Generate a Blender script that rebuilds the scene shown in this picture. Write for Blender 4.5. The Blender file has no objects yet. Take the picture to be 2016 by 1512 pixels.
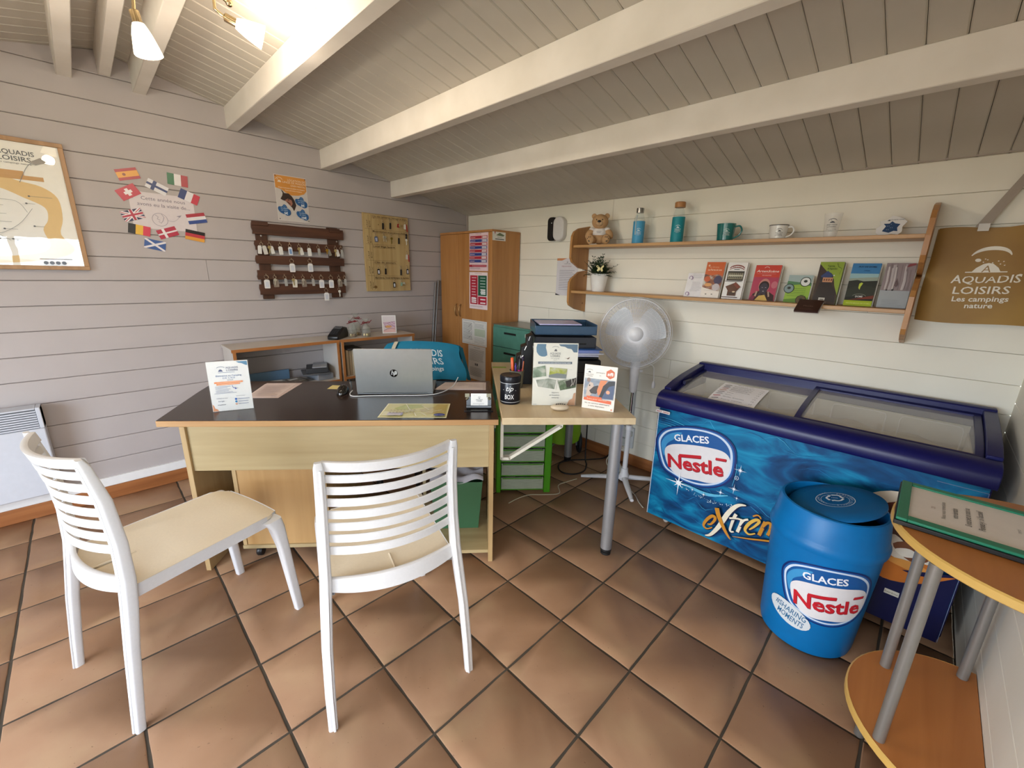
import bpy, bmesh, math, random
from mathutils import Vector, Matrix, noise
random.seed(7)
SC = bpy.context.scene
COL = SC.collection
# ---------------------------------------------------------------- camera
cam_d = bpy.data.cameras.new('camera')
cam = bpy.data.objects.new('camera', cam_d)
COL.objects.link(cam)
_y, _p, _r = math.radians(44.549), math.radians(15.0185), math.radians(1.3617)
_f = Vector((math.cos(_y)*math.cos(_p), math.sin(_y)*math.cos(_p), -math.sin(_p)))
_rt = Vector((math.sin(_y), -math.cos(_y), 0)); _up = _rt.cross(_f)
_r2 = _rt*math.cos(_r)+_up*math.sin(_r); _u2 = -_rt*math.sin(_r)+_up*math.cos(_r)
cam.matrix_world = Matrix(((_r2.x, _u2.x, -_f.x, -0.5475), (_r2.y, _u2.y, -_f.y, -0.8452), (_r2.z, _u2.z, -_f.z, 1.4096), (0, 0, 0, 1)))
cam_d.sensor_width = 36; cam_d.lens = 36*820.84/2016
cam_d.clip_start = 0.02
SC.camera = cam
# ---------------------------------------------------------------- view, world, lights
SC.view_settings.view_transform = 'Standard'; SC.view_settings.look = 'None'
SC.view_settings.gamma = 1; SC.view_settings.use_curve_mapping = False
SC.view_settings.exposure = 0.46
SC.cycles.use_denoising = True
SC.cycles.max_bounces = 7; SC.cycles.diffuse_bounces = 4; SC.cycles.glossy_bounces = 3
SC.cycles.transmission_bounces = 6; SC.cycles.transparent_max_bounces = 8
SC.cycles.caustics_reflective = False; SC.cycles.caustics_refractive = False
SC.cycles.sample_clamp_indirect = 4
W = bpy.data.worlds.new('sky'); SC.world = W; W.use_nodes = True
SKY_STRENGTH = 14.0
def _world():
    n = W.node_tree.nodes; l = W.node_tree.links; n.clear()
    out = n.new('ShaderNodeOutputWorld'); bg = n.new('ShaderNodeBackground')
    tc = n.new('ShaderNodeTexCoord'); sep = n.new('ShaderNodeSeparateXYZ')
    l.new(tc.outputs['Generated'], sep.inputs[0])
    r = n.new('ShaderNodeValToRGB'); e = r.color_ramp.elements
    e[0].position = 0.46; e[0].color = (.16, .15, .12, 1)
    e[1].position = 0.52; e[1].color = (.62, .74, .88, 1)
    x = e.new(1.0); x.color = (.30, .48, .80, 1)
    mp = n.new('ShaderNodeMapRange'); mp.inputs[1].default_value = -1; mp.inputs[2].default_value = 1
    l.new(sep.outputs[2], mp.inputs[0]); l.new(mp.outputs[0], r.inputs[0])
    nz = n.new('ShaderNodeTexNoise'); nz.inputs['Scale'].default_value = 3; nz.inputs['Detail'].default_value = 4
    l.new(tc.outputs['Generated'], nz.inputs['Vector'])
    r2 = n.new('ShaderNodeValToRGB'); r2.color_ramp.elements[0].position = .42; r2.color_ramp.elements[1].position = .62
    l.new(nz.outputs[0], r2.inputs[0])
    gt = n.new('ShaderNodeMath'); gt.operation = 'GREATER_THAN'; gt.inputs[1].default_value = 0
    l.new(sep.outputs[2], gt.inputs[0])
    mu = n.new('ShaderNodeMath'); mu.operation = 'MULTIPLY'
    l.new(gt.outputs[0], mu.inputs[0]); l.new(r2.outputs[0], mu.inputs[1])
    mx = n.new('ShaderNodeMix'); mx.data_type = 'RGBA'
    l.new(mu.outputs[0], mx.inputs['Factor']); l.new(r.outputs[0], mx.inputs['A']); mx.inputs['B'].default_value = (1, 1, 1, 1)
    l.new(mx.outputs['Result'], bg.inputs[0]); bg.inputs[1].default_value = SKY_STRENGTH
    l.new(bg.outputs[0], out.inputs[0])
_world()
def portal(name, loc, sx, sy, mat):
    d = bpy.data.lights.new(name, 'AREA'); d.shape = 'RECTANGLE'; d.size = sx; d.size_y = sy
    o = bpy.data.objects.new(name, d); COL.objects.link(o)
    d.cycles.is_portal = True
    o.matrix_world = Matrix.Translation(loc) @ mat
# opening behind the camera (wall_back) and window in wall_side
WB0, WB1, WBZ0, WBZ1 = -1.55, -0.40, 0.9115, 1.7065
WS0, WS1, WSZ0, WSZ1 = -1.0, 1.25, 0.249, 1.839
portal('portal_back', ((WB0+WB1)/2, -1.30, (WBZ0+WBZ1)/2), WB1-WB0, WBZ1-WBZ0, Matrix.Rotation(math.radians(90), 4, 'X'))
portal('portal_side', (-2.90, (WS0+WS1)/2, (WSZ0+WSZ1)/2), WSZ1-WSZ0, WS1-WS0, Matrix.Rotation(math.radians(-90), 4, 'Y'))
LAMP_W = 6.5
# ---------------------------------------------------------------- materials
def lin(h):
    if isinstance(h, str):
        h = h.lstrip('#'); c = [int(h[i:i+2], 16)/255 for i in (0, 2, 4)]
    else: c = h
    return tuple((x/12.92 if x <= .04045 else ((x+.055)/1.055)**2.4) for x in c)+(1,)
MATS = {}
def mat(c, r=.5, m=0, kind='plain', c2=None, axis=0, sc=1.0, bump=0, spec=.5, em=0, tr=0, coat=0, alpha=1):
    key = (c, r, m, kind, c2, axis, sc, bump, spec, em, tr, coat, alpha)
    if key in MATS: return MATS[key]
    M_ = bpy.data.materials.new(kind+'_'+str(c).lstrip('#')); M_.use_nodes = True
    n = M_.node_tree.nodes; l = M_.node_tree.links; b = n['Principled BSDF']
    b.inputs['Base Color'].default_value = lin(c); b.inputs['Roughness'].default_value = r
    b.inputs['Metallic'].default_value = m; b.inputs['Specular IOR Level'].default_value = spec
    b.inputs['Coat Weight'].default_value = coat; b.inputs['Alpha'].default_value = alpha
    if tr: b.inputs['Transmission Weight'].default_value = tr
    if em: b.inputs['Emission Color'].default_value = lin(c); b.inputs['Emission Strength'].default_value = em
    tc = n.new('ShaderNodeTexCoord')
    def nz(scale, detail=3, vec=None):
        x = n.new('ShaderNodeTexNoise'); x.inputs['Scale'].default_value = scale; x.inputs['Detail'].default_value = detail
        l.new(vec or tc.outputs['Object'], x.inputs['Vector']); return x
    def ramp(fac, stops):
        x = n.new('ShaderNodeValToRGB'); e = x.color_ramp.elements
        for i, (p, cc) in enumerate(stops):
            if i < 2: el = e[i]; el.position = p
            else: el = e.new(p)
            el.color = lin(cc) if not isinstance(cc, tuple) or len(cc) == 3 else cc
        l.new(fac, x.inputs[0]); return x
    if kind == 'wood':
        mp = n.new('ShaderNodeMapping'); s = [26*sc]*3; s[axis % 10] = 1.6*sc; mp.inputs['Scale'].default_value = s
        vr = n.new('ShaderNodeVectorRotate'); vr.rotation_type = 'Z_AXIS'; vr.inputs['Angle'].default_value = .7105 if axis >= 10 else 0
        l.new(tc.outputs['Object'], vr.inputs['Vector']); l.new(vr.outputs[0], mp.inputs[0])
        a = nz(1.0, 4, mp.outputs[0]); a.inputs['Distortion'].default_value = .6
        x = ramp(a.outputs[0], [(.32, c2), (.66, c)]); l.new(x.outputs[0], b.inputs['Base Color'])
        bp = n.new('ShaderNodeBump'); bp.inputs['Strength'].default_value = bump or .05; bp.inputs['Distance'].default_value = .002
        l.new(a.outputs[0], bp.inputs['Height']); l.new(bp.outputs[0], b.inputs['Normal'])
    elif kind == 'mottle':
        a = nz(6*sc, 5); x = ramp(a.outputs[0], [(.3, c2), (.7, c)]); l.new(x.outputs[0], b.inputs['Base Color'])
        if bump:
            a2 = nz(60*sc, 4); bp = n.new('ShaderNodeBump'); bp.inputs['Strength'].default_value = bump; bp.inputs['Distance'].default_value = .003
            l.new(a2.outputs[0], bp.inputs['Height']); l.new(bp.outputs[0], b.inputs['Normal'])
    elif kind == 'tile':
        oi = n.new('ShaderNodeObjectInfo')
        ad = n.new('ShaderNodeVectorMath'); ad.operation = 'ADD'; l.new(tc.outputs['Object'], ad.inputs[0]); l.new(oi.outputs['Location'], ad.inputs[1])
        a = nz(5, 6, ad.outputs[0]); x = ramp(a.outputs[0], [(.28, c2), (.5, c), (.75, '#9f8060')])
        hsv = n.new('ShaderNodeHueSaturation'); l.new(x.outputs[0], hsv.inputs['Color'])
        mr = n.new('ShaderNodeMapRange'); mr.inputs[3].default_value = .90; mr.inputs[4].default_value = 1.08
        l.new(oi.outputs['Random'], mr.inputs[0]); l.new(mr.outputs[0], hsv.inputs['Value'])
        sp = nz(90, 2, ad.outputs[0]); rs = ramp(sp.outputs[0], [(.70, (1., 1., 1.)), (.78, (.55, .5, .45))])
        mx = n.new('ShaderNodeMix'); mx.data_type = 'RGBA'; mx.blend_type = 'MULTIPLY'; mx.inputs['Factor'].default_value = .6
        l.new(hsv.outputs[0], mx.inputs['A']); l.new(rs.outputs[0], mx.inputs['B']); l.new(mx.outputs['Result'], b.inputs['Base Color'])
        a2 = nz(14, 5, ad.outputs[0]); bp = n.new('ShaderNodeBump'); bp.inputs['Strength'].default_value = .3; bp.inputs['Distance'].default_value = .0025
        l.new(a2.outputs[0], bp.inputs['Height']); l.new(bp.outputs[0], b.inputs['Normal'])
        rr = n.new('ShaderNodeMapRange'); rr.inputs[3].default_value = r-.1; rr.inputs[4].default_value = r+.15
        l.new(a.outputs[0], rr.inputs[0]); l.new(rr.outputs[0], b.inputs['Roughness'])
    elif kind == 'water':
        mp = n.new('ShaderNodeMapping'); mp.inputs['Scale'].default_value = (1, 2.2, 5.5); mp.inputs['Rotation'].default_value = (.25, 0, 0)
        l.new(tc.outputs['Object'], mp.inputs[0])
        a = nz(1.6, 4, mp.outputs[0]); a.inputs['Distortion'].default_value = 1.4
        x = ramp(a.outputs[0], [(.28, '#03254c'), (.45, '#054a7c'), (.6, '#077aa8'), (.78, '#24a3c8')])
        l.new(x.outputs[0], b.inputs['Base Color'])
    elif kind == 'photo':   # a small printed landscape / picture: blotches of a few colours
        a = nz(18*sc, 4); a.inputs['Distortion'].default_value = .8
        x = ramp(a.outputs[0], [(.30, c2), (.50, c), (.68, '#c9c8bd')]); l.new(x.outputs[0], b.inputs['Base Color'])
    else:
        a = nz(40*sc, 3)
        cl = lin(c); x = ramp(a.outputs[0], [(.25, tuple(v*.95 for v in cl[:3])+(1,)), (.75, cl)])
        if not em: l.new(x.outputs[0], b.inputs['Base Color'])
        if bump:
            bp = n.new('ShaderNodeBump'); bp.inputs['Strength'].default_value = bump; bp.inputs['Distance'].default_value = .002
            a.inputs['Scale'].default_value = 120*sc
            l.new(a.outputs[0], bp.inputs['Height']); l.new(bp.outputs[0], b.inputs['Normal'])
    MATS[key] = M_
    return M_
def clear_glass(name, tint='#ffffff', alpha=.15, rough=.03):
    if name in MATS: return MATS[name]
    M_ = bpy.data.materials.new(name); M_.use_nodes = True; n = M_.node_tree.nodes; l = M_.node_tree.links; n.clear()
    o = n.new('ShaderNodeOutputMaterial'); t = n.new('ShaderNodeBsdfTransparent'); g = n.new('ShaderNodeBsdfGlossy'); d = n.new('ShaderNodeBsdfDiffuse')
    t.inputs[0].default_value = lin(tint); g.inputs['Roughness'].default_value = rough; d.inputs[0].default_value = lin(tint)
    f0 = n.new('ShaderNodeFresnel'); f0.inputs[0].default_value = 1.45; ge = n.new('ShaderNodeNewGeometry')
    f1 = n.new('ShaderNodeMath'); f1.operation = 'SUBTRACT'; f1.inputs[0].default_value = 1; l.new(ge.outputs['Backfacing'], f1.inputs[1])
    f = n.new('ShaderNodeMath'); f.operation = 'MULTIPLY'; l.new(f0.outputs[0], f.inputs[0]); l.new(f1.outputs[0], f.inputs[1])
    m1 = n.new('ShaderNodeMixShader'); m2 = n.new('ShaderNodeMixShader')
    nz = n.new('ShaderNodeTexNoise'); nz.inputs['Scale'].default_value = 9
    mr = n.new('ShaderNodeMapRange'); mr.inputs[3].default_value = alpha*.8; mr.inputs[4].default_value = alpha*1.2
    l.new(nz.outputs[0], mr.inputs[0]); l.new(mr.outputs[0], m1.inputs[0])
    l.new(t.outputs[0], m1.inputs[1]); l.new(d.outputs[0], m1.inputs[2])
    l.new(f.outputs[0], m2.inputs[0]); l.new(m1.outputs[0], m2.inputs[1]); l.new(g.outputs[0], m2.inputs[2]); l.new(m2.outputs[0], o.inputs[0])
    MATS[name] = M_; return M_
# ---------------------------------------------------------------- mesh builder
ORG = {}
def rotz(a, o=(0, 0, 0)): return Matrix.Translation(o) @ Matrix.Rotation(a, 4, 'Z')
def frame(o, x, y, z=None):
    x = Vector(x).normalized(); y = Vector(y).normalized(); z = Vector(z).normalized() if z else x.cross(y)
    return Matrix(((x.x, y.x, z.x, o[0]), (x.y, y.y, z.y, o[1]), (x.z, y.z, z.z, o[2]), (0, 0, 0, 1)))
def smooth_path(pts, n=6):
    P = [Vector(p) for p in pts]; out = []
    for i in range(len(P)-1):
        p0 = P[max(i-1, 0)]; p1 = P[i]; p2 = P[i+1]; p3 = P[min(i+2, len(P)-1)]
        for k in range(n):
            t = k/n
            out.append(.5*((2*p1)+(p2-p0)*t+(2*p0-5*p1+4*p2-p3)*t*t+(3*p1-p0-3*p2+p3)*t**3))
    out.append(P[-1]); return out
class MB:
    def __init__(s, T=None): s.v = []; s.f = []; s.m = []; s.mats = []; s.T = T
    def add(s, vs, fs, mt):
        if mt not in s.mats: s.mats.append(mt)
        k = s.mats.index(mt); b = len(s.v)
        for v in vs:
            v = Vector(v); s.v.append(tuple(s.T @ v) if s.T else tuple(v))
        for f in fs: s.f.append(tuple(i+b for i in f)); s.m.append(k)
        return s
    def box(s, a, b, mt, T=None):
        x0, y0, z0 = a; x1, y1, z1 = b
        vs = [Vector(p) for p in ((x0, y0, z0), (x1, y0, z0), (x1, y1, z0), (x0, y1, z0), (x0, y0, z1), (x1, y0, z1), (x1, y1, z1), (x0, y1, z1))]
        if T: vs = [T @ v for v in vs]
        return s.add(vs, [(0, 3, 2, 1), (4, 5, 6, 7), (0, 1, 5, 4), (1, 2, 6, 5), (2, 3, 7, 6), (3, 0, 4, 7)], mt)
    def prism(s, poly, h0, h1, mt, T=None):          # polygon in local xy, extruded along z
        n = len(poly); a = 0
        for i in range(n): a += poly[i][0]*poly[(i+1) % n][1]-poly[(i+1) % n][0]*poly[i][1]
        if a < 0: poly = poly[::-1]
        vs = [Vector((p[0], p[1], h0)) for p in poly]+[Vector((p[0], p[1], h1)) for p in poly]
        if T: vs = [T @ v for v in vs]
        return s.add(vs, [tuple(range(n))[::-1], tuple(range(n, 2*n))]+[(i, (i+1) % n, n+(i+1) % n, n+i) for i in range(n)], mt)
    def tube(s, pts, r, mt, seg=8, cap=True, closed=False, flat=1.0, up=None):
        P = [Vector(p) for p in pts]; n = len(P); R = r if isinstance(r, (list, tuple)) else [r]*n
        vs = []; prev = None
        for i in range(n):
            if closed: t = (P[(i+1) % n]-P[i-1]).normalized()
            else: t = (P[min(i+1, n-1)]-P[max(i-1, 0)]).normalized()
            if prev is None:
                a = Vector(up) if up else (Vector((0, 0, 1)) if abs(t.z) < .9 else Vector((1, 0, 0)))
            else: a = prev
            a = (a-t*a.dot(t)).normalized(); prev = a; b = t.cross(a)
            for k in range(seg):
                q = 2*math.pi*k/seg; vs.append(P[i]+(a*math.cos(q)*flat+b*math.sin(q))*R[i])
        fs = []
        for i in range(n if closed else n-1):
            j = (i+1) % n
            for k in range(seg): k2 = (k+1) % seg; fs.append((i*seg+k, i*seg+k2, j*seg+k2, j*seg+k))
        if cap and not closed: fs += [tuple(range(seg))[::-1], tuple(range((n-1)*seg, n*seg))]
        return s.add(vs, fs, mt)
    def rod(s, a, b, r, mt, seg=10, r2=None): return s.tube([a, b], [r, r if r2 is None else r2], mt, seg)
    def lathe(s, prof, mt, c=(0, 0, 0), seg=24, T=None, cap=True):  # prof: (radius, z)
        vs = []; n = len(prof)
        for (r, z) in prof:
            for k in range(seg):
                q = 2*math.pi*k/seg; v = Vector((c[0]+r*math.cos(q), c[1]+r*math.sin(q), c[2]+z)); vs.append(T @ v if T else v)
        fs = [(i*seg+k, i*seg+(k+1) % seg, (i+1)*seg+(k+1) % seg, (i+1)*seg+k) for i in range(n-1) for k in range(seg)]
        if cap: fs += [tuple(range(seg))[::-1], tuple(range((n-1)*seg, n*seg))]
        return s.add(vs, fs, mt)
    def ball(s, c, r, mt, seg=16, ring=10, T=None):
        rx, ry, rz = r if isinstance(r, (tuple, list)) else (r, r, r)
        vs = [Vector((0, 0, -rz))]
        for i in range(1, ring):
            a = -math.pi/2+math.pi*i/ring
            for k in range(seg):
                q = 2*math.pi*k/seg; vs.append(Vector((rx*math.cos(a)*math.cos(q), ry*math.cos(a)*math.sin(q), rz*math.sin(a))))
        vs.append(Vector((0, 0, rz))); n = len(vs)
        fs = [(0, 1+(k+1) % seg, 1+k) for k in range(seg)]
        for i in range(ring-2):
            for k in range(seg): fs.append((1+i*seg+k, 1+i*seg+(k+1) % seg, 1+(i+1)*seg+(k+1) % seg, 1+(i+1)*seg+k))
        fs += [(n-1, 1+(ring-2)*seg+k, 1+(ring-2)*seg+(k+1) % seg) for k in range(seg)]
        vs = [(T @ v if T else v)+Vector(c) for v in vs]
        return s.add(vs, fs, mt)
    def grid(s, fn, nu, nv, mt, thick=0, nrm=None):   # fn(u,v)->point, u,v in 0..1
        vs = [Vector(fn(i/nu, j/nv)) for j in range(nv+1) for i in range(nu+1)]
        fs = [(j*(nu+1)+i, j*(nu+1)+i+1, (j+1)*(nu+1)+i+1, (j+1)*(nu+1)+i) for j in range(nv) for i in range(nu)]
        if thick:
            N = Vector(nrm); k = len(vs); vs += [v-N*thick for v in vs]
            fs += [tuple(i+k for i in f[::-1]) for f in fs]
            bd = [i for i in range(nu+1)]+[j*(nu+1)+nu for j in range(1, nv+1)]+[nv*(nu+1)+i for i in range(nu-1, -1, -1)]+[j*(nu+1) for j in range(nv-1, 0, -1)]
            for a, b in zip(bd, bd[1:]+bd[:1]): fs.append((a, a+k, b+k, b))
        return s.add(vs, fs, mt)
    def build(s, name, parent=None, sm=35, bev=0, seg=2, org=None, sub=0, **props):
        me = bpy.data.meshes.new(name)
        if parent is not None: o0 = ORG[parent.name]
        elif org is not None: o0 = Vector(org)
        else:
            xs = [v[0] for v in s.v]; ys = [v[1] for v in s.v]; zs = [v[2] for v in s.v]
            o0 = Vector(((min(xs)+max(xs))/2, (min(ys)+max(ys))/2, min(zs)))
        me.from_pydata([(v[0]-o0.x, v[1]-o0.y, v[2]-o0.z) for v in s.v], [], s.f)
        for mt in s.mats: me.materials.append(mt)
        me.polygons.foreach_set('material_index', s.m)
        if sm:
            me.shade_smooth(); me.set_sharp_from_angle(angle=math.radians(sm))
        me.update()
        ob = bpy.data.objects.new(name, me); COL.objects.link(ob); ORG[ob.name] = o0
        if parent is not None: ob.parent = parent
        else: ob.location = o0
        if bev:
            md = ob.modifiers.new('edge', 'BEVEL'); md.width = bev; md.segments = seg; md.limit_method = 'ANGLE'; md.angle_limit = math.radians(40)
            md.harden_normals = False
        if sub:
            md = ob.modifiers.new('sub', 'SUBSURF'); md.levels = sub; md.render_levels = sub
        for k, v in props.items(): ob[k] = v
        return ob
def thing(name, label, cat, loc, group=None):
    o = bpy.data.objects.new(name, None); COL.objects.link(o); o.location = loc; o.empty_display_size = .05
    ORG[o.name] = Vector(loc); o['label'] = label; o['category'] = cat
    if group: o['group'] = group
    return o
def tag(o, label, cat, group=None):
    o['label'] = label; o['category'] = cat
    if group: o['group'] = group
    return o
def kids(o): return [c for c in bpy.data.objects if c.parent == o]
def dup(o, loc, label=None, rz=None, children=None):
    r = o.copy(); COL.objects.link(r); r.location = loc
    if rz is not None: r.rotation_euler = (0, 0, rz)
    if label: r['label'] = label
    for c in (children if children is not None else kids(o)):
        d = c.copy(); COL.objects.link(d); d.parent = r
        for g in kids(c):
            e = g.copy(); COL.objects.link(e); e.parent = d
    return r
# ---------------------------------------------------------------- print on surfaces
_TX = {}
def text_tris(t, bold=0):
    k = (t, bold)
    if k in _TX: return _TX[k]
    c = bpy.data.curves.new('t', 'FONT'); c.body = t; c.size = 1; c.resolution_u = 2; c.offset = bold
    ob = bpy.data.objects.new('t', c); COL.objects.link(ob)
    me = ob.to_mesh(); vs = [(v.co.x, v.co.y) for v in me.vertices]; fs = [tuple(p.vertices) for p in me.polygons]
    ob.to_mesh_clear(); bpy.data.objects.remove(ob); bpy.data.curves.remove(c)
    w = (min([v[0] for v in vs] or [0]), max([v[0] for v in vs] or [0]))
    _TX[k] = (vs, fs, w); return _TX[k]
def plane(O, U, V):
    O = Vector(O); U = Vector(U).normalized(); V = Vector(V).normalized(); N = U.cross(V)
    return lambda u, v, h=0: O+U*u+V*v+N*h
class Print:
    def __init__(s, f, h0=.0006, dh=.00025, r=.45): s.f = f; s.h0 = h0; s.dh = dh; s.k = 0; s.mb = MB(); s.r = r; s.cut = 0
    def _m(s, c): return c if not isinstance(c, str) else mat(c, s.r)
    def poly(s, pts, c):
        h = s.h0+s.dh*s.k; s.k += 1; n = len(pts)
        a = sum(pts[i][0]*pts[(i+1) % n][1]-pts[(i+1) % n][0]*pts[i][1] for i in range(n))
        if a < 0: pts = pts[::-1]
        if s.cut:
            bm = bmesh.new(); bm.faces.new([bm.verts.new((p[0], p[1], 0)) for p in pts]); x0 = min(p[0] for p in pts); x1 = max(p[0] for p in pts)
            x = x0+s.cut
            while x < x1:
                bmesh.ops.bisect_plane(bm, geom=bm.verts[:]+bm.edges[:]+bm.faces[:], plane_co=(x, 0, 0), plane_no=(1, 0, 0)); x += s.cut
            bm.verts.ensure_lookup_table(); bm.verts.index_update()
            s.mb.add([s.f(v.co.x, v.co.y, h) for v in bm.verts], [tuple(v.index for v in f.verts) for f in bm.faces], s._m(c)); bm.free()
        else: s.mb.add([s.f(p[0], p[1], h) for p in pts], [tuple(range(n))], s._m(c))
        return s
    def rect(s, x0, y0, x1, y1, c): return s.poly([(x0, y0), (x1, y0), (x1, y1), (x0, y1)], c)
    def ell(s, cx, cy, rx, ry, c, n=20, a0=0, a1=360):
        pts = [(cx+rx*math.cos(math.radians(a0+(a1-a0)*i/n)), cy+ry*math.sin(math.radians(a0+(a1-a0)*i/n))) for i in range(n+(a1-a0 != 360))]
        return s.poly(pts, c)
    def line(s, pts, w, c, closed=False):
        h = s.h0+s.dh*s.k; s.k += 1; n = len(pts); vs = []
        for i in range(n):
            if closed: a = Vector(pts[i-1]); b = Vector(pts[(i+1) % n])
            else: a = Vector(pts[max(i-1, 0)]); b = Vector(pts[min(i+1, n-1)])
            d = (b-a).normalized(); nn = Vector((-d.y, d.x)); ww = w(i/(n-1)) if callable(w) else w
            p = Vector(pts[i]); vs += [p+nn*ww/2, p-nn*ww/2]
        fs = []
        for i in range(n if closed else n-1):
            j = (i+1) % n; fs.append((2*i, 2*i+1, 2*j+1, 2*j))
        s.mb.add([s.f(v.x, v.y, h) for v in vs], fs, s._m(c)); return s
    def arc(s, cx, cy, rx, ry, a0, a1, w, c, n=16):
        return s.line([(cx+rx*math.cos(math.radians(a0+(a1-a0)*i/n)), cy+ry*math.sin(math.radians(a0+(a1-a0)*i/n))) for i in range(n+1)], w, c)
    def text(s, t, x, y, size, c, al='c', bold=0, sh=0, w=None, ang=0, sx=1):
        vs, fs, (a, b) = text_tris(t, bold)
        if w: sx = w/max(1e-6, (b-a)*size)
        off = {'c': -(a+b)/2, 'l': -a, 'r': -b}[al]
        h = s.h0+s.dh*s.k; s.k += 1; ca, sa = math.cos(math.radians(ang)), math.sin(math.radians(ang)); out = []
        for (vx, vy) in vs:
            px = (vx+off+sh*vy)*size*sx; py = vy*size; out.append(s.f(x+px*ca-py*sa, y+px*sa+py*ca, h))
        s.mb.add(out, fs, s._m(c)); return s
    def lines(s, x0, x1, y, dy, n, c, w=.0012, jag=.3):    # illegible body text
        for i in range(n):
            xe = x1-(x1-x0)*jag*random.random(); s.rect(x0, y-i*dy, xe, y-i*dy+w, c)
        return s
    def build(s, name, parent): return s.mb.build(name, parent, sm=0)
def logo(P, cx, cy, s_, c, text=True, tc=None):   # camp logo: arch, moon, tent; cy = base of tent, s_ = width of the arch
    P.arc(cx, cy+.12*s_, .5*s_, .42*s_, 20, 160, lambda t: s_*(.015+.07*math.sin(math.pi*t)), c)
    P.poly([(cx-.27*s_, cy), (cx-.2*s_, cy+.12*s_), (cx-.08*s_, cy+.22*s_), (cx, cy+.25*s_), (cx+.08*s_, cy+.22*s_), (cx+.2*s_, cy+.12*s_), (cx+.27*s_, cy)], c)
    P.rect(cx-.36*s_, cy-.012*s_, cx+.36*s_, cy+.008*s_, c)
    P.ell(cx-.13*s_, cy+.36*s_, .05*s_, .05*s_, c, 10)
    if text:
        P.text('AQUADIS', cx, cy-.34*s_, .26*s_, tc or c, bold=.008, w=1.15*s_)
        P.text('LOISIRS', cx, cy-.62*s_, .26*s_, tc or c, bold=.008, w=1.0*s_)
def sheet(name, label, cat, f, w, h, c='#f2f0ec', th=.0004, group=None, parent=None, rough=.5, nu=1, nv=1, rim=0):
    mb = MB(); n0 = f(0, 0, 1)-f(0, 0, 0)
    mb.grid(lambda u, v: f(u*w, v*h, th), nu, nv, mat(c, rough), thick=th, nrm=n0) if True else None
    o = mb.build(name, parent, sm=35)
    if label: tag(o, label, cat, group)
    return o
def clip(poly, fn):   # keep fn(p) >= 0
    out = []
    for i in range(len(poly)):
        a, b = poly[i], poly[(i+1) % len(poly)]; fa, fb = fn(a), fn(b)
        if fa >= 0: out.append(a)
        if (fa >= 0) != (fb >= 0):
            t = fa/(fa-fb); out.append((a[0]+(b[0]-a[0])*t, a[1]+(b[1]-a[1])*t))
    return out
# ================================================================ ROOM
X0, X1, Y0, Y1 = -2.78, 2.208, -1.18, 2.528  # coordinates from here on: image pixels cast through the fitted camera, computed offline
RX, RZ, SL = -0.285, 2.488, 0.2263
def roof(x): return RZ-SL*abs(x-RX)
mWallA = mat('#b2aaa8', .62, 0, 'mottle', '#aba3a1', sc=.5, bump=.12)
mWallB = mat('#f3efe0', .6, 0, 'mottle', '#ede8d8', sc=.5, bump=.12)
mCeil = mat('#c8c2b8', .6, 0, 'mottle', '#beb8ad', sc=.6, bump=.1)
mBeam = mat('#f2ede6', .55, 0, 'mottle', '#e2dcd2', sc=.6, bump=.15)
mDark = mat('#54504b', .9)
PT = .012
def wall_slab(name, a, b, mt):
    o = MB().box(a, b, mt).build(name, kind='structure'); return o
wall_left = MB().prism([(X0, 0), (X1, 0), (X1, roof(X1)), (RX, roof(RX)), (X0, roof(X0))], 0, .1, mDark, frame((0, Y1+PT+.1, 0), (1, 0, 0), (0, 0, 1))).build('wall_left', kind='structure')
wall_right = MB().box((X1+PT, Y0, 0), (X1+PT+.1, Y1, roof(X1)), mDark).build('wall_right', kind='structure')
def plank_mesh(poly, axis, sign, at, mt, G=.0012, C=.0030):
    # poly in (u,z); sign = direction from face into the wall
    z0 = min(p[1] for p in poly); z1 = max(p[1] for p in poly)
    def ins(p, d):
        u, z = p
        if abs(z-z0) < 1e-5: z += d
        elif abs(z-z1) < 1e-5: z -= d
        return (u, z)
    front = [ins(p, G+C) for p in poly]; mid = [ins(p, G) for p in poly]; n = len(poly); mb = MB()
    def P3(p, d): return (p[0], at+sign*d, p[1]) if axis == 1 else (at+sign*d, p[0], p[1])
    vs = [P3(p, 0) for p in front]+[P3(p, C) for p in mid]+[P3(p, PT) for p in mid]
    a = sum(poly[i][0]*poly[(i+1) % n][1]-poly[(i+1) % n][0]*poly[i][1] for i in range(n))
    fs = [tuple(range(n))]+[(k*n+i, k*n+n+i, k*n+n+(i+1) % n, k*n+(i+1) % n) for k in (0, 1) for i in range(n)]+[tuple(range(2*n, 3*n))[::-1]]
    flip = (a > 0) ^ ((axis == 1 and sign > 0) or (axis == 0 and sign < 0))
    if flip: fs = [f[::-1] for f in fs]
    mb.add(vs, fs, mt); return mb
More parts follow.
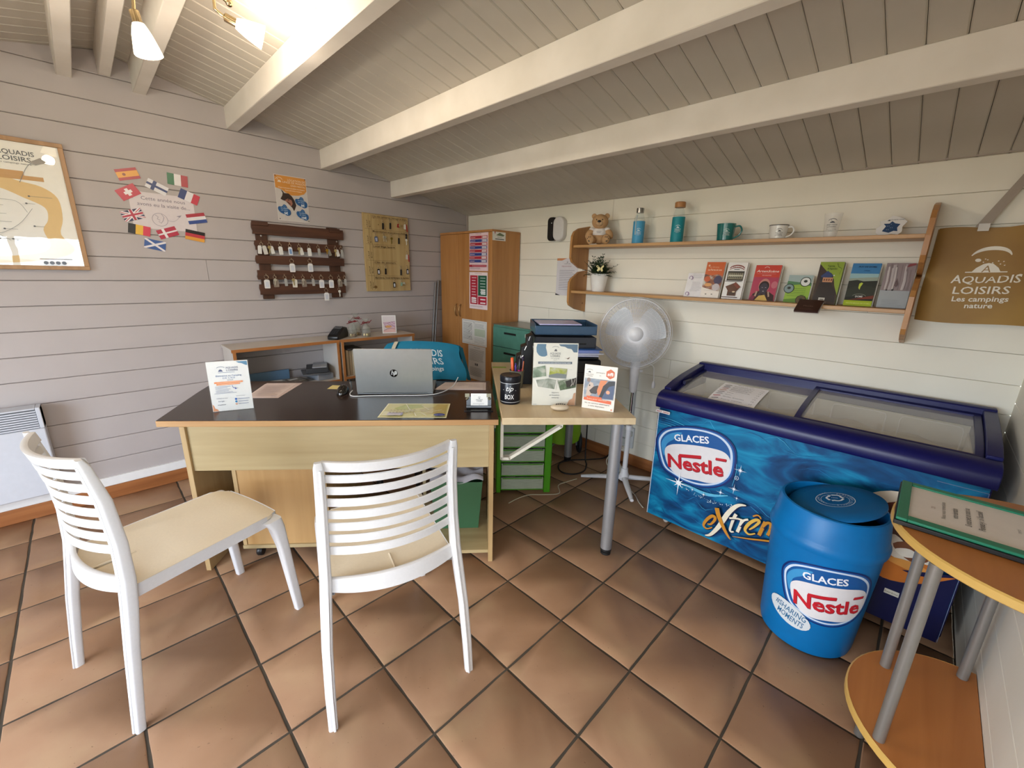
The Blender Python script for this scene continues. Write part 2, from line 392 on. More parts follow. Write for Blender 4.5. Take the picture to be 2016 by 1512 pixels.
def planks(wall, u0, u1, zs, axis, sign, at, mt, roofed=None, hole=None, seams=None):
    shared = {}
    for k in range(len(zs)-1):
        z0, z1 = zs[k], zs[k+1]; segs = [(u0, u1)]
        if hole and z0 < hole[3]-.01 and z1 > hole[2]+.01: segs = [(u0, hole[0]), (hole[1], u1)]
        if seams and len(segs) == 1:
            s_ = seams[k % len(seams)]; segs = [(u0, s_-.0008), (s_+.0008, u1)] if s_ else segs
        for (a, b) in segs:
            poly = [(a, z0), (b, z0), (b, z1), (a, z1)]
            if roofed:
                poly = clip(poly, lambda p: RZ-SL*(p[0]-RX)-p[1]); poly = clip(poly, lambda p: RZ+SL*(p[0]-RX)-p[1])
                if len(poly) < 3: continue
            full = len(poly) == 4 and abs(min(p[1] for p in poly)-z0) < 1e-6 and abs(poly[2][1]-z1) < 1e-6 and abs(poly[3][1]-z1) < 1e-6
            key = (round(a, 4), round(b, 4), round(z1-z0, 4)) if full else None
            if key and key in shared:
                o = shared[key][0].copy(); COL.objects.link(o); o.parent = wall; o.location = (0, 0, z0-shared[key][1]); continue
            o = plank_mesh(poly, axis, sign, at, mt, *((.0006, .0016) if mt == mWallB else (.0010, .0032))).build('plank', wall, sm=0)
            if key: shared[key] = (o, z0)
zA = [0]+[.249-.1325+.1325*i for i in range(19)]
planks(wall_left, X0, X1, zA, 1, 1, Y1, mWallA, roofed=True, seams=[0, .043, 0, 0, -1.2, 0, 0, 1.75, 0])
zB = [0, .0595]+[.1935+.1325*i for i in range(14)]
zB = [z for z in zB if z < roof(X1)-.03]+[roof(X1)]
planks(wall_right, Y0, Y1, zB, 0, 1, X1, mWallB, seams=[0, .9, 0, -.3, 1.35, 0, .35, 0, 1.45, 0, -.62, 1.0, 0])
# wall behind the camera with its glazed opening, wall on the far left with a window
wb = MB(); T = frame((0, Y0-PT, 0), (1, 0, 0), (0, 0, 1))
for a, b, c, d in ((X0, WB0, 0, 99), (WB1, X1, 0, 99), (WB0, WB1, 0, WBZ0), (WB0, WB1, WBZ1, 99)):
    poly = [(a, c), (b, c), (b, min(d, 3)), (a, min(d, 3))]
    poly = clip(poly, lambda p: RZ-SL*(p[0]-RX)-p[1]); poly = clip(poly, lambda p: RZ+SL*(p[0]-RX)-p[1])
    wb.prism(poly, 0, .1, mDark, T)
wall_back = wb.build('wall_back', kind='structure')
zC = [0]+[.249-.1325+.1325*i for i in range(19)]
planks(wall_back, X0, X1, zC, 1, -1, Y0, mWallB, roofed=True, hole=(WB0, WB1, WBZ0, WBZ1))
ws = MB(); 
for a, b, c, d in ((Y0, WS0, 0, 1.925), (WS1, Y1, 0, 1.925), (WS0, WS1, 0, WSZ0), (WS0, WS1, WSZ1, 1.925)): ws.box((X0-PT-.1, a, c), (X0-PT, b, d), mDark)
wall_side = ws.build('wall_side', kind='structure')
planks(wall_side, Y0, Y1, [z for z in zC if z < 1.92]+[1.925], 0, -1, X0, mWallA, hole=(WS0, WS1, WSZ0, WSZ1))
mFr = mat('#e9e6e0', .4)
def wframe(name, a, b, c, d, axis, at, bars):
    mb = MB(); w = .05
    def bx(u0, u1, z0, z1):
        if axis == 1: mb.box((u0, at-.06, z0), (u1, at-.01, z1), mFr)
        else: mb.box((at-.06, u0, z0), (at-.01, u1, z1), mFr)
    bx(a, a+w, c, d); bx(b-w, b, c, d); bx(a+w, b-w, c, c+w); bx(a+w, b-w, d-w, d)
    for t in bars: bx(t-.025, t+.025, c+w, d-w)
    mb.build(name, kind='structure')
wframe('window_1', WB0, WB1, WBZ0, WBZ1, 1, Y0-.03, [-1.0])
wframe('window_2', WS0, WS1, WSZ0, WSZ1, 0, X0-.03, [(WS0+WS1)/2])
# floor: base slab and single tiles, 0.32 m grid
floor = MB().box((X0-.02, Y0-.02, -.09), (X1+.02, Y1+.02, -.0035), mat('#4a4135', .95, 0, 'mottle', '#3d362c', bump=.3)).build('floor', org=(0, 0, -.09), kind='structure')
mTile = mat('#977458', .5, 0, 'tile', '#8f6c50')
def tile_mb(x0, x1, y0, y1):
    g = .0045; c = .004; rr = random.Random(int(1000*(x1-x0)+7*(y1-y0)*100))
    xs = [x0+g+(x1-x0-2*g)*k/6 for k in range(7)]; ys = [y0+g+(y1-y0-2*g)*k/6 for k in range(7)]
    ring = [(x, ys[0]) for x in xs[:-1]]+[(xs[-1], y) for y in ys[:-1]]+[(x, ys[-1]) for x in xs[:0:-1]]+[(xs[0], y) for y in ys[:0:-1]]
    jit = [(rr.uniform(-.0012, .0012), rr.uniform(-.0012, .0012)) for _ in ring]
    ring = [(p[0]+j[0], p[1]+j[1]) for p, j in zip(ring, jit)]; cx, cy = (x0+x1)/2, (y0+y1)/2
    top = [(cx+(p[0]-cx)*.978, cy+(p[1]-cy)*.978, 0) for p in ring]; n = len(ring)
    vs = [(p[0], p[1], -.008) for p in ring]+[(p[0], p[1], -.0025) for p in ring]+top
    fs = [(k*n+i, k*n+(i+1) % n, k*n+n+(i+1) % n, k*n+n+i) for k in (0, 1) for i in range(n)]+[tuple(range(2*n, 3*n))]
    return MB().add(vs, fs, mTile)
S = .32; proto = None; ORG[floor.name] = Vector((0, 0, -.09))
for i in range(-9, 7):
    for j in range(-4, 8):
        a, b, c, d = max(i*S, X0), min((i+1)*S, X1), max(j*S, Y0), min((j+1)*S, Y1)
        if b-a < .02 or d-c < .02: continue
        if b-a > S-1e-6 and d-c > S-1e-6:
            if proto is None:
                proto = tile_mb(-S/2, S/2, -S/2, S/2); me = proto.build('tile', floor, sm=40); me.location = ((a+b)/2, (c+d)/2, 0); proto = me
                me.location.z = 0
            else:
                o = proto.copy(); COL.objects.link(o); o.parent = floor; o.location = ((a+b)/2, (c+d)/2, 0)
                o.rotation_euler = (random.uniform(-.002, .002), random.uniform(-.002, .002), random.choice((0, 1, 2, 3))*math.pi/2)
        else: tile_mb(a, b, c, d).build('tile', floor, sm=40)
# ceiling: two slopes of boards running down the slope + beams
cb = MB()
for sgn, xe in ((1, X1+.1), (-1, X0-.1)):
    cb.add([(RX, Y0-.1, RZ+.016), (xe, Y0-.1, roof(xe)+.016), (xe, Y1+.1, roof(xe)+.016), (RX, Y1+.1, RZ+.016),
            (RX, Y0-.1, RZ+.11), (xe, Y0-.1, roof(xe)+.11), (xe, Y1+.1, roof(xe)+.11), (RX, Y1+.1, RZ+.11)],
           [(0, 1, 2, 3), (7, 6, 5, 4), (0, 4, 5, 1), (1, 5, 6, 2), (2, 6, 7, 3), (3, 7, 4, 0)], mDark)
ceiling = cb.build('ceiling', sm=0, kind='structure')
BP = .0905
for sgn, xe in ((1, X1+.012), (-1, X0-.012)):
    proto = None; k = 0
    y = .0525-BP*14
    while y < Y1:
        if y+BP > Y0+.01:
            if proto is None:
                h = BP/2; G = .0008; C = .0042; vs = []
                for x in (RX, xe):
                    z = roof(x)
                    for (yy, dz) in ((-h+G+C, 0), (h-G-C, 0), (h-G, C), (h-G, .014), (-h+G, .014), (-h+G, C)): vs.append((x, y+h+yy, z+dz))
                fs = [(i, (i+1) % 6, 6+(i+1) % 6, 6+i) for i in range(6)]+[tuple(range(6))[::-1], tuple(range(6, 12))]
                if sgn > 0: fs = [f[::-1] for f in fs]
                mb = MB().add(vs, fs, mCeil); proto = mb.build('board', ceiling, sm=0); py = y
            else:
                o = proto.copy(); COL.objects.link(o); o.parent = ceiling; o.location = (0, y-py, 0)
        y += BP
for x, w, dp in ((1.392, .062, .118), (.832, .062, .125), (.262, .062, .122), (-.169, .058, .135), (-.300, .05, .118), (-.461, .058, .135), (-.90, .062, .122), (-1.46, .062, .122), (-2.02, .062, .122)):
    zb = min(roof(x), roof(x+w))-dp+.01
    z1 = roof(x+w/2)
    mb = MB(); mb.box((x, Y0, zb), (x+w, Y1+.004, z1+.008), mBeam)
    mb.build('beam', ceiling, bev=.003, seg=1)
# trims
mTrim = mat('#b3a79e', .6)
MB().box((X1-.018, Y0, 1.925), (X1-.0002, Y1-.0002, 1.945), mTrim).build('trim_1', kind='structure')
MB().box((X1-.016, Y1-.016, 1.79), (X1-.0002, Y1-.0002, 1.925), mTrim).build('trim_2', kind='structure')
mBase = mat('#a5693a', .5, 0, 'wood', '#8a5228', axis=0, bump=.1)
mBaseY = mat('#a5693a', .5, 0, 'wood', '#8a5228', axis=1, bump=.1)
bb = MB().box((X0, Y1-.016, 0), (X1, Y1-.0002, .085), mBase).build('baseboard_left', bev=.003, kind='structure')
MB().box((X1-.016, Y0, 0), (X1-.0002, Y1-.016, .085), mBaseY).build('baseboard_right', bev=.003, kind='structure')
MB().box((X0, Y0+.0002, 0), (.6, Y0+.016, .085), mBase).build('baseboard_back', bev=.003, kind='structure')
du = MB().box((X0+.02, Y1-.020, .087), (-.125, Y1-.0002, .142), mat('#e9e9e8', .35)).box((-.123, Y1-.020, .087), (1.2, Y1-.0002, .142), mat('#e9e9e8', .35)).build('trim_3', bev=.002, kind='structure')
# the yard outside the openings
MB().box((-14, -16, -.3), (12, Y0-.4, -.1), mat('#8d9078', .9, 0, 'mottle', '#7c7d66')).build('ground', kind='structure')
hb = MB(); mH = mat('#f2eee6', .8); mR = mat('#7a5a4a', .8)
hb.prism([(-6, 0), (-1.9, 0), (-1.9, 2.2), (-3.6, 3.9), (-6, 3.9)], 0, 3, mH, frame((0, -7, -.1), (1, 0, 0), (0, 0, 1)))
o = hb.build('house', sm=0); tag(o, 'white gabled house across the yard, seen only reflected in the map glass', 'house')
MB().add([(-1.6, -6.8, 1.98), (-3.6, -6.8, 3.95), (-3.6, -10.2, 3.95), (-1.6, -10.2, 1.98), (-1.6, -6.8, 2.1), (-3.6, -6.8, 4.07), (-3.6, -10.2, 4.07), (-1.6, -10.2, 2.1)],
         [(0, 3, 2, 1), (4, 5, 6, 7), (0, 1, 5, 4), (1, 2, 6, 5), (2, 3, 7, 6), (3, 0, 4, 7)], mR).build('roof', o, sm=0)
# ================================================================ WHITE PLASTIC CHAIRS
mPl = mat('#d2d1d1', .38, bump=.06); mSeat = mat('#dccfb8', .5, bump=.12)
def rrect(hw, hd, r, n=3):
    out = []
    for cx, cy, a0 in ((hw-r, hd-r, 0), (-hw+r, hd-r, 90), (-hw+r, -hd+r, 180), (hw-r, -hd+r, 270)):
        for k in range(n+1):
            a = math.radians(a0+90*k/n); out.append((cx+r*math.cos(a), cy+r*math.sin(a)))
    return out
def sweep_v(mb, path, mt):   # path: (x,y,z,hw,hd) rings kept horizontal
    R = [[(p[0]+q[0], p[1]+q[1], p[2]) for q in rrect(p[3], p[4], min(p[3], p[4])*.55)] for p in path]
    n = len(R[0]); vs = [v for r in R for v in r]
    fs = [(i*n+k, i*n+(k+1) % n, (i+1)*n+(k+1) % n, (i+1)*n+k) for i in range(len(R)-1) for k in range(n)]
    fs += [tuple(range(n))[::-1], tuple(range((len(R)-1)*n, len(R)*n))]
    mb.add(vs, fs, mt)
POST = [(.230, -.275, 0, .014, .013), (.228, -.262, .12, .0155, .014), (.222, -.243, .28, .016, .0155), (.212, -.222, .42, .017, .018), (.206, -.212, .50, .017, .018), (.201, -.208, .62, .016, .017), (.196, -.216, .76, .0155, .016), (.194, -.238, .875, .014, .012), (.194, -.245, .897, .010, .007)]
def post_y(z):
    for a, b in zip(POST, POST[1:]):
        if a[2] <= z <= b[2]:
            t = (z-a[2])/(b[2]-a[2]); return a[0]+(b[0]-a[0])*t, a[1]+(b[1]-a[1])*t
    return POST[-1][0], POST[-1][1]
def bowed(z0, z1, bow, th, mt, edge=.010, dip=0, zs=.0):
    mb = MB(); nu = 18
    def pt(u, z, d):
        xw, yp = post_y(z); xw -= edge; x = xw*(2*u-1); b = 1-(2*u-1)**2
        return (x, yp-bow*b+d, z+zs*b)
    prof = [(z0+.002, 0), (z0, th/2), (z0+.002, th), (z1-.002, th), (z1, th/2), (z1-.002, 0)]
    vs = []; n = len(prof)
    for i in range(nu+1):
        u = i/nu
        for (z, d) in prof:
            p = pt(u, z, d); dz = dip*(1-(2*u-1)**2) if z < (z0+z1)/2 else 0
            vs.append((p[0], p[1], p[2]-dz))
    fs = [(i*n+k, (i+1)*n+k, (i+1)*n+(k+1) % n, i*n+(k+1) % n) for i in range(nu) for k in range(n)]
    fs += [tuple(range(n)), tuple(range(nu*n, nu*n+n))[::-1]]
    return mb.add(vs, fs, mt)
def make_chair(label):
    t = thing('plastic_chair', label, 'chair', (0, 0, 0), 'white slatted plastic chairs in front of the desk')
    for s in (-1, 1):
        mb = MB(); sweep_v(mb, [(s*a, b, c, d, e) for a, b, c, d, e in POST], mPl)
        # raised bead along the back of the post
        mb.tube([(s*(a-.004), b-e-.001, c) for a, b, c, d, e in POST[:-1]], [.0045]*(len(POST)-1), mPl, 6)
        mb.build('back_post', t, sm=60)
    for s in (-1, 1):
        mb = MB(); sweep_v(mb, [(s*.214, .285, 0, .014, .016), (s*.209, .272, .15, .016, .018), (s*.202, .258, .32, .019, .020), (s*.196, .246, .41, .024, .026), (s*.186, .232, .448, .03, .034)], mPl)
        mb.build('front_leg', t, sm=60)
    bowed(.862, .897, .052, .016, mPl, zs=-.004).build('top_rail', t, sm=50)
    for k in range(7):
        z = .838-.0408*k; bowed(z-.0145, z+.0135, .052, .008, mPl).build('slat', t, sm=50)
    # seat shell
    mb = MB(); nx, ny = 12, 12
    def top(u, v, d=0):
        y = -.198+v*.468; hw = .196-.010*v
        if v > .9: hw -= .03*((v-.9)/.1)**2
        x = hw*(2*u-1); z = .466-.010*math.sin(math.pi*v)*(1-(2*u-1)**2)-.012*max(0, (v-.85)/.15)**2
        yb = -.05*(1-(2*u-1)**2)*(1-v)**3+.006*(1-(2*u-1)**2)*v
        return (x, y+yb, z-d)
    mb.grid(lambda u, v: top(u, v), nx, ny, mSeat, thick=.014, nrm=(0, 0, 1)); mb.build('seat', t, sm=50)
    mb = MB()   # rim under the seat
    rim = [top(u/10, 0) for u in range(11)]
    for s in (0, 1):
        pts = [top(s, v/8) for v in range(9)]
        vs = []; 
        for p in pts: vs += [(p[0]-(.012 if s else -.012), p[1], p[2]-.012), (p[0]+(.004 if s else -.004), p[1], p[2]+.001), (p[0]+(.004 if s else -.004), p[1], p[2]-.042), (p[0]-(.012 if s else -.012), p[1], p[2]-.040)]
        n = 4; fs = [(i*n+k, (i+1)*n+k, (i+1)*n+(k+1) % n, i*n+(k+1) % n) for i in range(8) for k in range(n)]
        if s == 0: fs = [f[::-1] for f in fs]
        mb.add(vs, fs, mPl)
    pts = [top(u/10, 1) for u in range(11)]; vs = []
    for i, p in enumerate(pts):
        dz = .045-.016*math.sin(math.pi*i/10); vs += [(p[0], p[1]+.004, p[2]+.001), (p[0], p[1]-.010, p[2]-.01), (p[0], p[1]-.010, p[2]-dz), (p[0], p[1]+.004, p[2]-dz)]
    mb.add(vs, [(i*4+k, (i+1)*4+k, (i+1)*4+(k+1) % 4, i*4+(k+1) % 4) for i in range(10) for k in range(4)], mPl)
    mb.build('seat_rim', t, sm=50)
    bowed(.455, .500, .045, .014, mPl, edge=.006, dip=.014, zs=.0).build('back_rail', t, sm=50)
    MB().tube([(0, -.240, .470), (0, -.19, .468), (0, -.12, .461)], .004, mSeat, 6).build('seat_rib', t)
    return t
ch = make_chair('white slatted plastic chair with its back to the viewer, between desk and viewer')
ch2 = dup(ch, (-.455, .948, 0), 'white slatted plastic chair seen from the side, in front of the wall heater', math.radians(-73.17))
ch.location = (.083, .429, 0); ch.rotation_euler = (0, 0, math.radians(-17.63))

# ================================================================ DESK (angled)
DO = Vector((-.424, 1.418, 0)); DX = Vector((.758, -.652, 0)).normalized(); DY = Vector((.652, .758, 0)).normalized()
TD = frame(DO, DX, DY)
def D(x, y, z=0): return TD @ Vector((x, y, z))
mOak = mat('#b5a27a', .45, 0, 'wood', '#a8946c', axis=10, sc=.8); mOakV = mat('#b89c70', .45, 0, 'wood', '#ab8e62', axis=12, sc=.8)
mOakX = mat('#be9766', .45, 0, 'wood', '#b3885a', axis=10); mBlk = mat('#2b211e', .22, 0, 'mottle', '#251b18', sc=4)
desk = thing('office_desk', 'angled office desk with dark brown top and pale wood panels', 'desk', D(.73, .35))
DT = .758
topp = [(0, 0), (.5, -.004), (1.0, -.003), (1.474, 0), (1.474, .02), (1.453, .696), (-.08, .67), (-.13, .62), (-.10, .45)]
MB(TD).prism(topp, DT-.028, DT-.002, mOakX).build('edge_band', desk, bev=.002)
MB(TD).prism([(x*.9985+.001, y*.993+.004) for x, y in topp], DT-.0019, DT, mBlk).build('top', desk)
MB(TD).box((.090, .0, .0), (.112, .62, DT-.028), mOakV).build('side_panel', desk, bev=.0015)
MB(TD).box((1.432, .0, 0), (1.454, .62, DT-.028), mOakV).build('side_panel', desk, bev=.0015)
MB(TD).box((.112, .012, .515), (1.432, .030, DT-.028), mOak).build('modesty_panel', desk, bev=.0015)
MB(TD).box((1.05, .03, .03), (1.432, .50, .048), mOak).build('lower_shelf', desk, bev=.001)
MB(TD).box((1.05, .50, .03), (1.068, .52, .40), mOak).build('shelf_support', desk)
MB(TD).box((1.4565, .010, DT-.046), (1.4625, .022, DT-.030), mat('#8d8577', .4, 1)).build('corner_clip', desk)
# mobile pedestal on castors under the desk
ped = thing('drawer_pedestal', 'pale wood pedestal on black castors under the desk', 'cabinet', D(.43, .3))
p0, p1, q0, q1 = .240, .66, .060, .60
MB(TD).box((p0, q0, .075), (p0+.018, q1, .61), mOakV).build('side_panel', ped, bev=.001)
MB(TD).box((p1-.018, q0, .075), (p1, q1, .61), mOakV).build('side_panel', ped, bev=.001)
MB(TD).box((p0+.018, q0+.004, .093), (p1-.018, q0+.020, .60), mat('#bb9562', .45, 0, 'wood', '#b08a58', axis=12, sc=.8)).build('back_panel', ped)
MB(TD).box((p0, q0-.006, .075), (p1, q1, .093), mOak).build('base', ped, bev=.001)
MB(TD).box((p0, q0, .60), (p1, q1, .618), mOak).build('top', ped, bev=.001)
for (x, y) in ((p0+.05, q0+.05), (p1-.05, q0+.05), (p0+.05, q1-.05), (p1-.05, q1-.05)):
    mb = MB(TD); mb.lathe([(.0, -.013), (.022, -.013), (.0255, -.008), (.0255, .008), (.022, .013), (0, .013)], mat('#1b1b1c', .4), seg=16, T=TD.inverted() @ Matrix.Translation(D(x, y, .0255)) @ Matrix.Rotation(math.pi/2, 4, 'Y') if False else frame((x, y, .0255), (0, 1, 0), (0, 0, 1)), cap=False)
    mb.box((x-.016, y-.012, .045), (x+.016, y+.012, .075), mat('#1b1b1c', .4)); mb.build('castor', ped)
# ================================================================ SIDE TABLE
TO = Vector((.701, .454, 0)); TX = Vector((.75, -.662, 0)).normalized(); TY = Vector((.662, .75, 0)).normalized(); TT = frame(TO, TX, TY)
def Tb(x, y, z=0): return TT @ Vector((x, y, z))
TH = .764
mBirch = mat('#d8c39e', .45, 0, 'wood', '#ccb58e', axis=11, sc=.7)
tab = thing('side_table', 'pale birch side table on grey steel legs, right of the desk', 'table', Tb(.32, .6))
MB(TT).prism([(0.008, 0), (.637, 0), (.637, 1.22), (-.02, 1.22)], TH-.034, TH, mBirch).build('tabletop', tab, bev=.002)
mGrey = mat('#a9abae', .32, .55); mRub = mat('#151515', .6)
for (x, y) in ((.565, .045), (.58, 1.16), (.05, 1.16)):
    o = MB(TT).rod((x, y, .035), (x, y, TH-.034), .029, mGrey, 20).build('leg', tab, sm=50)
    mb = MB(TT); mb.lathe([(.012, .018), (.028, .022), (.028, .035), (.020, .037)], mRub, (x, y, 0), 18); mb.lathe([(.018, 0), (.026, .002), (.026, .014), (.015, .019), (.010, .028)], mRub, (x, y, 0), 18); mb.build('foot', o)
# white bracket fixed to the desk side
br = MB(TT); mBr = mat('#e8e3d3', .5)
pts = [(.012, TH-.036), (.012, .535), (.050, .535), (.296, .700), (.300, TH-.036)]
def strip(mb, pts, w, y0, y1, mt, T):
    for a, b in zip(pts, pts[1:]):
        a = Vector(a); b = Vector(b); d = (b-a).normalized(); n = Vector((-d.y, d.x))*w/2; a = a-d*w*.3; b = b+d*w*.3
        mb.prism([tuple(a-n), tuple(b-n), tuple(b+n), tuple(a+n)], -y1, -y0, mt, Matrix(((1, 0, 0, 0), (0, 0, -1, 0), (0, 1, 0, 0), (0, 0, 0, 1))))
br.T = TT; strip(br, pts, .014, .055, .085, mBr, None)
o = br.build('bracket', tab)
# ================================================================ BOOKCASE LOW, WALL LEFT
mShW = mat('#c9c2ba', .45, 0, 'mottle', '#c2bab1'); mEdge = mat('#b87a45', .45, 0, 'wood', '#9d6230', axis=0); mEdgeV = mat('#b87a45', .45, 0, 'wood', '#9d6230', axis=2)
def bookcase(name, label, x0, x1, dpt, H, shelves, T):
    t = thing(name, label, 'bookcase', T @ Vector(((x0+x1)/2, .14, 0)), 'low grey shelving units')
    th = .02
    o = MB(T).box((x0, .0045, H-th), (x1, dpt, H), mShW).build('top', t); MB(T).box((x0, 0, H-th), (x1, .004, H), mEdge).build('edge', o)
    for a, b in ((x0+.006, x0+th+.004), (x1-th-.004, x1-.006)):
        o = MB(T).box((a, .0045, 0), (b, dpt, H-th), mShW).build('side_panel', t); MB(T).box((a, 0, 0), (b, .004, H-th), mEdgeV).build('edge', o)
    for z in shelves:
        o = MB(T).box((x0+th+.004, .0045, z-.018), (x1-th-.004, dpt, z), mShW).build('shelf', t); MB(T).box((x0+th+.004, 0, z-.018), (x1-th-.004, .004, z), mEdge).build('edge', o)
    return t
BH = .89
TB1 = frame((.05, 2.246, 0), (1, 0, 0), (0, 1, 0))
bookcase('low_bookcase', 'low open grey bookcase with orange edges, nearer the desk sign', 0, .695, .276, BH, [.59, .30, .06], TB1)
TB2 = frame((.748, 2.243, 0), (math.cos(-.06), math.sin(-.06), 0), (-math.sin(-.06), math.cos(-.06), 0))
bookcase('low_bookcase', 'low open grey bookcase with orange edges, beside the tall wardrobe', 0, .62, .268, BH, [.60, .30, .06], TB2)
# contents of left unit: laptop stack, magazines
def slab(name, label, cat, c, sx, sy, z0, th, ang, col, group=None, edge=None):
    T = frame((c[0], c[1], 0), (math.cos(ang), math.sin(ang), 0), (-math.sin(ang), math.cos(ang), 0))
    mb = MB(T); mb.box((-sx/2, -sy/2, z0), (sx/2, sy/2, z0+th), mat(col, .5))
    o = mb.build(name, None, bev=min(.003, th/3)); tag(o, label, cat, group)
    return o
slab('folder', 'grey closed folder lying flat at the right of the bookcase shelf, lowest of its stack', 'folder', (.63, 2.40), .12, .20, .5905, .045, .1, '#8d9096')
slab('folder', 'dark grey lever folder, middle of the bookcase stack', 'folder', (.60, 2.385), .19, .20, .636, .012, -.25, '#55585c')
slab('folder', 'thick black folder lying on top of the bookcase stack', 'folder', (.615, 2.39), .15, .18, .6485, .034, -.35, '#2f3033')
slab('folder', 'thin light grey folder lying at the very top of the bookcase stack', 'folder', (.64, 2.40), .10, .17, .683, .006, -.4, '#a4a6aa')
for i, (x, y, a, c, w, l) in enumerate(((.20, 2.38, .1, '#3d5a4a', 'green and grey magazine lying at the left of the bookcase shelf', .19), (.345, 2.37, -.1, '#8a8f86', 'grey glossy magazine lying in the middle of the bookcase shelf', .20), (.455, 2.36, .2, '#5a5348', 'brown magazine lying beside the folder stack on the shelf', .12))):
    z0_ = .5905+.0065*i; o = slab('magazine', w, 'magazine', (x, y), .2 if i < 2 else .12, l, z0_, .006, a, c, 'loose magazines on the bookcase shelf')
    z = z0_+.006
    T = frame((x, y, z), (math.cos(a), math.sin(a), 0), (-math.sin(a), math.cos(a), 0)); f = lambda u, v, h=0, T=T: T @ Vector((u, v, h))
    P = Print(f); wv = .085 if i < 2 else .05; P.rect(-wv, -l/2+.01, wv, l/2-.01, mat(c, .3, 0, 'photo', '#2a2f33')); P.rect(-wv, l/2-.05, wv*.3, l/2-.02, '#dddddd'); P.build('print', o)
slab('folder', 'pale blue document case standing at the back of the left bookcase', 'folder', (.30, 2.505), .30, .012, .5905, .075, .0, '#6f93b4')
# books in the right unit
for k in range(4):
    o = MB(TB2).box((.045+k*.0225, .03, .601), (.064+k*.0225, .22, .80-.004*(k % 2)), mat(['#b6a184', '#a58f70', '#c2b193', '#9a8467'][k], .6)).build('book', bev=.0015)
    tag(o, ['leftmost tan book standing in the right bookcase', 'second tan book from the left in the right bookcase', 'third tan book from the left in the right bookcase', 'tan book nearest the laptop in the right bookcase'][k], 'book', 'tan books in the right bookcase')
slab('tablet_case', 'dark flat case lying across the standing tan books', 'case', (.86, 2.33), .11, .17, .8015, .012, -.06, '#37332f')
# ================================================================ WARDROBE, FILING CABINET
mBeech = mat('#b9834c', .42, 0, 'wood', '#a8723c', axis=2, sc=.8)
wx0, wx1, wy0, wy1, wz = 1.87, 2.196, 1.80, 2.512, 1.742
w = thing('wardrobe', 'tall beech two-door wardrobe in the corner with notices on its door', 'wardrobe', ((wx0+wx1)/2, (wy0+wy1)/2, 0))
mb = MB(); mb.box((wx0+.018, wy0, 0), (wx1, wy0+.018, wz-.018), mBeech); mb.box((wx0+.018, wy1-.018, 0), (wx1, wy1, wz-.018), mBeech); mb.box((wx1-.01, wy0+.018, .05), (wx1, wy1-.018, wz-.018), mBeech)
mb.box((wx0+.03, wy0+.018, 0), (wx0+.045, wy1-.018, .06), mBeech); mb.build('body', w, bev=.001)
MB().box((wx0-.002, wy0-.002, wz-.018), (wx1, wy1, wz), mBeech).build('top', w, bev=.002)
mHn = mat('#b08a5a', .3, .8)
for a, b, hy in ((wy0, 2.240, 2.212), (2.244, wy1, 2.272)):
    d = MB().box((wx0, a, .06), (wx0+.017, b, wz-.020), mBeech).build('door', w, bev=.0015)
    pts = smooth_path([(wx0-.001, hy, 1.005), (wx0-.018, hy, 1.02), (wx0-.026, hy, 1.06), (wx0-.018, hy, 1.10), (wx0-.001, hy, 1.115)], 5)
    MB().tube(pts, .005, mHn, 8).build('handle', d, sm=60)
def wp(y, z): return plane((wx0-.0012, y, z), (0, -1, 0), (0, 0, 1))   # y = left edge in view, z = bottom
f = wp(2.088, 1.413); o = sheet('notice', 'red and blue striped emergency notice, topmost on the wardrobe door', 'notice', f, .243, .308, '#e9ccd0')
P = Print(f); P.text('Numéros utiles', .12, .297, .011, '#8a3340')
for k in range(8):
    y = .262-.0275*k; P.rect(.012, y, .16, y+.022, '#b02a3c' if k % 2 == 0 else '#2c3f86'); P.rect(.163, y, .232, y+.022, '#b02a3c' if k % 2 == 0 else '#2c3f86'); P.rect(.17, y+.004, .226, y+.010, '#f4f2f2'); P.rect(.17, y+.013, .226, y+.018, '#f4f2f2'); P.rect(.02, y+.008, .08, y+.012, '#e6c8cc')
P.rect(.012, .032, .05, .050, '#b02a3c'); P.rect(.055, .032, .232, .050, '#c0626c'); P.lines(.02, .2, .022, .007, 2, '#444444'); P.build('print', o)
f = wp(2.090, 1.090); o = sheet('notice', 'red and green panelled safety notice, second down on the wardrobe door', 'notice', f, .24, .312, '#efdcdc')
P = Print(f); P.text('Consignes de sécurité', .12, .298, .010, '#8a3340'); P.rect(.012, .04, .112, .285, '#b3263a'); P.rect(.118, .115, .230, .285, '#1f5a43'); P.rect(.118, .04, .230, .108, '#b3263a')
for k in range(9): P.rect(.035, .262-.024*k, .085 if k % 3 else .095, .268-.024*k, '#e8c8cc'); 
for k in range(6): P.rect(.150, .262-.024*k, .215, .267-.024*k, '#cfe0d6')
for k in range(3): P.rect(.035, .052+.016*k, .10, .063+.016*k, '#f6eeee'); P.rect(.16, .128+.016*k, .22, .139+.016*k, '#f6f6f2')
P.rect(.155, .05, .22, .060, '#f6eeee'); P.rect(.155, .08, .22, .090, '#f6eeee'); P.lines(.02, .2, .026, .007, 2, '#444444'); P.build('print', o)
f = wp(2.196, .765); o = sheet('notice', 'grey diagram sheet, third down on the wardrobe door', 'notice', f, .340, .222, '#dedcd4')
P = Print(f); P.line([(.01, .01), (.33, .01), (.33, .212), (.01, .212)], .002, '#4b4b4b', closed=True); P.text('Plan', .17, .198, .012, '#333333'); P.lines(.02, .15, .19, .012, 13, '#7a7a76', .003); P.rect(.18, .085, .32, .15, '#b9c3ab'); P.lines(.18, .32, .19, .01, 4, '#8a8a86', .002); P.lines(.18, .32, .07, .011, 5, '#8a8a86', .002)
for k in range(3): P.line([(.10, .06+.05*k), (.14, .09+.05*k), (.145, .05+.05*k)], .003, '#555555')
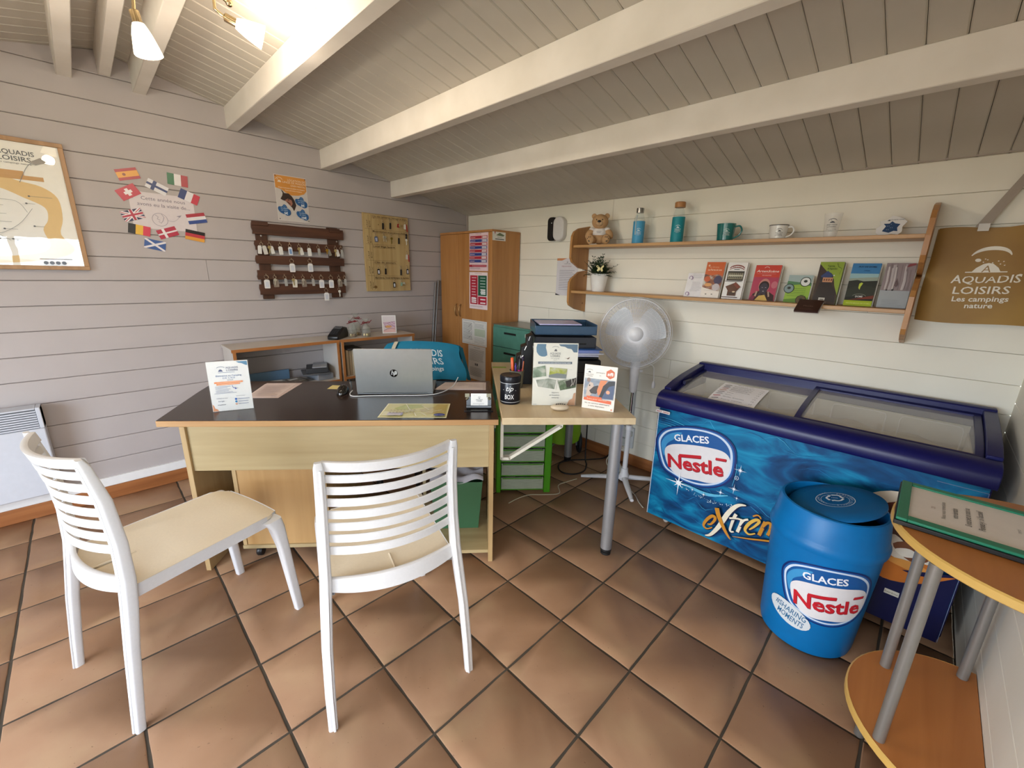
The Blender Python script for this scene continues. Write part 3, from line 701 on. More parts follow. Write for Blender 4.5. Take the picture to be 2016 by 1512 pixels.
P.build('print', o)
f = wp(2.108, .445); o = sheet('notice', 'grey typed sheet, lowest on the wardrobe door', 'notice', f, .238, .315, '#cdc8c2')
P = Print(f); P.text('Affichage obligatoire', .12, .295, .010, '#4a4a4a'); P.lines(.02, .22, .275, .009, 12, '#8d8884', .003, .1); P.lines(.02, .22, .11, .009, 9, '#8d8884', .003, .2); P.rect(.10, .135, .115, .155, '#5a5a58'); P.rect(.125, .135, .14, .155, '#2b2b2b'); P.build('print', o)
f = plane((1.872, wy0-.0012, 1.658), (1, 0, 0), (0, 0, 1)); o = sheet('sticker', 'small white sticker at the top of the wardrobe side', 'sticker', f, .148, .080, '#eceae2')
P = Print(f); P.poly([(.02, .07), (.035, .07), (.028, .045)], '#a03030'); P.poly([(.04, .04), (.08, .062), (.135, .045), (.12, .035), (.07, .038)], '#6d7a5c'); P.text('Bienvenue', .08, .024, .012, '#444444'); P.rect(.03, .008, .13, .014, '#333333'); P.build('print', o)
# grey steel filing cabinet, green drawers
mGr = mat('#558c7c', .42, 0, 'mottle', '#4d8373', sc=3); mTopc = mat('#7a7b6c', .3)
c = thing('filing_cabinet', 'green metal filing cabinet right of the wardrobe', 'filing cabinet', (2.03, 1.545, 0))
MB().box((1.885, 1.315, .0), (2.19, 1.785, .975), mGr).build('body', c, bev=.003)
MB().box((1.878, 1.312, .9755), (2.19, 1.786, .982), mTopc).build('top', c, bev=.002)
for k in range(5):
    z1 = .962-.168*k; z0 = z1-.163
    d = MB().box((1.866, 1.330, z0), (1.8845, 1.772, z1), mGr).build('drawer', c, bev=.002)
    MB().box((1.862, 1.50, z1-.052), (1.8659, 1.635, z1-.036), mat('#0e1110', .5)).build('handle', d)
    if k == 0: MB().box((1.8645, 1.348, z1-.052), (1.8659, 1.398, z1-.026), mat('#c9d0c8', .5)).build('label_holder', d)
# leaning grey poles between bookcase and wardrobe
for k, (a, b, nm) in enumerate((((1.56, 2.33, 0), (1.80, 2.505, 1.30), 'grey metal tube leaning beside the wardrobe, the nearer of two'), ((1.60, 2.36, 0), (1.835, 2.508, 1.32), 'grey metal tube leaning beside the wardrobe, against its side'))):
    o = MB().rod(a, b, .011, mat('#7c7d80', .35, .6), 10).build('metal_pole'); tag(o, nm, 'pole', 'leaning poles by the wardrobe')

# ================================================================ WALL SHELF
mShelf = mat('#c69b66', .4, 0, 'wood', '#b28450', axis=1, sc=.8); mShSide = mat('#c08c52', .4, 0, 'wood', '#a97542', axis=2, sc=.8)
ws_ = thing('wall_shelf', 'two-tier beech wall shelf with notched side boards', 'shelf', (2.11, .155, 1.12))
XW = X1-.0015
prof = [(XW, 1.752), (2.075, 1.728), (2.02, 1.702), (1.998, 1.668), (1.992, 1.60), (1.992, 1.520), (2.012, 1.490), (2.10, 1.45), (XW, 1.436), (2.10, 1.422), (2.012, 1.372), (1.992, 1.345), (1.990, 1.27), (1.992, 1.205), (2.005, 1.180), (2.08, 1.148), (XW, 1.123)]
for y in (1.083, -.782):
    o = MB().prism(prof, 0, .018, mShSide, frame((0, y+.018, 0), (1, 0, 0), (0, 0, 1))).build('side_board', ws_, sm=0)
    if y > 0:
        for z in (1.395, 1.19): MB().lathe([(.007, 0), (.006, .003), (0, .003)], mat('#8a5a2c', .5), seg=12, T=frame((2.165, y-.0002, z), (1, 0, 0), (0, 0, 1))).build('dowel', o)
for z in (1.608, 1.288): MB().box((2.012, -.764, z-.018), (XW, 1.083, z), mShelf).build('shelf_board', ws_, bev=.002)
Z1, Z2 = 1.6082, 1.2882
def bottle(y, x, label, sleeve, cap, capc, h, r, strap):
    t = thing('water_bottle', label, 'bottle', (x, y, Z1), 'glass bottles in coloured sleeves')
    g = clear_glass('bottle_glass', '#f6fafa', .08)
    MB().lathe([(0, .002), (r, .002), (r, h*.62), (r*.98, h*.70), (r*.72, h*.82), (r*.62, h*.86), (r*.62, h*.90)], g, (x, y, Z1), 24).build('glass', t, sm=50)
    o = MB().lathe([(r+.001, .001), (r+.003, .002), (r+.003, h*.63), (r+.001, h*.635)], mat(sleeve, .55), (x, y, Z1), 28, cap=False).build('sleeve', t, sm=50)
    MB().lathe([(r*.70, h*.865), (r*.70, h*.99), (r*.62, h)] if cap == 'c' else [(r*.9, h*.865), (r*.92, h*.985), (r*.8, h)], mat(capc, .25 if cap == 'c' else .5, .9 if cap == 'c' else 0), (x, y, Z1), 22).build('cap', t, sm=50)
    a0 = math.atan2(-.845-y, -.548-x)
    f = lambda u, v, hh=0: Vector((x+(r+.0034+hh)*math.cos(a0+u/r), y+(r+.0034+hh)*math.sin(a0+u/r), Z1+v))
    P = Print(f); logo(P, 0, h*.36, .028, '#e6eef0'); P.text('Les campings', 0, h*.36-.022, .006, '#e6eef0'); P.text('nature', 0, h*.36-.028, .006, '#e6eef0'); P.build('print', o)
    if strap: MB().tube([(x-r*.72, y+.004, Z1+h*.80), (x-r-.005, y+.002, Z1+h*.66), (x-r-.005, y+.001, Z1+h*.25)], [.003, .003, .003], mat('#c8d4d8', .5), 6).build('strap', t)
bottle(.626, 2.10, 'glass bottle with silver cap and light blue sleeve, beside the teddy bear', '#4ba3cf', 'c', '#9c9c9a', .222, .034, True)
bottle(.362, 2.10, 'glass bottle with wooden cap and teal sleeve on the upper shelf', '#0f8f9c', 'w', '#b57f4c', .235, .034, False)
def mug(y, x, name, label, col, rim, h, r0, r1, hnd, lc):
    t = thing(name, label, 'mug', (x, y, Z1))
    m = mat(col, .12, coat=.5)
    MB().lathe([(r0*.8, 0), (r0, .004), (r0*1.03, h*.25), (r1, h), (r1-.003, h), (r0*.98, h*.3), (r0*.7, .008)], m, (x, y, Z1), 32, cap=True).build('body', t, sm=50)
    if rim: MB().lathe([(r1+.0012, h-.003), (r1+.0012, h+.001), (r1-.003, h+.001)], mat(rim, .3), (x, y, Z1), 32, cap=False).build('rim', t, sm=50)
    ya = y-r0*.98
    pts = smooth_path([(x, y-r1*.97, Z1+h*.82), (x, y-r1-hnd*.65, Z1+h*.84), (x, y-r1-hnd, Z1+h*.58), (x, y-r1-hnd*.6, Z1+h*.30), (x, y-r0*.97, Z1+h*.14)], 6)
    MB().tube(pts, .0045, m, 8).build('handle', t, sm=60)
    a0 = math.atan2(-.845-y, -.548-x)+.1
    f = lambda u, v, hh=0: Vector((x+((r0+(r1-r0)*v/h)*1.012+hh+.0004)*math.cos(a0+u/r0), y+((r0+(r1-r0)*v/h)*1.012+hh+.0004)*math.sin(a0+u/r0), Z1+v))
    o = kids(t)[0]; P = Print(f); logo(P, 0, h*.52, .026, lc); P.text('Les campings', 0, h*.52-.021, .006, lc); P.build('print', o)
mug(.072, 2.085, 'coffee_mug', 'glossy dark teal mug on the upper shelf', '#0c6f6c', None, .092, .042, .050, .034, '#d6e6e2')
mug(-.192, 2.085, 'enamel_mug', 'white enamel mug with dark rim on the upper shelf', '#ecebe4', '#3d3a36', .070, .038, .044, .026, '#4b4b50')
# clear tumbler
t = thing('plastic_tumbler', 'clear tumbler with dark print on the upper shelf', 'cup', (2.085, -.418, Z1))
o = MB().lathe([(.022, .001), (.026, .002), (.037, .112), (.0355, .112), (.0245, .004), (.02, .003)], clear_glass('tumbler', '#ffffff', .10), (2.085, -.418, Z1), 28).build('body', t, sm=50)
a0 = math.atan2(-.845+.418, -.548-2.085); f = lambda u, v, hh=0: Vector((2.085+(.0268+.011*v/.112+hh)*math.cos(a0+u/.03), -.418+(.0268+.011*v/.112+hh)*math.sin(a0+u/.03), Z1+v))
P = Print(f); logo(P, 0, .066, .034, '#4b4d52'); P.text('Les campings', 0, .036, .0075, '#4b4d52'); P.text('nature', 0, .028, .0075, '#4b4d52'); P.build('print', o)
# map-shaped magnet stand
fr = [(0, .012), (.012, .004), (.04, .002), (.052, .010), (.078, .004), (.090, .018), (.088, .040), (.100, .062), (.085, .078), (.060, .088), (.045, .092), (.030, .075), (.005, .068), (.012, .050), (-.004, .035)]
Tf = frame((2.10, -.590, Z1), (0, -1, 0), (.25, 0, 1))
o = MB(Tf).prism(fr, 0, .004, mat('#e9e6e2', .4)).build('map_magnet', bev=.0008); tag(o, 'white cut-out plaque with a navy map of France on the upper shelf', 'plaque')
P = Print(lambda u, v, h=0: Tf @ Vector((u, v, .0045+h))); P.poly([(.02, .022), (.045, .014), (.06, .022), (.074, .020), (.070, .036), (.078, .052), (.060, .056), (.048, .066), (.040, .056), (.020, .056), (.030, .044)], '#22436c')
P.poly([(.03, .068), (.042, .068), (.036, .074)], '#30343c'); P.text('AQUADIS LOISIRS', .064, .070, .0065, '#55585e')
for k in range(7): P.ell(.035+.006*(k % 4), .028+.008*(k//2), .0012, .0012, '#c8d0dc', 8)
P.build('print', o)
# teddy bear
mFur = mat('#c9a377', .85, 0, 'mottle', '#b98f62', sc=6, bump=.6); mMz = mat('#d3b28a', .85, 0, 'mottle', '#c7a279', sc=6, bump=.5); mNos = mat('#120d0b', .35); mTs = mat('#e9e4e0', .7, bump=.2)
bx, by = 2.07, .908
t = thing('teddy_bear', 'beige teddy bear in a white T-shirt sitting on the shelf', 'teddy bear', (bx, by, Z1))
MB().ball((bx+.012, by, Z1+.066), (.042, .050, .062), mFur, 20, 14).build('body', t, sm=80)
MB().ball((bx+.010, by, Z1+.082), (.0455, .054, .040), mTs, 20, 12).build('shirt', t, sm=80)
for s in (-1, 1): MB().ball((bx+.002, by+s*.052, Z1+.100), (.022, .024, .017), mTs, 14, 10).build('sleeve', t, sm=80)
o = MB().ball((bx-.004, by, Z1+.152), (.048, .056, .050), mFur, 22, 16).build('head', t, sm=80)
MB().ball((bx-.042, by, Z1+.140), (.020, .026, .021), mMz, 16, 10).build('muzzle', o, sm=80)
MB().ball((bx-.060, by, Z1+.150), (.007, .012, .008), mNos, 12, 8).build('nose', o, sm=80)
MB().tube([(bx-.063, by, Z1+.144), (bx-.0632, by, Z1+.130)], .0009, mNos, 5).build('mouth', o)
for s in (-1, 1):
    MB().ball((bx-.047, by+s*.020, Z1+.162), .0045, mNos, 10, 8).build('eye', o, sm=80)
    MB().ball((bx+.004, by+s*.044, Z1+.190), (.010, .018, .018), mFur, 14, 10).build('ear', o, sm=80)
    MB().tube(smooth_path([(bx+.004, by+s*.046, Z1+.100), (bx-.010, by+s*.072, Z1+.070), (bx-.022, by+s*.074, Z1+.042)], 4), [.018, .020, .022, .022, .022, .022, .022, .020, .012], mFur, 12).build('arm', t, sm=80)
    lg = MB().tube([(bx+.005, by+s*.030, Z1+.030), (bx-.030, by+s*.042, Z1+.030), (bx-.052, by+s*.050, Z1+.030)], [.022, .024, .024], mFur, 14).build('leg', t, sm=80)
    mb = MB().ball((bx-.058, by+s*.053, Z1+.034), (.016, .027, .033), mFur, 18, 12); ft = mb.build('foot', t, sm=80)
    mb = MB(); c0 = Vector((bx-.0735, by+s*.056, Z1+.034)); 
    mb.ball(c0+Vector((.0028, 0, -.010)), (.0022, .011, .007), mNos, 12, 8)
    for (dy, dz) in ((-.014, .004), (-.005, .013), (.006, .013), (.014, .004)): mb.ball(c0+Vector((.0042 if abs(dy) > .01 else .0022, dy, dz)), (.0018, .0035, .0042), mNos, 10, 6)
    mb.build('paw_pads', ft, sm=80)
t.rotation_euler = (0, 0, math.radians(27))
f = plane((bx-.0405, by+.03, Z1+.06), (0, -1, 0), (.12, 0, 1)); P = Print(f, h0=.002); P.text('AQUADIS', .03, .024, .008, '#8d8d95'); P.text('LOISIRS', .03, .016, .008, '#8d8d95'); P.build('print', t)
# plant in white pot
px_, py_ = 2.10, .905
t = thing('potted_plant', 'leafy green plant in a white pot on the lower shelf', 'plant', (px_, py_, Z2))
mPot = mat('#f0eee8', .3); MB().lathe([(.045, 0), (.047, .003), (.055, .055), (.0555, .058), (.056, .062), (.064, .118), (.066, .120), (.066, .124), (.060, .124), (.058, .105), (0, .105)], mPot, (px_, py_, Z2), 32, cap=False).build('pot', t, sm=40)
MB().lathe([(0, .106), (.058, .106), (.05, .112), (0, .114)], mat('#3b2d22', .9, bump=.5), (px_, py_, Z2), 18, cap=False).build('soil', t)
mLf = mat('#23391f', .5, 0, 'mottle', '#162613', sc=5); mLf2 = mat('#33502b', .5, 0, 'mottle', '#23391f', sc=5)
rr = random.Random(5); mb = MB()
for i in range(120):
    a = rr.uniform(0, 2*math.pi); el = rr.uniform(.05, 1.4); L = rr.uniform(.07, .135)*(1+.45*max(0, el-.7))
    if math.cos(a) > .35: L *= .55
    if i < 3: a = [-1.75, -1.6, 1.9][i]; el = [.55, .3, .9][i]; L = [.19, .16, .15][i]
    base = Vector((px_+rr.uniform(-.03, .03), py_+rr.uniform(-.03, .03), Z2+.112)); d = Vector((math.cos(a)*math.cos(el), math.sin(a)*math.cos(el), math.sin(el)))
    up = Vector((0, 0, 1)); side = d.cross(up).normalized(); P_ = []
    for k in range(6):
        s_ = k/5; P_.append(base+d*L*s_+up*(-.15*L*s_*s_))
    mb.tube(P_, .0009, mLf, 4)
    for k in range(1, 6):      # leaflets
        for sg in (-1, 1):
            q = P_[k]; ll = .030*(1.15-.12*k)*rr.uniform(.8, 1.25); tip = q+(side*sg*.85+d*.6).normalized()*ll+up*rr.uniform(-.006, .004)
            wv = d*ll*.24; mid = (q+tip)/2+up*.0015
            mb.add([q, mid-wv, tip, mid+wv], [(0, 1, 2, 3)], mLf if rr.random() < .6 else mLf2)
mb.build('foliage', t, sm=0)['kind'] = 'stuff'
for i in range(14):    # large rounder leaves low down
    a = rr.uniform(1.8, 5.0); L = .045; base = Vector((px_+.03*math.cos(a), py_+.03*math.sin(a), Z2+.115)); d = Vector((math.cos(a), math.sin(a), rr.uniform(-.1, .8))).normalized(); s_ = d.cross(Vector((0, 0, 1))).normalized()*.016
    MB().add([base, base+d*L*.35-s_, base+d*L*.75-s_*.8, base+d*L, base+d*L*.75+s_*.8, base+d*L*.35+s_, base+d*L*.5+Vector((0, 0, .005))], [(0, 1, 6), (1, 2, 6), (2, 3, 6), (3, 4, 6), (4, 5, 6), (5, 0, 6)], mLf2).build('leaf', t, sm=60)
# butterfly pick
mbu = MB(); bc = Vector((2.015, .842, 1.448)); my = mat('#efe2a4', .6)
for s in (-1, 1):
    Tw = frame(bc, (-.2, -s, 0), (0, 0, 1))
    mbu.prism([(0, 0), (.013, .016), (.028, .023), (.033, .013), (.018, .0)], 0, .0006, my, Tw); mbu.prism([(0, 0), (.018, .0), (.026, -.013), (.016, -.023), (.004, -.013)], 0, .0006, my, Tw)
mbu.tube([bc+Vector((0, 0, .012)), bc+Vector((0, 0, -.014))], .0018, mat('#5c4a20', .6), 6); mbu.tube([bc, bc+Vector((.02, .005, -.05))], .0006, mat('#777777', .6), 5)
mbu.build('butterfly_pick', t)
# brochures on the lower shelf
def brochure(label, y, wd, ht, col, th, lean, art, cnt=1, x=2.095, rot=0):
    # y: left edge (larger y) at the foot; leans back against the wall
    V = Vector((lean, 0, 1)).normalized(); U = Vector((0, -1, 0)); U = (Matrix.Rotation(rot, 3, 'Z') @ U)
    N = U.cross(V); Tm = frame((x, y, Z2+.0008), U, V, N)
    t = thing('leaflet_stack', label, 'leaflet', (x, y-wd/2, Z2), 'leaflets on the lower shelf')
    o = MB(Tm).box((0, 0, -th), (wd, ht, 0), mat(col, .35)).build('cover', t)
    MB(Tm).box((.001, .001, -th-.004), (wd+.004, ht-.002, -th-.0003), mat('#d9d5cc', .5)).build('pages', t)
    P = Print(lambda u, v, h=0: Tm @ Vector((u*wd, v*ht, h)), r=.3); art(P); P.build('print', o)
    # acrylic holder
    g = clear_glass('acrylic', '#ffffff', .04); mb = MB(Tm); w2 = wd+.010
    mb.box((-.006, 0, .0035), (wd+.006, ht*.42, .005), g); mb.box((-.006, 0, -th-.012), (-.0045, ht*.42, .0035), g); mb.box((wd+.0052, 0, -th-.012), (wd+.0067, ht*.42, .0035), g)
    return t
def art_om(P):
    P.lines(.3, .95, .95, .04, 5, '#8d8a90', .006); P.lines(.35, .95, .62, .035, 9, '#9a979c', .006); P.text('ॐ', .2, .8, .01, '#7d4a86')
    for (x, y) in ((.22, .80), (.2, .12)): P.arc(x, y, .10, .06, -60, 240, .02, '#7d4a86'); P.arc(x+.05, y-.03, .07, .05, -120, 90, .02, '#7d4a86')
    P.lines(.3, .9, .30, .035, 3, '#9a979c', .006)
brochure('thin white leaflet with purple curls, leftmost on the lower shelf', .272, .105, .146, '#eceaea', .0012, .28, art_om)
def art_or(P):
    P.rect(0, .60, 1, 1, '#d2622a'); P.text('Les Pierres de Lune', .5, .76, .07, '#f4e3c8', w=.75, bold=.01); P.text('La Grotte', .45, .84, .06, '#e7b48c', w=.5); P.ell(.15, .9, .05, .03, '#e9c3a0', 10)
    P.poly([(0, .28), (1, .18), (1, .60), (.75, .66), (.4, .62), (0, .66)], mat('#8a4a2c', .3, 0, 'photo', '#2c2030')); P.ell(.78, .50, .22, .12, '#33305a', 16); P.ell(.75, .30, .2, .10, '#c3bcc0', 16); P.ell(.2, .52, .17, .08, '#c4521f', 14); P.ell(.3, .36, .2, .05, '#d79a5a', 14)
    P.poly([(0, 0), (1, 0), (1, .15), (0, .29)], '#ece6dc'); P.rect(.25, .08, .33, .11, '#7a7a72'); P.rect(.58, .08, .66, .11, '#7a7a72'); P.lines(.12, .9, .20, .03, 1, '#8b8b8b', .004)
brochure('orange and purple tourist leaflet stack on the lower shelf', .170, .105, .212, '#e8e2d8', .010, .24, art_or)
def art_wh(P):
    P.arc(.5, .80, .40, .12, 20, 160, .03, '#8a3a30'); P.arc(.5, .76, .40, .10, 20, 160, .02, '#8a3a30'); P.text('MUSEE', .5, .85, .05, '#8a3a30', w=.42); P.rect(.36, .80, .64, .815, '#2b2622')
    P.rect(.08, .50, .92, .76, '#35332c'); P.rect(.12, .54, .88, .71, '#8f8a74'); P.rect(.12, .60, .88, .66, '#c9c7b0')
    for k in range(7): P.rect(.17+.1*k, .56, .22+.1*k, .62, '#4c4a3e'); P.rect(.17+.1*k, .66, .21+.1*k, .70, '#4c4a3e')
    P.rect(.02, .47, .9, .485, '#2b2622'); P.poly([(.12, .33), (.5, .42), (.62, .45), (.9, .33), (.72, .20), (.72, .08), (.28, .08), (.28, .22)], '#5a3322'); P.poly([(.6, .46), (.9, .33), (.75, .28), (.5, .40)], '#7c3b2c'); P.rect(.35, .10, .68, .18, '#3a2418'); P.ell(.6, .19, .08, .02, '#d8c8a8', 10); P.rect(.03, .03, .85, .05, '#46201a')
brochure('white brochure with brown museum pictures on the lower shelf', .048, .104, .210, '#efeeea', .014, .24, art_wh)
def art_pk(P):
    P.rect(0, 0, 1, 1, '#b5455f'); P.rect(0, .66, 1, 1, '#cf4a3c'); P.text('ArtenScène', .5, .80, .09, '#f6ece4', w=.86, bold=.012, sh=.2); P.rect(.1, .755, .85, .76, '#e0a9a4'); P.text('PROGRAMME', .5, .70, .035, '#f0d8d0', w=.35); P.arc(.45, .9, .1, .05, 20, 160, .012, '#f0d8d0')
    P.ell(.88, .45, .12, .10, '#c77480', 16); P.poly([(.05, 0), (.12, .18), (.3, .26), (.72, .26), (.95, .16), (.98, 0)], '#3a2222'); P.ell(.5, .42, .22, .20, '#c9897e', 20); P.ell(.5, .40, .20, .15, '#2b1d20', 20); P.ell(.5, .34, .165, .155, '#3d3946', 20)
    P.rect(.42, .36, .47, .368, '#c5c0c6'); P.rect(.55, .36, .60, .368, '#c5c0c6'); P.ell(.51, .26, .035, .008, '#e8e2e4', 10); P.poly([(.3, .12), (.38, .25), (.46, .14)], '#3d3946'); P.poly([(.66, .12), (.60, .25), (.5, .14)], '#3d3946')
    P.poly([(.25, 0), (.38, .13), (.6, .16), (.75, 0)], '#d8b560'); P.poly([(0, 0), (.1, .14), (.25, .12), (.2, 0)], '#7c2a48'); P.poly([(.75, .1), (.68, .25), (.74, .26), (.8, .12)], '#b99a86'); P.poly([(.27, .1), (.3, .25), (.24, .26), (.2, .12)], '#b99a86')
brochure('red ArtenScène booklet stack on the lower shelf', -.100, .126, .196, '#e4dcd6', .018, .26, art_pk)
def art_gr(P):
    P.rect(0, 0, 1, 1, '#9cc04e'); P.rect(0, .68, 1, 1, '#a9bcb9'); P.poly([(0, .60), (.5, .66), (1, .62), (1, .72), (.5, .74), (0, .78)], '#5d8a62'); P.poly([(0, 0), (1, 0), (1, .2), (0, .1)], '#6c9440')
    for (x, y, c, d) in ((.74, .76, '#e6e8e2', '#2c3a2a'), (.12, .50, '#8ba0a0', '#27332f'), (.72, .10, '#6a5a40', '#2c3a2a')): P.ell(x, y, .22, .175, d, 24); P.ell(x, y, .19, .15, c, 24); P.ell(x, y+.02, .08, .05, '#3b423c', 8)
    P.lines(.35, .9, .50, .07, 3, '#5f7a3c', .01, .2); P.lines(.1, .9, .30, .07, 2, '#5f7a3c', .01, .2)
brochure('short green landscape leaflet with round pictures on the lower shelf', -.270, .108, .145, '#dfe4d8', .004, .28, art_gr)
def art_dk(P):
    P.rect(0, 0, 1, 1, '#8fa63a'); P.poly([(0, 0), (1, 0), (1, .22), (.80, .45), (.72, .60), (.3, .80), (0, .95)], '#3b2a24'); P.poly([(.03, .10), (.15, .5), (.6, .52), (.92, .3), (.95, .05)], '#241d1f'); P.ell(.40, .62, .28, .14, '#22232b', 18); P.poly([(.14, .66), (.4, .79), (.66, .68), (.6, .64), (.2, .63)], '#2f4274')
    P.rect(.26, .52, .68, .63, '#c9926c'); 
    for k in range(4): P.rect(.30+.1*k, .55, .36+.1*k, .60, '#7a4632')
    P.rect(.28, .08, .55, .15, '#d6d2c6'); P.rect(.34, .10, .5, .12, '#6a6a62'); P.ell(.70, .68, .03, .015, '#e2e6ea', 8)
    P.text('Terre', .48, .88, .06, '#33441e', w=.3, bold=.01); P.text('de légendes', .56, .82, .05, '#33441e', w=.42, bold=.01); P.line([(.72, .96), (.8, .88), (.95, .84), (.9, .70)], .012, '#4c5c22')
    P.lines(.1, .8, .05, .02, 2, '#9c8c84', .005)
brochure('dark green and brown tourist booklet stack on the lower shelf', -.396, .100, .212, '#76882f', .022, .22, art_dk, rot=-.10)
def art_bl(P):
    P.rect(0, 0, 1, 1, '#23261f'); P.rect(0, .70, 1, 1, '#3f80b4'); P.rect(0, .64, 1, .76, '#9cc0c4'); P.poly([(0, .56), (1, .60), (1, .68), (.6, .67), (0, .64)], '#9aa696'); P.poly([(0, .42), (1, .46), (1, .60), (.6, .57), (.3, .61), (0, .58)], '#2e322c'); P.poly([(0, .2), (1, .26), (1, .44), (.5, .50), (0, .40)], '#353a30')
    P.text('PUY DE DOME', .55, .90, .05, '#1d2e4c', w=.62, bold=.012); P.text('volcan', .55, .82, .04, '#24406a', w=.2); P.poly([(.40, .52), (.47, .55), (.53, .53), (.47, .45), (.46, .38), (.40, .42)], '#c3d24e'); P.arc(.5, .22, .24, .06, 10, 170, .008, '#9aa090'); P.text('DOME', .5, .20, .06, '#e4e6e0', w=.26, bold=.02); P.poly([(.1, .13), (1, .18), (1, .26), (.4, .17)], '#7a3626')
    P.rect(0, 0, 1, .125, '#a9bd20'); P.text('PANORAMIQUE DES DOMES', .52, .045, .045, '#d9e27a', w=.85, bold=.01)
brochure('blue, black and lime volcano leaflet stack on the lower shelf', -.528, .108, .206, '#c9d0b8', .010, .24, art_bl)
def art_wf(P):
    P.rect(0, 0, 1, 1, '#a7a09e'); P.rect(0, .38, 1, 1, '#97898a'); 
    rr = random.Random(3)
    for k in range(18):
        x = .05+.9*rr.random(); P.line([(x, .40), (x+.02*rr.random(), .6), (x-.03, .80+.18*rr.random())], .02+.04*rr.random(), rr.choice(['#b9b0b0', '#c6bebc', '#8b7d7e']))
    P.rect(0, 0, 1, .38, '#a9afb2'); P.poly([(.42, .50), (.48, .66), (.54, .52), (.5, .46)], '#6c5a5c'); P.poly([(.70, .9), (.98, .95), (.95, .99), (.75, .97)], '#8d4a50'); P.rect(.18, .375, .24, .40, '#3a3838'); P.rect(.38, .375, .44, .41, '#3a3838'); P.lines(.15, .85, .16, .035, 4, '#85898c', .004)
brochure('grey waterfall booklet stack at the right end of the lower shelf', -.654, .104, .208, '#b9b4b2', .012, .24, art_wf)
T_ = frame((1.930, -.360, 1.252), (0, -1, .0), (.078, 0, .043)); o = MB(T_).box((0, 0, 0), (.10, .105, .009), mat('#3a211c', .35)).box((.002, -.006, -.0035), (.102, .098, -.0002), mat('#ddd8d0', .5)).build('leaflet_stack', None); tag(o, 'dark brown leaflets lying flat and jutting over the lower shelf edge', 'leaflet', 'leaflets on the lower shelf')
P = Print(lambda u, v, h=0: T_ @ Vector((u, v, .009+h)), r=.3); P.text('Musée', .05, .04, .016, '#8d7068'); P.lines(.02, .08, .02, .006, 3, '#7a5c54', .001); P.build('print', o)
# sensor / camera on the wall, paper behind the shelf end
t = thing('security_camera', 'black and white rounded security sensor high on the white wall', 'sensor', (2.19, 1.38, 1.66))
def pill(w_, h_, r, n=6): return rrect(w_/2, h_/2, r, n)
Tc = frame((X1-.0005, 1.432, 1.748), (0, -1, 0), (0, 0, 1)); MB(Tc).prism(pill(.085, .178, .03), 0, .035, mat('#0c0c0d', .15)).build('front_glass', t, bev=.004)
Tc2 = frame((X1-.0005, 1.355, 1.746), (0, -1, 0), (0, 0, 1)); MB(Tc2).prism(pill(.105, .182, .05), 0, .048, mat('#dcdad8', .35)).build('housing', t, bev=.008)
MB(Tc).lathe([(.0045, .035), (.004, .0365), (0, .0365)], mat('#e8e8e8', .2), (.0, .045, 0), 12, cap=False).build('lens', t)
f = plane((X1-.001, 1.384, 1.236), (0, -1, 0), (0, 0, 1)); o = sheet('notice', 'white typed sheet on the wall, half behind the shelf end', 'notice', f, .213, .29, '#dcd8da')
P = Print(f); P.poly([(0, .29), (0, .272), (.05, .272), (.10, .29)], '#cf8d5f'); logo(P, .105, .255, .02, '#55585e', False); P.text('AQUADIS LOISIRS', .105, .245, .008, '#55585e'); P.text('Règlement intérieur', .10, .225, .012, '#b06b78'); P.lines(.03, .19, .195, .0135, 12, '#77757c', .0025, .25); P.poly([(0, 0), (.05, 0), (.0, .014)], '#33343c'); P.build('print', o)
# paper bag hung on the wall
mKr = mat('#a88340', .6, 0, 'mottle', '#967036', sc=.8); mStr = mat('#a89c8f', .7, bump=.2)
t = thing('promo_bag', 'large gold-brown promotional bag hanging on the white wall', 'bag', (2.15, -.98, 1.235))
yl, yr = -.795, -1.176
def bagf(u, v):
    b = .5+.5*math.cos(2*math.pi*(u-.5)); x = X1-.004-.038*(1-(2*u-1)**2)**.5*(.55+.45*(1-v))
    return (x-.004*math.sin(9*u+3*v)*v, yl+(yr-yl)*u+.004*math.sin(5*v), 1.238+.403*v+.006*math.sin(3*math.pi*u)*(v > .5)-.004*math.sin(6*u))
MB().grid(bagf, 24, 16, mKr).build('body', t, sm=80)
MB().grid(lambda u, v: (X1-.003, yl+(yr-yl)*u, 1.24+.398*v), 4, 4, mKr).build('back', t, sm=80)
for (a, b) in (((2.17, -.925, 1.64), (2.196, -1.045, 1.905)), ((2.17, -1.10, 1.64), (2.196, -1.06, 1.905))):
    A_, B_ = Vector(a), Vector(b); s_ = Vector((0, -.019, 0)); MB().add([A_-s_, A_+s_, B_+s_*.8, B_-s_*.8, A_-s_+Vector((.002, 0, 0)), A_+s_+Vector((.002, 0, 0)), B_+s_*.8+Vector((.002, 0, 0)), B_-s_*.8+Vector((.002, 0, 0))], [(0, 1, 2, 3), (7, 6, 5, 4), (0, 4, 5, 1), (2, 6, 7, 3), (1, 5, 6, 2), (0, 3, 7, 4)], mStr).build('strap', t)
MB().box((2.166, -.948, 1.622), (2.168, -.915, 1.652), mat('#dedad2', .6)).build('care_label', t)
MB().rod((2.207, -1.052, 1.905), (2.18, -1.052, 1.915), .004, mat('#777777', .4, .8), 8).build('hook', t)
def bagp(u, v, h=0):   # u metres from left edge, v metres from the foot
    p = bagf(min(max(u/.381, 0), 1), min(max(v/.403, 0), 1)); return Vector((p[0]-.0012-h, p[1], p[2]))
P = Print(bagp, h0=.001); cB = '#ece4d2'; P.cut = .012
P.cut = 0
P.arc(.181, .270, .060, .052, 20, 160, lambda t_: .003+.012*math.sin(math.pi*t_), cB, 20)
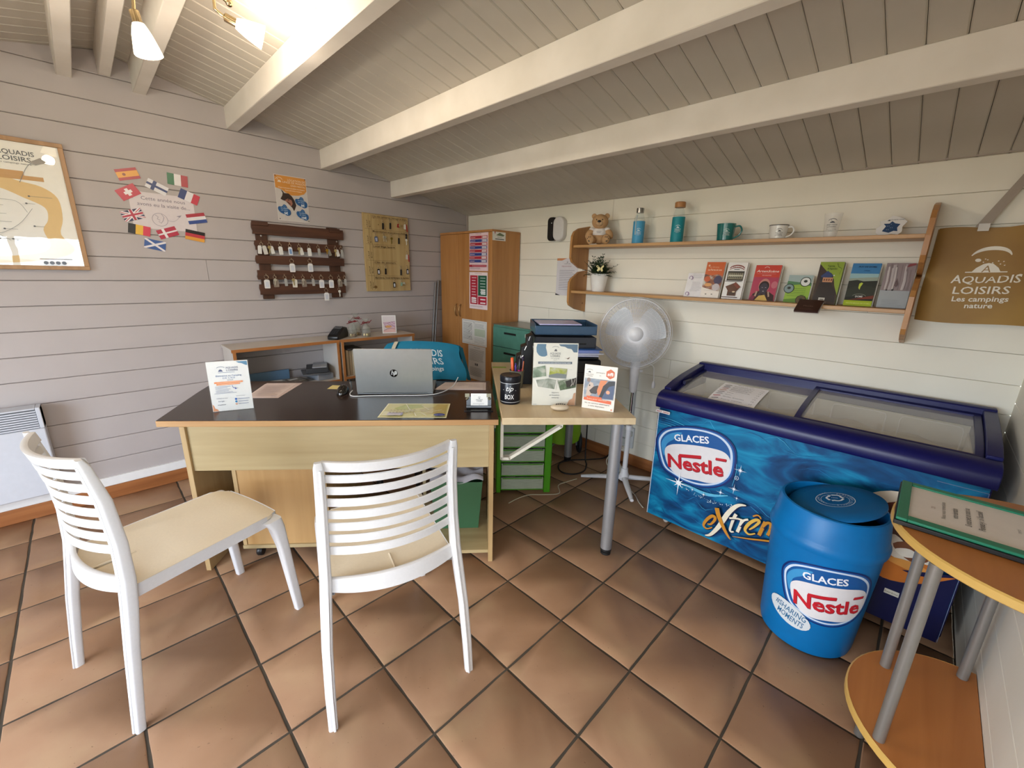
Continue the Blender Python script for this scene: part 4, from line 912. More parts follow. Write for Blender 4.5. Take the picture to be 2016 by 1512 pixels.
P.poly([(.139, .220), (.150, .240), (.168, .258), (.182, .262), (.196, .258), (.214, .240), (.225, .220)], cB); P.rect(.122, .217, .243, .221, cB)
P.text('A', .182, .224, .040, '#9a7431'); P.ell(.148, .272, .009, .007, cB, 14)
for (x, y) in ((.165, .265), (.175, .275), (.192, .262), (.207, .268), (.222, .264), (.215, .255), (.228, .248), (.168, .278)): P.ell(x, y, .0025, .002, cB, 6)
P.text('AQUADIS', .188, .174, .044, cB, w=.20, bold=.01); P.text('LOISIRS', .186, .128, .044, cB, w=.165, bold=.01); P.text('Les campings', .190, .096, .030, cB, w=.165, bold=.02); P.text('nature', .192, .068, .030, cB, w=.082, bold=.02); P.build('print', t)
# ================================================================ ICE CREAM FREEZER
mNavy = mat('#0d1052', .34, spec=.35); mNavyD = mat('#0e0e3c', .4); mLin = mat('#d9d5c6', .6, 0, 'mottle', '#c9c4b2', bump=.2); mWire = mat('#e7e5dc', .4)
fz = thing('chest_freezer', 'blue ice cream chest freezer with sliding glass lids along the white wall', 'freezer', (1.88, -.5, 0))
fy0, fy1, fx0, fx1 = -1.125, .122, 1.600, 2.165
mb = MB(); wt = .055
for a, b in (((fx0, fy0, .06), (fx0+wt, fy1, .735)), ((fx1-wt, fy0, .06), (fx1, fy1, .80)), ((fx0+wt, fy0, .06), (fx1-wt, fy0+wt, .76)), ((fx0+wt, fy1-wt, .06), (fx1-wt, fy1, .76)), ((fx0+wt, fy0+wt, .06), (fx1-wt, fy1-wt, .16))): mb.box(a, b, mNavy)
mb.build('cabinet', fz, bev=.004)
mb = MB()
for a, b in (((fx0+wt, fy0+wt, .16), (fx1-wt, fy1-wt, .60)),): mb.box(a, b, mLin)
for a, b in (((fx0+wt, fy0+wt, .60), (fx0+wt+.004, fy1-wt, .75)), ((fx1-wt-.004, fy0+wt, .60), (fx1-wt, fy1-wt, .80)), ((fx0+wt+.004, fy0+wt, .60), (fx1-wt-.004, fy0+wt+.004, .77)), ((fx0+wt+.004, fy1-wt-.004, .60), (fx1-wt-.004, fy1-wt, .77))): mb.box(a, b, mLin)
mb.build('liner', fz)
# wavy stock covered with frosty sheets
rr = random.Random(2)
MB().grid(lambda u, v: (fx0+wt+.006+u*(fx1-fx0-2*wt-.012), fy0+wt+.006+v*(fy1-fy0-2*wt-.012), .655+.030*math.sin(7*v+2*u)*math.sin(5*u+1)+.012*math.sin(31*v)*math.sin(17*u)+.05*u), 14, 30, mat('#d8ceb0', .75, 0, 'mottle', '#b3a887', sc=1.6, bump=.4)).build('frosty_cover', fz, sm=80)
# rim profile in x,z
def fr_z(x):
    P_ = [(1.600, .786), (1.65, .806), (1.75, .834), (1.86, .852), (2.0, .868), (2.165, .884)]
    for a, b in zip(P_, P_[1:]):
        if x <= b[0]: return a[1]+(b[1]-a[1])*(x-a[0])/(b[0]-a[0])
    return P_[-1][1]
lip = [(1.578, .712), (1.574, .725), (1.574, .752), (1.582, .772), (1.598, .786), (1.622, .795), (1.655, .799), (1.662, .790), (1.662, .735), (1.64, .712)]
MB().prism([(p[0], p[1]) for p in lip], -fy1-.008, -fy0+.008, mNavy, frame((0, 0, 0), (1, 0, 0), (0, 0, 1))).build('front_lip', fz, sm=50, bev=.003)
for y0, y1 in ((fy1-.030, fy1+.008), (fy0-.008, fy0+.035)):
    xs = [1.6625+.0502*k for k in range(11)]; poly = [(x, fr_z(x)) for x in xs]+[(2.1645, .74), (1.6625, .72)]
    MB().prism(poly, -y1, -y0, mNavy, frame((0, 0, 0), (1, 0, 0), (0, 0, 1))).build('side_rail', fz, sm=50, bev=.003)
MB().prism([(2.118, .80), (2.118, .884), (2.125, .888), (2.168, .888), (2.172, .880), (2.172, .80)], -fy1-.006, -fy0+.006, mNavy, frame((0, 0, 0), (1, 0, 0), (0, 0, 1))).build('rear_rail', fz, sm=50, bev=.003)
gl = clear_glass('freezer_glass', '#ffffff', .16, .05)
def lid(name, y0, y1, dz, fw):
    o = MB().grid(lambda u, v: (1.664+u*.452, y0+fw+v*(y1-y0-2*fw), fr_z(1.664+u*.452)-.030+dz), 8, 1, gl, thick=.004, nrm=(0, 0, 1)).build('glass_lid', fz, sm=50)
    for a, b in ((y0, y0+fw), (y1-fw, y1)):
        mb = MB(); mb.grid(lambda u, v: (1.664+u*.452, a+v*(b-a), fr_z(1.664+u*.452)-.024+dz), 8, 1, mNavy, thick=.014, nrm=(0, 0, 1)); mb.build('lid_frame', o, sm=50)
    return o
lid('l', -.520, fy1-.032, -.008, .016)
o = lid('r', fy0+.038, -.492, .006, .022)
for xa, xb in ((1.664, 1.684), (2.085, 2.117)):
    MB().grid(lambda u, v: (xa+u*(xb-xa), fy0+.06+v*(-.514-fy0-.06), fr_z(xa+u*(xb-xa))-.018), 2, 1, mNavy, thick=.010, nrm=(0, 0, 1)).build('lid_frame', o, sm=50)
MB().box((1.80, fy1-.052, .806), (1.90, fy1-.034, .830), mNavyD).build('lid_stop', fz, bev=.003)
for y in (-.024, -.300, -.584, -.842):   # wire baskets
    w_ = .208; pts = [(2.06, y, .67), (2.06, y, .800), (2.06, y-w_, .800), (2.06, y-w_, .67)]
    b = MB().tube(smooth_path([pts[0], (2.06, y, .78)], 1)+[Vector((2.06, y-.006, .797)), Vector((2.06, y-.02, .801)), Vector((2.06, y-w_+.02, .801)), Vector((2.06, y-w_+.006, .797)), Vector((2.06, y-w_, .78)), Vector(pts[3])], .0028, mWire, 8).build('basket_handle', fz, sm=60)
for y in (fy0+.1, fy1-.1):
    for x in (fx0+.06, fx1-.06):
        mb = MB().ball((x, y, .028), (.02, .02, .028), mat('#c8c8c4', .4), 14, 10); mb.box((x-.018, y-.018, .03), (x+.018, y+.018, .06), mat('#3a3a3c', .5)); mb.build('castor', fz, sm=50)
MB().box((fx0+.02, fy0+.02, .045), (fx1, fy1-.02, .0598), mat('#2a2a30', .6)).build('plinth', fz)
# printed front panel
pn = MB().box((fx0-.004, fy0+.006, .052), (fx0-.0003, fy1-.010, .711), mat('#0a6aab', .45, 0, 'water', spec=.25)).build('front_panel', fz)
MB().box((fx0-.005, fy1-.0098, .052), (fx0, fy1-.006, .711), mat('#dfe3ea', .3)).build('panel_edge', fz)
FP = Print(lambda u, v, h=0: Vector((fx0-.004-h, -u, v)), h0=.0005, dh=.0002, r=.28)
rr = random.Random(8)
for k in range(34):    # water streaks
    u0 = rr.uniform(-.1, .9); v0 = rr.uniform(.08, .70); L = rr.uniform(.06, .22)
    FP.line([(u0+L*t, v0+.02*math.sin(5*t+k)+.04*t*(.5-rr.random()*.2)-.03*t*t) for t in (0, .2, .4, .6, .8, 1)], lambda t: .0002+.0022*math.sin(math.pi*t)**2, rr.choice(['#1a7fb8', '#2a98cc', '#0f5f9c', '#3aa6d2', '#0b4a86']))
for k in range(7):
    FP.line([(-.118+.03*t*8, .655-.012*k-.05*t+.02*math.sin(3*t)) for t in [i/10 for i in range(11)]], lambda t: .0005+.003*math.sin(math.pi*t)**2, ['#46b0da', '#1a7fb8', '#2d9bd0', '#6cc6e6', '#1a7fb8', '#0f5f9c', '#2d9bd0'][k])
def closed(P_, n=5):
    V = [Vector(p) for p in P_]; N = len(V); out = []
    for i in range(N):
        p0, p1, p2, p3 = V[i-1], V[i], V[(i+1) % N], V[(i+2) % N]
        for k in range(n):
            t = k/n; q = .5*((2*p1)+(p2-p0)*t+(2*p0-5*p1+4*p2-p3)*t*t+(3*p1-p0-3*p2+p3)*t**3); out.append((q.x, q.y))
    return out
OUT = [(-.109, .505), (-.101, .556), (-.06, .604), (.029, .641), (.132, .659), (.215, .655), (.267, .63), (.301, .587), (.313, .519), (.308, .444), (.271, .384), (.211, .344), (.144, .325), (.071, .324), (.012, .338), (-.049, .36), (-.084, .418)]
INN = [(-.051, .471), (-.036, .505), (.007, .528), (.095, .550), (.18, .562), (.239, .563), (.273, .545), (.287, .51), (.286, .461), (.262, .407), (.206, .372), (.138, .362), (.067, .351), (.009, .365), (-.032, .408)]
def sc(P_, k, c): return [(c[0]+(x-c[0])*k, c[1]+(y-c[1])*k) for x, y in P_]
def nestle(P, M, k=1.0):    # M maps logo coordinates to the print plane
    cc = (.102, .492)
    P.poly([M(p) for p in closed(OUT)], '#0b2a6a'); P.poly([M(p) for p in sc(closed(OUT), .955, cc)], '#1a5fa6'); P.poly([M(p) for p in sc(closed(OUT), .915, cc)], '#cfe0f2'); P.poly([M(p) for p in sc(closed(OUT), .862, cc)], '#14589c')
    P.poly([M(p) for p in closed([(-.075, .50), (-.06, .55), (-.02, .585), (.03, .60), (0, .56), (-.045, .51), (-.05, .44)])], '#3f95cc')
    P.poly([M(p) for p in closed(INN)], '#e4e2e4')
    a = M((0, 0)); b = M((1, 0)); c = M((0, 1)); sx = math.hypot(b[0]-a[0], b[1]-a[1]); sy = math.hypot(c[0]-a[0], c[1]-a[1]); ang = math.degrees(math.atan2(b[1]-a[1], b[0]-a[0]))
    def T(t, x, y, h, w, col, bold=0, rot=0, dx=0, dy=0):
        p = M((x+dx, y+dy)); P.text(t, p[0], p[1], h*sy, col, al='l', bold=bold, w=w*sx, ang=ang+rot)
    T('GLACES', -.005, .545, .052, .183, '#eef2f8', .025, 12)
    for d, col in (((.003, -.003), '#7d1420'), ((0, 0), '#c4202e')):
        T('Nestle', -.022, .388, .104, .290, col, .024, 9, *d)
        for q in ([(.030+d[0], .478+d[1]), (.030+d[0], .462+d[1]), (.143+d[0], .489+d[1]), (.143+d[0], .506+d[1])], [(.216+d[0], .520+d[1]), (.214+d[0], .508+d[1]), (.264+d[0], .515+d[1]), (.266+d[0], .528+d[1])]): P.poly([M(z) for z in q], col)
nestle(FP, lambda p: p)
FP.line([(.315+.004*math.sin(i), .52-.03*i) for i in range(5)], .002, '#4fb2dc')
FP.line([(.06+.03*i, .318-.012*math.sin(i*.5)*i*.3) for i in range(9)], lambda t: .004+.014*math.sin(math.pi*t), '#5fb8dc')
for k in range(60):
    t = rr.random(); x = .03+.30*t; y = .322-.045*math.sin(t*2.6)+rr.uniform(-.008, .008); r_ = rr.uniform(.0008, .0026); FP.ell(x, y, r_, r_, '#d8eef6', 6)
def star(P, x, y, r, c='#f4faff'):
    pts = []
    for k in range(16):
        q = math.pi*k/8; rad = r*(1 if k % 4 == 0 else .45 if k % 2 == 0 else .12); pts.append((x+rad*math.sin(q), y+rad*math.cos(q)))
    P.poly(pts, c); P.ell(x, y, r*.18, r*.18, c, 10)
star(FP, .053, .318, .075); star(FP, .339, .498, .030); star(FP, .325, .392, .028); star(FP, .268, .350, .022); star(FP, .19, .305, .018); star(FP, .13, .31, .014); star(FP, .345, .35, .014)
FP.arc(.329, .455, .0085, .010, 0, 360, .0018, '#d6e4f0', 18); FP.text('R', .329, .450, .012, '#d6e4f0')
FP.rect(-.121, .686, -.042, .7015, '#eceaea'); FP.text('ANT 10000', -.082, .6895, .011, '#a3222a', w=.070, bold=.03)
# gold brand lettering
gd, gl_, gw = '#c98a2c', '#dcb24e', '#e9e2cc'
def gold(pts, w, c):
    FP.line([(x+.004, y-.004) for x, y in pts], w, '#071c46'); FP.line(pts, w, c)
sp = lambda pts, n=5: [(q.x, q.y) for q in smooth_path([(a, b, 0) for a, b in pts], n)]
gold(sp([(.232, .152), (.248, .158), (.263, .189), (.262, .205), (.248, .206), (.229, .181), (.215, .147), (.217, .129), (.234, .124), (.257, .143)]), lambda t: .006+.010*math.sin(math.pi*min(1, t*1.1)), gd)
gold(sp([(.229, .082), (.254, .098), (.282, .150), (.301, .202), (.319, .255), (.343, .300), (.365, .322), (.392, .331)]), lambda t: .003+.020*math.sin(math.pi*t)**.7, gw)
gold(sp([(.264, .261), (.277, .225), (.296, .191), (.319, .155), (.341, .128), (.352, .118)]), lambda t: .020*(1-t**2)+.002, gd)
gold(sp([(.356, .267), (.349, .243), (.343, .198), (.341, .171), (.348, .163), (.359, .169)]), lambda t: .016-.009*t, gw)
gold(sp([(.329, .232), (.348, .241), (.376, .248), (.388, .240)]), .009, gw)
gold(sp([(.388, .253), (.383, .218), (.375, .175)]), .015, gw); gold(sp([(.380, .215), (.394, .250), (.412, .264)]), .010, gw)
gold(sp([(.424, .214), (.440, .235), (.457, .266), (.457, .279), (.444, .277), (.423, .252), (.408, .217), (.409, .199), (.427, .189), (.452, .206)]), lambda t: .006+.009*math.sin(math.pi*t), gl_)
gold(sp([(.429, .290), (.446, .304), (.459, .300), (.463, .291)]), .007, gd)
gold(sp([(.484, .286), (.477, .249), (.469, .205)]), .016, gd); gold(sp([(.476, .255), (.490, .282), (.505, .286), (.510, .260), (.503, .222)]), .013, gd); gold(sp([(.508, .262), (.526, .296), (.543, .298), (.546, .262), (.540, .236), (.552, .236)]), .013, gd)
gold(sp([(.572, .262), (.590, .284), (.606, .312), (.604, .324), (.590, .322), (.570, .298), (.558, .262), (.562, .244), (.580, .240), (.602, .256)]), .011, gl_)
gold([(.358, .143), (.43, .166), (.62, .236)], lambda t: .002+.010*t, gd)
# cone picture at the right end
cr = lambda pts, c: FP.poly(closed(pts, 4), c)
cr([(.80, .56), (.90, .62), (1.0, .58), (1.06, .46), (1.05, .38), (.96, .33), (.86, .36), (.80, .45)], '#e3d8c6'); cr([(.84, .50), (.92, .56), (1.0, .50), (1.04, .42), (.98, .40), (.92, .44), (.87, .42)], '#4a2414')
cr([(.92, .40), (1.0, .44), (1.03, .38), (.98, .35)], '#7b4a30'); cr([(.86, .55), (.95, .60), (.98, .57), (.90, .53)], '#5c2c18'); cr([(.83, .42), (.87, .40), (.90, .43), (.86, .46)], '#3a1a0e'); cr([(.86, .37), (.95, .34), (1.03, .36), (1.08, .32), (1.02, .27), (.92, .24), (.84, .29)], '#c7702a'); cr([(.90, .33), (1.0, .31), (1.05, .33), (.98, .35)], '#e09a4a'); cr([(.93, .38), (.97, .40), (1.0, .38), (.96, .36)], '#efe6d6')
FP.poly([(.80, .24), (1.113, .36), (1.113, .056), (.74, .056)], '#0b1240')
cr([(.84, .29), (.92, .24), (1.02, .27), (1.09, .33), (1.10, .345), (1.0, .30), (.9, .32)], '#c9732c')
FP.rect(.935, .178, .98, .200, '#d9d4c6'); FP.text('Extrême', .957, .184, .012, '#6a6250'); FP.rect(.985, .70, 1.116, .7015, '#7f88a8'); FP.rect(1.1145, .06, 1.116, .70, '#7f88a8')
FP.build('print', pn)
# price list on the lid
lf = lambda u, v, h=0: Vector((1.672+v*.94, -.100-u, fr_z(1.672+v*.94)-.0305+h))
def lidsheet(u, v, h=0):
    x = 1.668+v*.97; return Vector((x-.10*0, -.096-u*1.0+.0*v, fr_z(x)-.034+.0016+h))
o = MB().grid(lambda u, v: lidsheet(u*.222, v*.292), 1, 8, mat('#f6f4f8', .5), thick=.0004, nrm=(0, 0, 1)).build('price_list'); tag(o, 'white ice cream price list lying on the left glass lid of the freezer', 'price list')
P = Print(lidsheet, h0=.0012, dh=.0003); P.text('Glaces à la carte', .11, .275, .012, '#555560'); 
for k, (c, t_, p_) in enumerate((('#3a2a2a', 'Cornet vanille fraise chocolat', '3 €'), ('#3a2a30', 'Magnum classic, amande, blanc', '3 €'), ('#b0504a', 'Bâtonnet glacé fraise, café', '2 €'), ('#c98a6a', 'Gaufre sandwich vanille', '2 €'), ('#6a5a5a', 'Nuii', '3 €'), ('#5a4a4a', 'Mystère', '3 €'), ('#b04a50', 'Pirulo, Smarties', '2 €'), ('#6a6a70', 'Push-up, esquimau', '2 €'))):
    y = .245-.030*k; P.poly([(.012+.004*(k % 3), y), (.045, y+.012), (.048, y+.006), (.018, y-.006)], c); P.text(t_, .062, y+.002, .0095, '#44444e', al='l', w=.10 if len(t_) > 12 else .03, bold=.01); P.text(p_, .208, y, .010, '#44444e', al='r', bold=.01)
    if k < 3: P.text(t_, .062, y-.009, .0085, '#6a6a74', al='l', w=.085)
P.build('print', o)

# ================================================================ BLUE BIN
mBin = mat('#0870b2', .38, 0, 'mottle', '#0769a8', sc=2, bump=.05, spec=.3); mBinD = mat('#075d94', .45, spec=.3)
bc = Vector((1.350, -.726, 0)); t = thing('waste_bin', 'round blue ice cream waste bin with a tilted swing lid in front of the freezer', 'bin', bc)
RB = [(.0, .0), (.142, 0), (.155, .006), (.160, .03), (.174, .30), (.182, .455)]
body = MB().lathe(RB, mBin, bc, 48, cap=False).build('body', t, sm=40)
MB().lathe([(.1825, .447), (.189, .449), (.191, .458), (.191, .475), (.187, .482), (.184, .492), (.174, .575), (.168, .586), (.161, .588), (.157, .580), (.163, .52)], mBin, bc, 48, cap=False).build('lid_ring', t, sm=40)
MB().lathe([(.13, .40), (.165, .45), (.163, .52)], mat('#08203a', .7), bc, 32, cap=False).build('inner_throat', t, sm=50)
Tl = Matrix.Translation(bc+Vector((0, -.004, .588))) @ Matrix.Rotation(math.radians(-15), 4, 'X') @ Matrix.Rotation(math.radians(-4), 4, 'Y')
fl = MB().lathe([(.0, .008), (.10, .009), (.146, .006), (.152, .001), (.152, -.006), (.146, -.009), (0, -.006)], mBinD, (0, 0, 0), 48, T=Tl, cap=False).build('swing_flap', t, sm=40)
P = Print(lambda u, v, h=0: Tl @ Matrix.Rotation(math.radians(-90), 4, 'Z') @ Vector((u, v, .0093+h)), h0=.0004, dh=.0002); cw = '#d5e0ea'
P.arc(0, .0, .060, .060, 0, 360, .0022, cw, 36); P.arc(0, 0, .044, .044, 0, 360, .0012, cw, 32)
for i, ch_ in enumerate('PLASTIQUE RECYCLE - CARBONE ZERO - '):
    if ch_ != ' ':
        a = math.radians(90-i*10.2); P.text(ch_, .0485*math.cos(a), .0485*math.sin(a), .010, cw, ang=math.degrees(a)-90)
for k in range(3):
    a = math.radians(90+120*k); R2 = lambda x, y: (x*math.cos(a)-y*math.sin(a), x*math.sin(a)+y*math.cos(a))
    P.line([R2(.022, .014), R2(.026, -.004), R2(.022, -.012), R2(.010, -.020)], .007, cw); P.poly([R2(.004, -.023), R2(.012, -.012), R2(.014, -.028)], cw); 
P.text('100%', 0, -.004, .010, cw); P.build('print', fl)
def rad(z):
    for a, b in zip(RB[2:], RB[3:]):
        if z <= b[1]: return a[0]+(b[0]-a[0])*(z-a[1])/(b[1]-a[1])
    return RB[-1][0]
a0 = math.atan2(-.845-bc.y, -.548-bc.x)+.02
def binf(u, v, h=0):
    r = rad(v)+h+.0006; a = a0+u/.178; return Vector((bc.x+r*math.cos(a), bc.y+r*math.sin(a), v))
BPm = Print(binf, h0=.0006, dh=.00025, r=.35); BPm.cut = .012
def bm_(p): x = (p[0]-.10)*.75; y = (p[1]-.49)*.77; return (x+.040, y+.285-.03*x)
nestle(BPm, bm_)
BPm.poly([(-.060+.080*math.cos(q/24*2*math.pi)*1.0, .150+.045*math.sin(q/24*2*math.pi)-.22*(.080*math.cos(q/24*2*math.pi))) for q in range(24)], '#d5dce0')
BPm.text('#SHARING', -.058, .154, .034, '#2f6b96', w=.118, bold=.01, ang=-10); BPm.text('MOMENTS', -.054, .122, .034, '#2f6b96', w=.100, bold=.01, ang=-10)
BPm.build('print', body)

# ================================================================ CORNER STAND
mTb = mat('#bf7c42', .45, 0, 'wood', '#ad6b34', axis=0, sc=.6); mTe = mat('#d2aa5c', .5); mSt = mat('#8f8c87', .35, .5)
cs = thing('corner_stand', 'half-round wooden stand on grey tubes against the near right wall', 'stand', (1.0, -1.03, 0))
def halfdisc(cx, r, z, name):
    ya = Y0+.002; pts = [(cx+r*math.cos(math.radians(q)), ya+r*.985*math.sin(math.radians(q))) for q in range(0, 181, 6)]
    o = MB().prism(pts, z-.024, z, mTe).build('edge', cs, sm=40, bev=.004) if False else None
    o = MB().prism([(cx+(r-.004)*math.cos(math.radians(q)), ya+(r-.004)*.985*math.sin(math.radians(q))) for q in range(0, 181, 6)], z-.023, z, mTb).build(name, cs, sm=40)
    n = len(pts); inner = [(cx+(r-.0045)*math.cos(math.radians(q)), ya+(r-.0045)*.985*math.sin(math.radians(q))) for q in range(0, 181, 6)]
    vs = []
    for (p, q) in zip(pts, inner): vs += [(q[0], q[1], z-.0245), (p[0], p[1], z-.021), (p[0], p[1], z-.003), (q[0], q[1], z+.0006)]
    MB().add(vs, [(i*4+k, (i+1)*4+k, (i+1)*4+(k+1) % 4, i*4+(k+1) % 4) for i in range(n-1) for k in range(4)], mTe).build('edge_band', o, sm=40)
halfdisc(.985, .305, .785, 'top_shelf'); halfdisc(.968, .300, .20, 'lower_shelf')
for (x, y) in ((.782, -.975), (1.09, -.967), (1.215, -1.145)): MB().rod((x, y, .2005), (x, y, .7605), .0135, mSt, 18).build('pole', cs, sm=50)
for (x, y) in ((.80, -1.05), (1.13, -1.05), (.97, -.95)): MB().lathe([(.011, 0), (.014, .004), (.014, .175)], mSt, (x, y, 0), 16).build('foot', cs, sm=50)
ff = thing('green_frame', 'green and black frame with a typed notice lying on the half-round stand', 'frame', (1.03, -1.03, .7863))
fx, fy, fzz = .875, -.884, .7864
MB().box((fx, fy-.288, fzz), (fx+.305, fy, fzz+.012), mat('#0c0d0d', .5)).build('backing', ff, bev=.002)
mGf = mat('#17795a', .45)
for a, b in (((fx+.004, fy-.026, 0), (fx+.301, fy-.003, 0)), ((fx+.004, fy-.288, 0), (fx+.034, fy-.026, 0)), ((fx+.278, fy-.288, 0), (fx+.301, fy-.026, 0))): MB().box((a[0], a[1], fzz+.0122), (b[0], b[1], fzz+.020), mGf).build('frame_bar', ff, bev=.002)
MB().box((fx+.034, fy-.288, fzz+.0122), (fx+.278, fy-.026, fzz+.0145), mat('#e4dad4', .5)).build('sheet', ff)
P = Print(lambda u, v, h=0: Vector((fx+.278-u, fy-.026-v, fzz+.0148+h)), h0=.0004)   # reads along x
for k, (tx, sz, w_, c) in enumerate((('21', .012, .012, '#9a6a5a'), ('Nous vous remercions', .013, .12, '#6b6664'), ('votre réservation', .018, .07, '#55504e'), ('Si vous avez un souci ou', .018, .125, '#55504e'), ('Pensez-y : à l\'accueil', .018, .13, '#55504e'), ('merci', .012, .025, '#8a827c'), ('bonnes vacances', .014, .08, '#8f867c'))):
    P.text(tx, .125, [.052, .072, .096, .120, .144, .208, .232][k], sz, c, w=w_, bold=.01 if k in (2, 3, 4) else 0, ang=180)
P.build('print', ff)

# ================================================================ PEDESTAL FAN
mFan = mat('#ececee', .35); mFanG = mat('#f2f2f4', .45)
fb = Vector((1.93, .462, 0)); t = thing('pedestal_fan', 'white pedestal fan with round wire guard behind the side table', 'fan', fb)
for k in range(4):
    a = math.radians(130+90*k); d = Vector((math.cos(a), math.sin(a), 0)); L = .30 if k != 3 else .24
    MB().tube([fb+d*.02+Vector((0, 0, .03)), fb+d*L*.6+Vector((0, 0, .026)), fb+d*L+Vector((0, 0, .018))], [.021, .018, .012], mFan, 10, flat=.8, up=(0, 0, 1)).build('base_leg', t, sm=60)
MB().lathe([(.030, .010), (.034, .02), (.034, .05), (.026, .07), (.023, .10)], mFan, fb, 20).build('base_hub', t, sm=50)
MB().lathe([(.0175, .10), (.0175, .385), (.023, .388), (.023, .415), (.019, .42)], mFan, fb, 18).build('lower_pole', t, sm=50)
MB().lathe([(.0095, .42), (.0095, .68)], mat('#c9c9cc', .18, 1), fb, 14).build('chrome_pole', t, sm=50)
MB().lathe([(.020, .655), (.026, .68), (.032, .80), (.032, .95), (.026, .985), (.012, .99)], mFan, fb, 20).build('control_column', t, sm=50)
for k in range(4): MB().lathe([(.004, 0), (.004, .004), (0, .004)], mat('#3a3a3c', .4), seg=10, T=frame(fb+Vector((-.033, .012, .86+.024*k)), (0, -1, 0), (0, 0, 1))).build('button', t)
MB().rod(fb+Vector((.02, -.02, .80)), fb+Vector((.036, -.036, .80)), .008, mFan, 10).build('knob', t)
hc = Vector((1.905, .475, 1.047)); nrm = Vector((-.80, -.58, .06)).normalized(); ux = nrm.cross(Vector((0, 0, 1))).normalized()*-1; uz = ux.cross(nrm)*-1
uz = Vector((0, 0, 1))-nrm*nrm.z; uz.normalize(); ux = uz.cross(nrm)
TF = Matrix(((ux.x, uz.x, nrm.x, hc.x), (ux.y, uz.y, nrm.y, hc.y), (ux.z, uz.z, nrm.z, hc.z), (0, 0, 0, 1)))
RG = .218
MB(TF).lathe([(.045, -.115), (.060, -.11), (.062, -.03), (.045, -.012), (.02, -.01)], mFan, seg=24).build('motor', t, sm=50)
mb = MB(TF)
for (r, z, rr_) in ((RG, .0, .0045), (RG+.001, -.008, .004)): mb.tube([(r*math.cos(q*math.pi/32), r*math.sin(q*math.pi/32), z) for q in range(64)], rr_, mFanG, 6, closed=True)
g = mb.build('guard_rim', t, sm=60)
def guard(sgn, name):
    mb = MB(TF); n = 132 if sgn > 0 else 60
    prof = [(.045, .062), (.08, .066), (.13, .058), (.18, .038), (.208, .014), (.2185, 0)] if sgn > 0 else [(.06, -.075), (.10, -.08), (.15, -.072), (.19, -.050), (.2185, -.008)]
    for k in range(n):
        a = 2*math.pi*k/n; tw = .35 if sgn > 0 else -.2
        mb.tube([(r*math.cos(a+tw*(1-r/RG)), r*math.sin(a+tw*(1-r/RG)), z) for r, z in prof], .00125, mFanG, 4, cap=False)
    for r, z in prof[1:-1]:
        for dr in (0, .022): mb.tube([((r+dr)*math.cos(q*math.pi/24), (r+dr)*math.sin(q*math.pi/24), z-dr*.45*sgn) for q in range(48)], .0009, mFanG, 4, closed=True)
    mb.build(name, t, sm=60)
guard(1, 'front_guard'); guard(-1, 'rear_guard')
MB(TF).lathe([(.0, .086), (.020, .083), (.036, .074), (.046, .060)], mFan, seg=24, cap=False).build('guard_badge', t, sm=50)
for k in range(3):
    mb = MB(TF); a0_ = 2*math.pi*k/3+.5
    mb.grid(lambda u, v: ((.03+.155*v)*math.cos(a0_+(u-.5)*(1.15+.35*math.sin(math.pi*v))), (.03+.155*v)*math.sin(a0_+(u-.5)*(1.15+.35*math.sin(math.pi*v))), .018-.05*(u-.5)), 8, 6, mat('#d6dade', .35), thick=.002, nrm=nrm); mb.build('blade', t, sm=70)
MB(TF).lathe([(.036, -.02), (.036, .02), (.028, .032), (0, .036)], mat('#c4cbd2', .3), seg=20, cap=False).build('blade_hub', t, sm=50)
cp = smooth_path([fb+Vector((.03, -.06, .86)), fb+Vector((.05, -.10, .84)), fb+Vector((.06, -.105, .79)), fb+Vector((.062, -.11, .74))], 6)
o = MB().tube(cp, .0022, mFan, 6).build('cord', t, sm=60); MB().tube([cp[-1], cp[-1]+Vector((0, 0, -.02)), cp[-1]+Vector((0, 0, -.045))], [.006, .012, .010], mFan, 10).build('plug', o, sm=60)
# ================================================================ THINGS ON THE DESK
mClr = clear_glass('sleeve', '#ffffff', .02, .12)
def standing(name, label, cat, A_, B_, h, lean, col, art, w0=None, th=.0025, group=None, foot=True):
    # sheet standing on the table: A_, B_ bottom corners left/right in view
    A_, B_ = Vector(A_), Vector(B_); U = (B_-A_).normalized(); w_ = (B_-A_).length; bk = Vector((-U.y, U.x, 0)); V = (Vector((0, 0, 1))+bk*lean).normalized()
    Tm = frame(A_, U, V); t = thing(name, label, cat, (A_+B_)/2, group)
    MB(Tm).box((0, .001, -th), (w_, h, 0), mat(col, .4)).build('sheet', t)
    P = Print(lambda u, v, hh=0: Tm @ Vector((u*w_, v*h, hh)), r=.4); art(P, w_, h); P.build('print', t)
    if foot:
        mb = MB(Tm); mb.box((-.003, 0, .0024), (w_+.003, h+.003, .0036), mClr); mb.build('clear_cover', t)
        T2 = frame(A_-bk*0, U, bk, (0, 0, 1)); mb = MB(T2); mb.box((0, -.004, 0), (w_, .045, .0016), mClr); mb.build('foot', t)
    return t
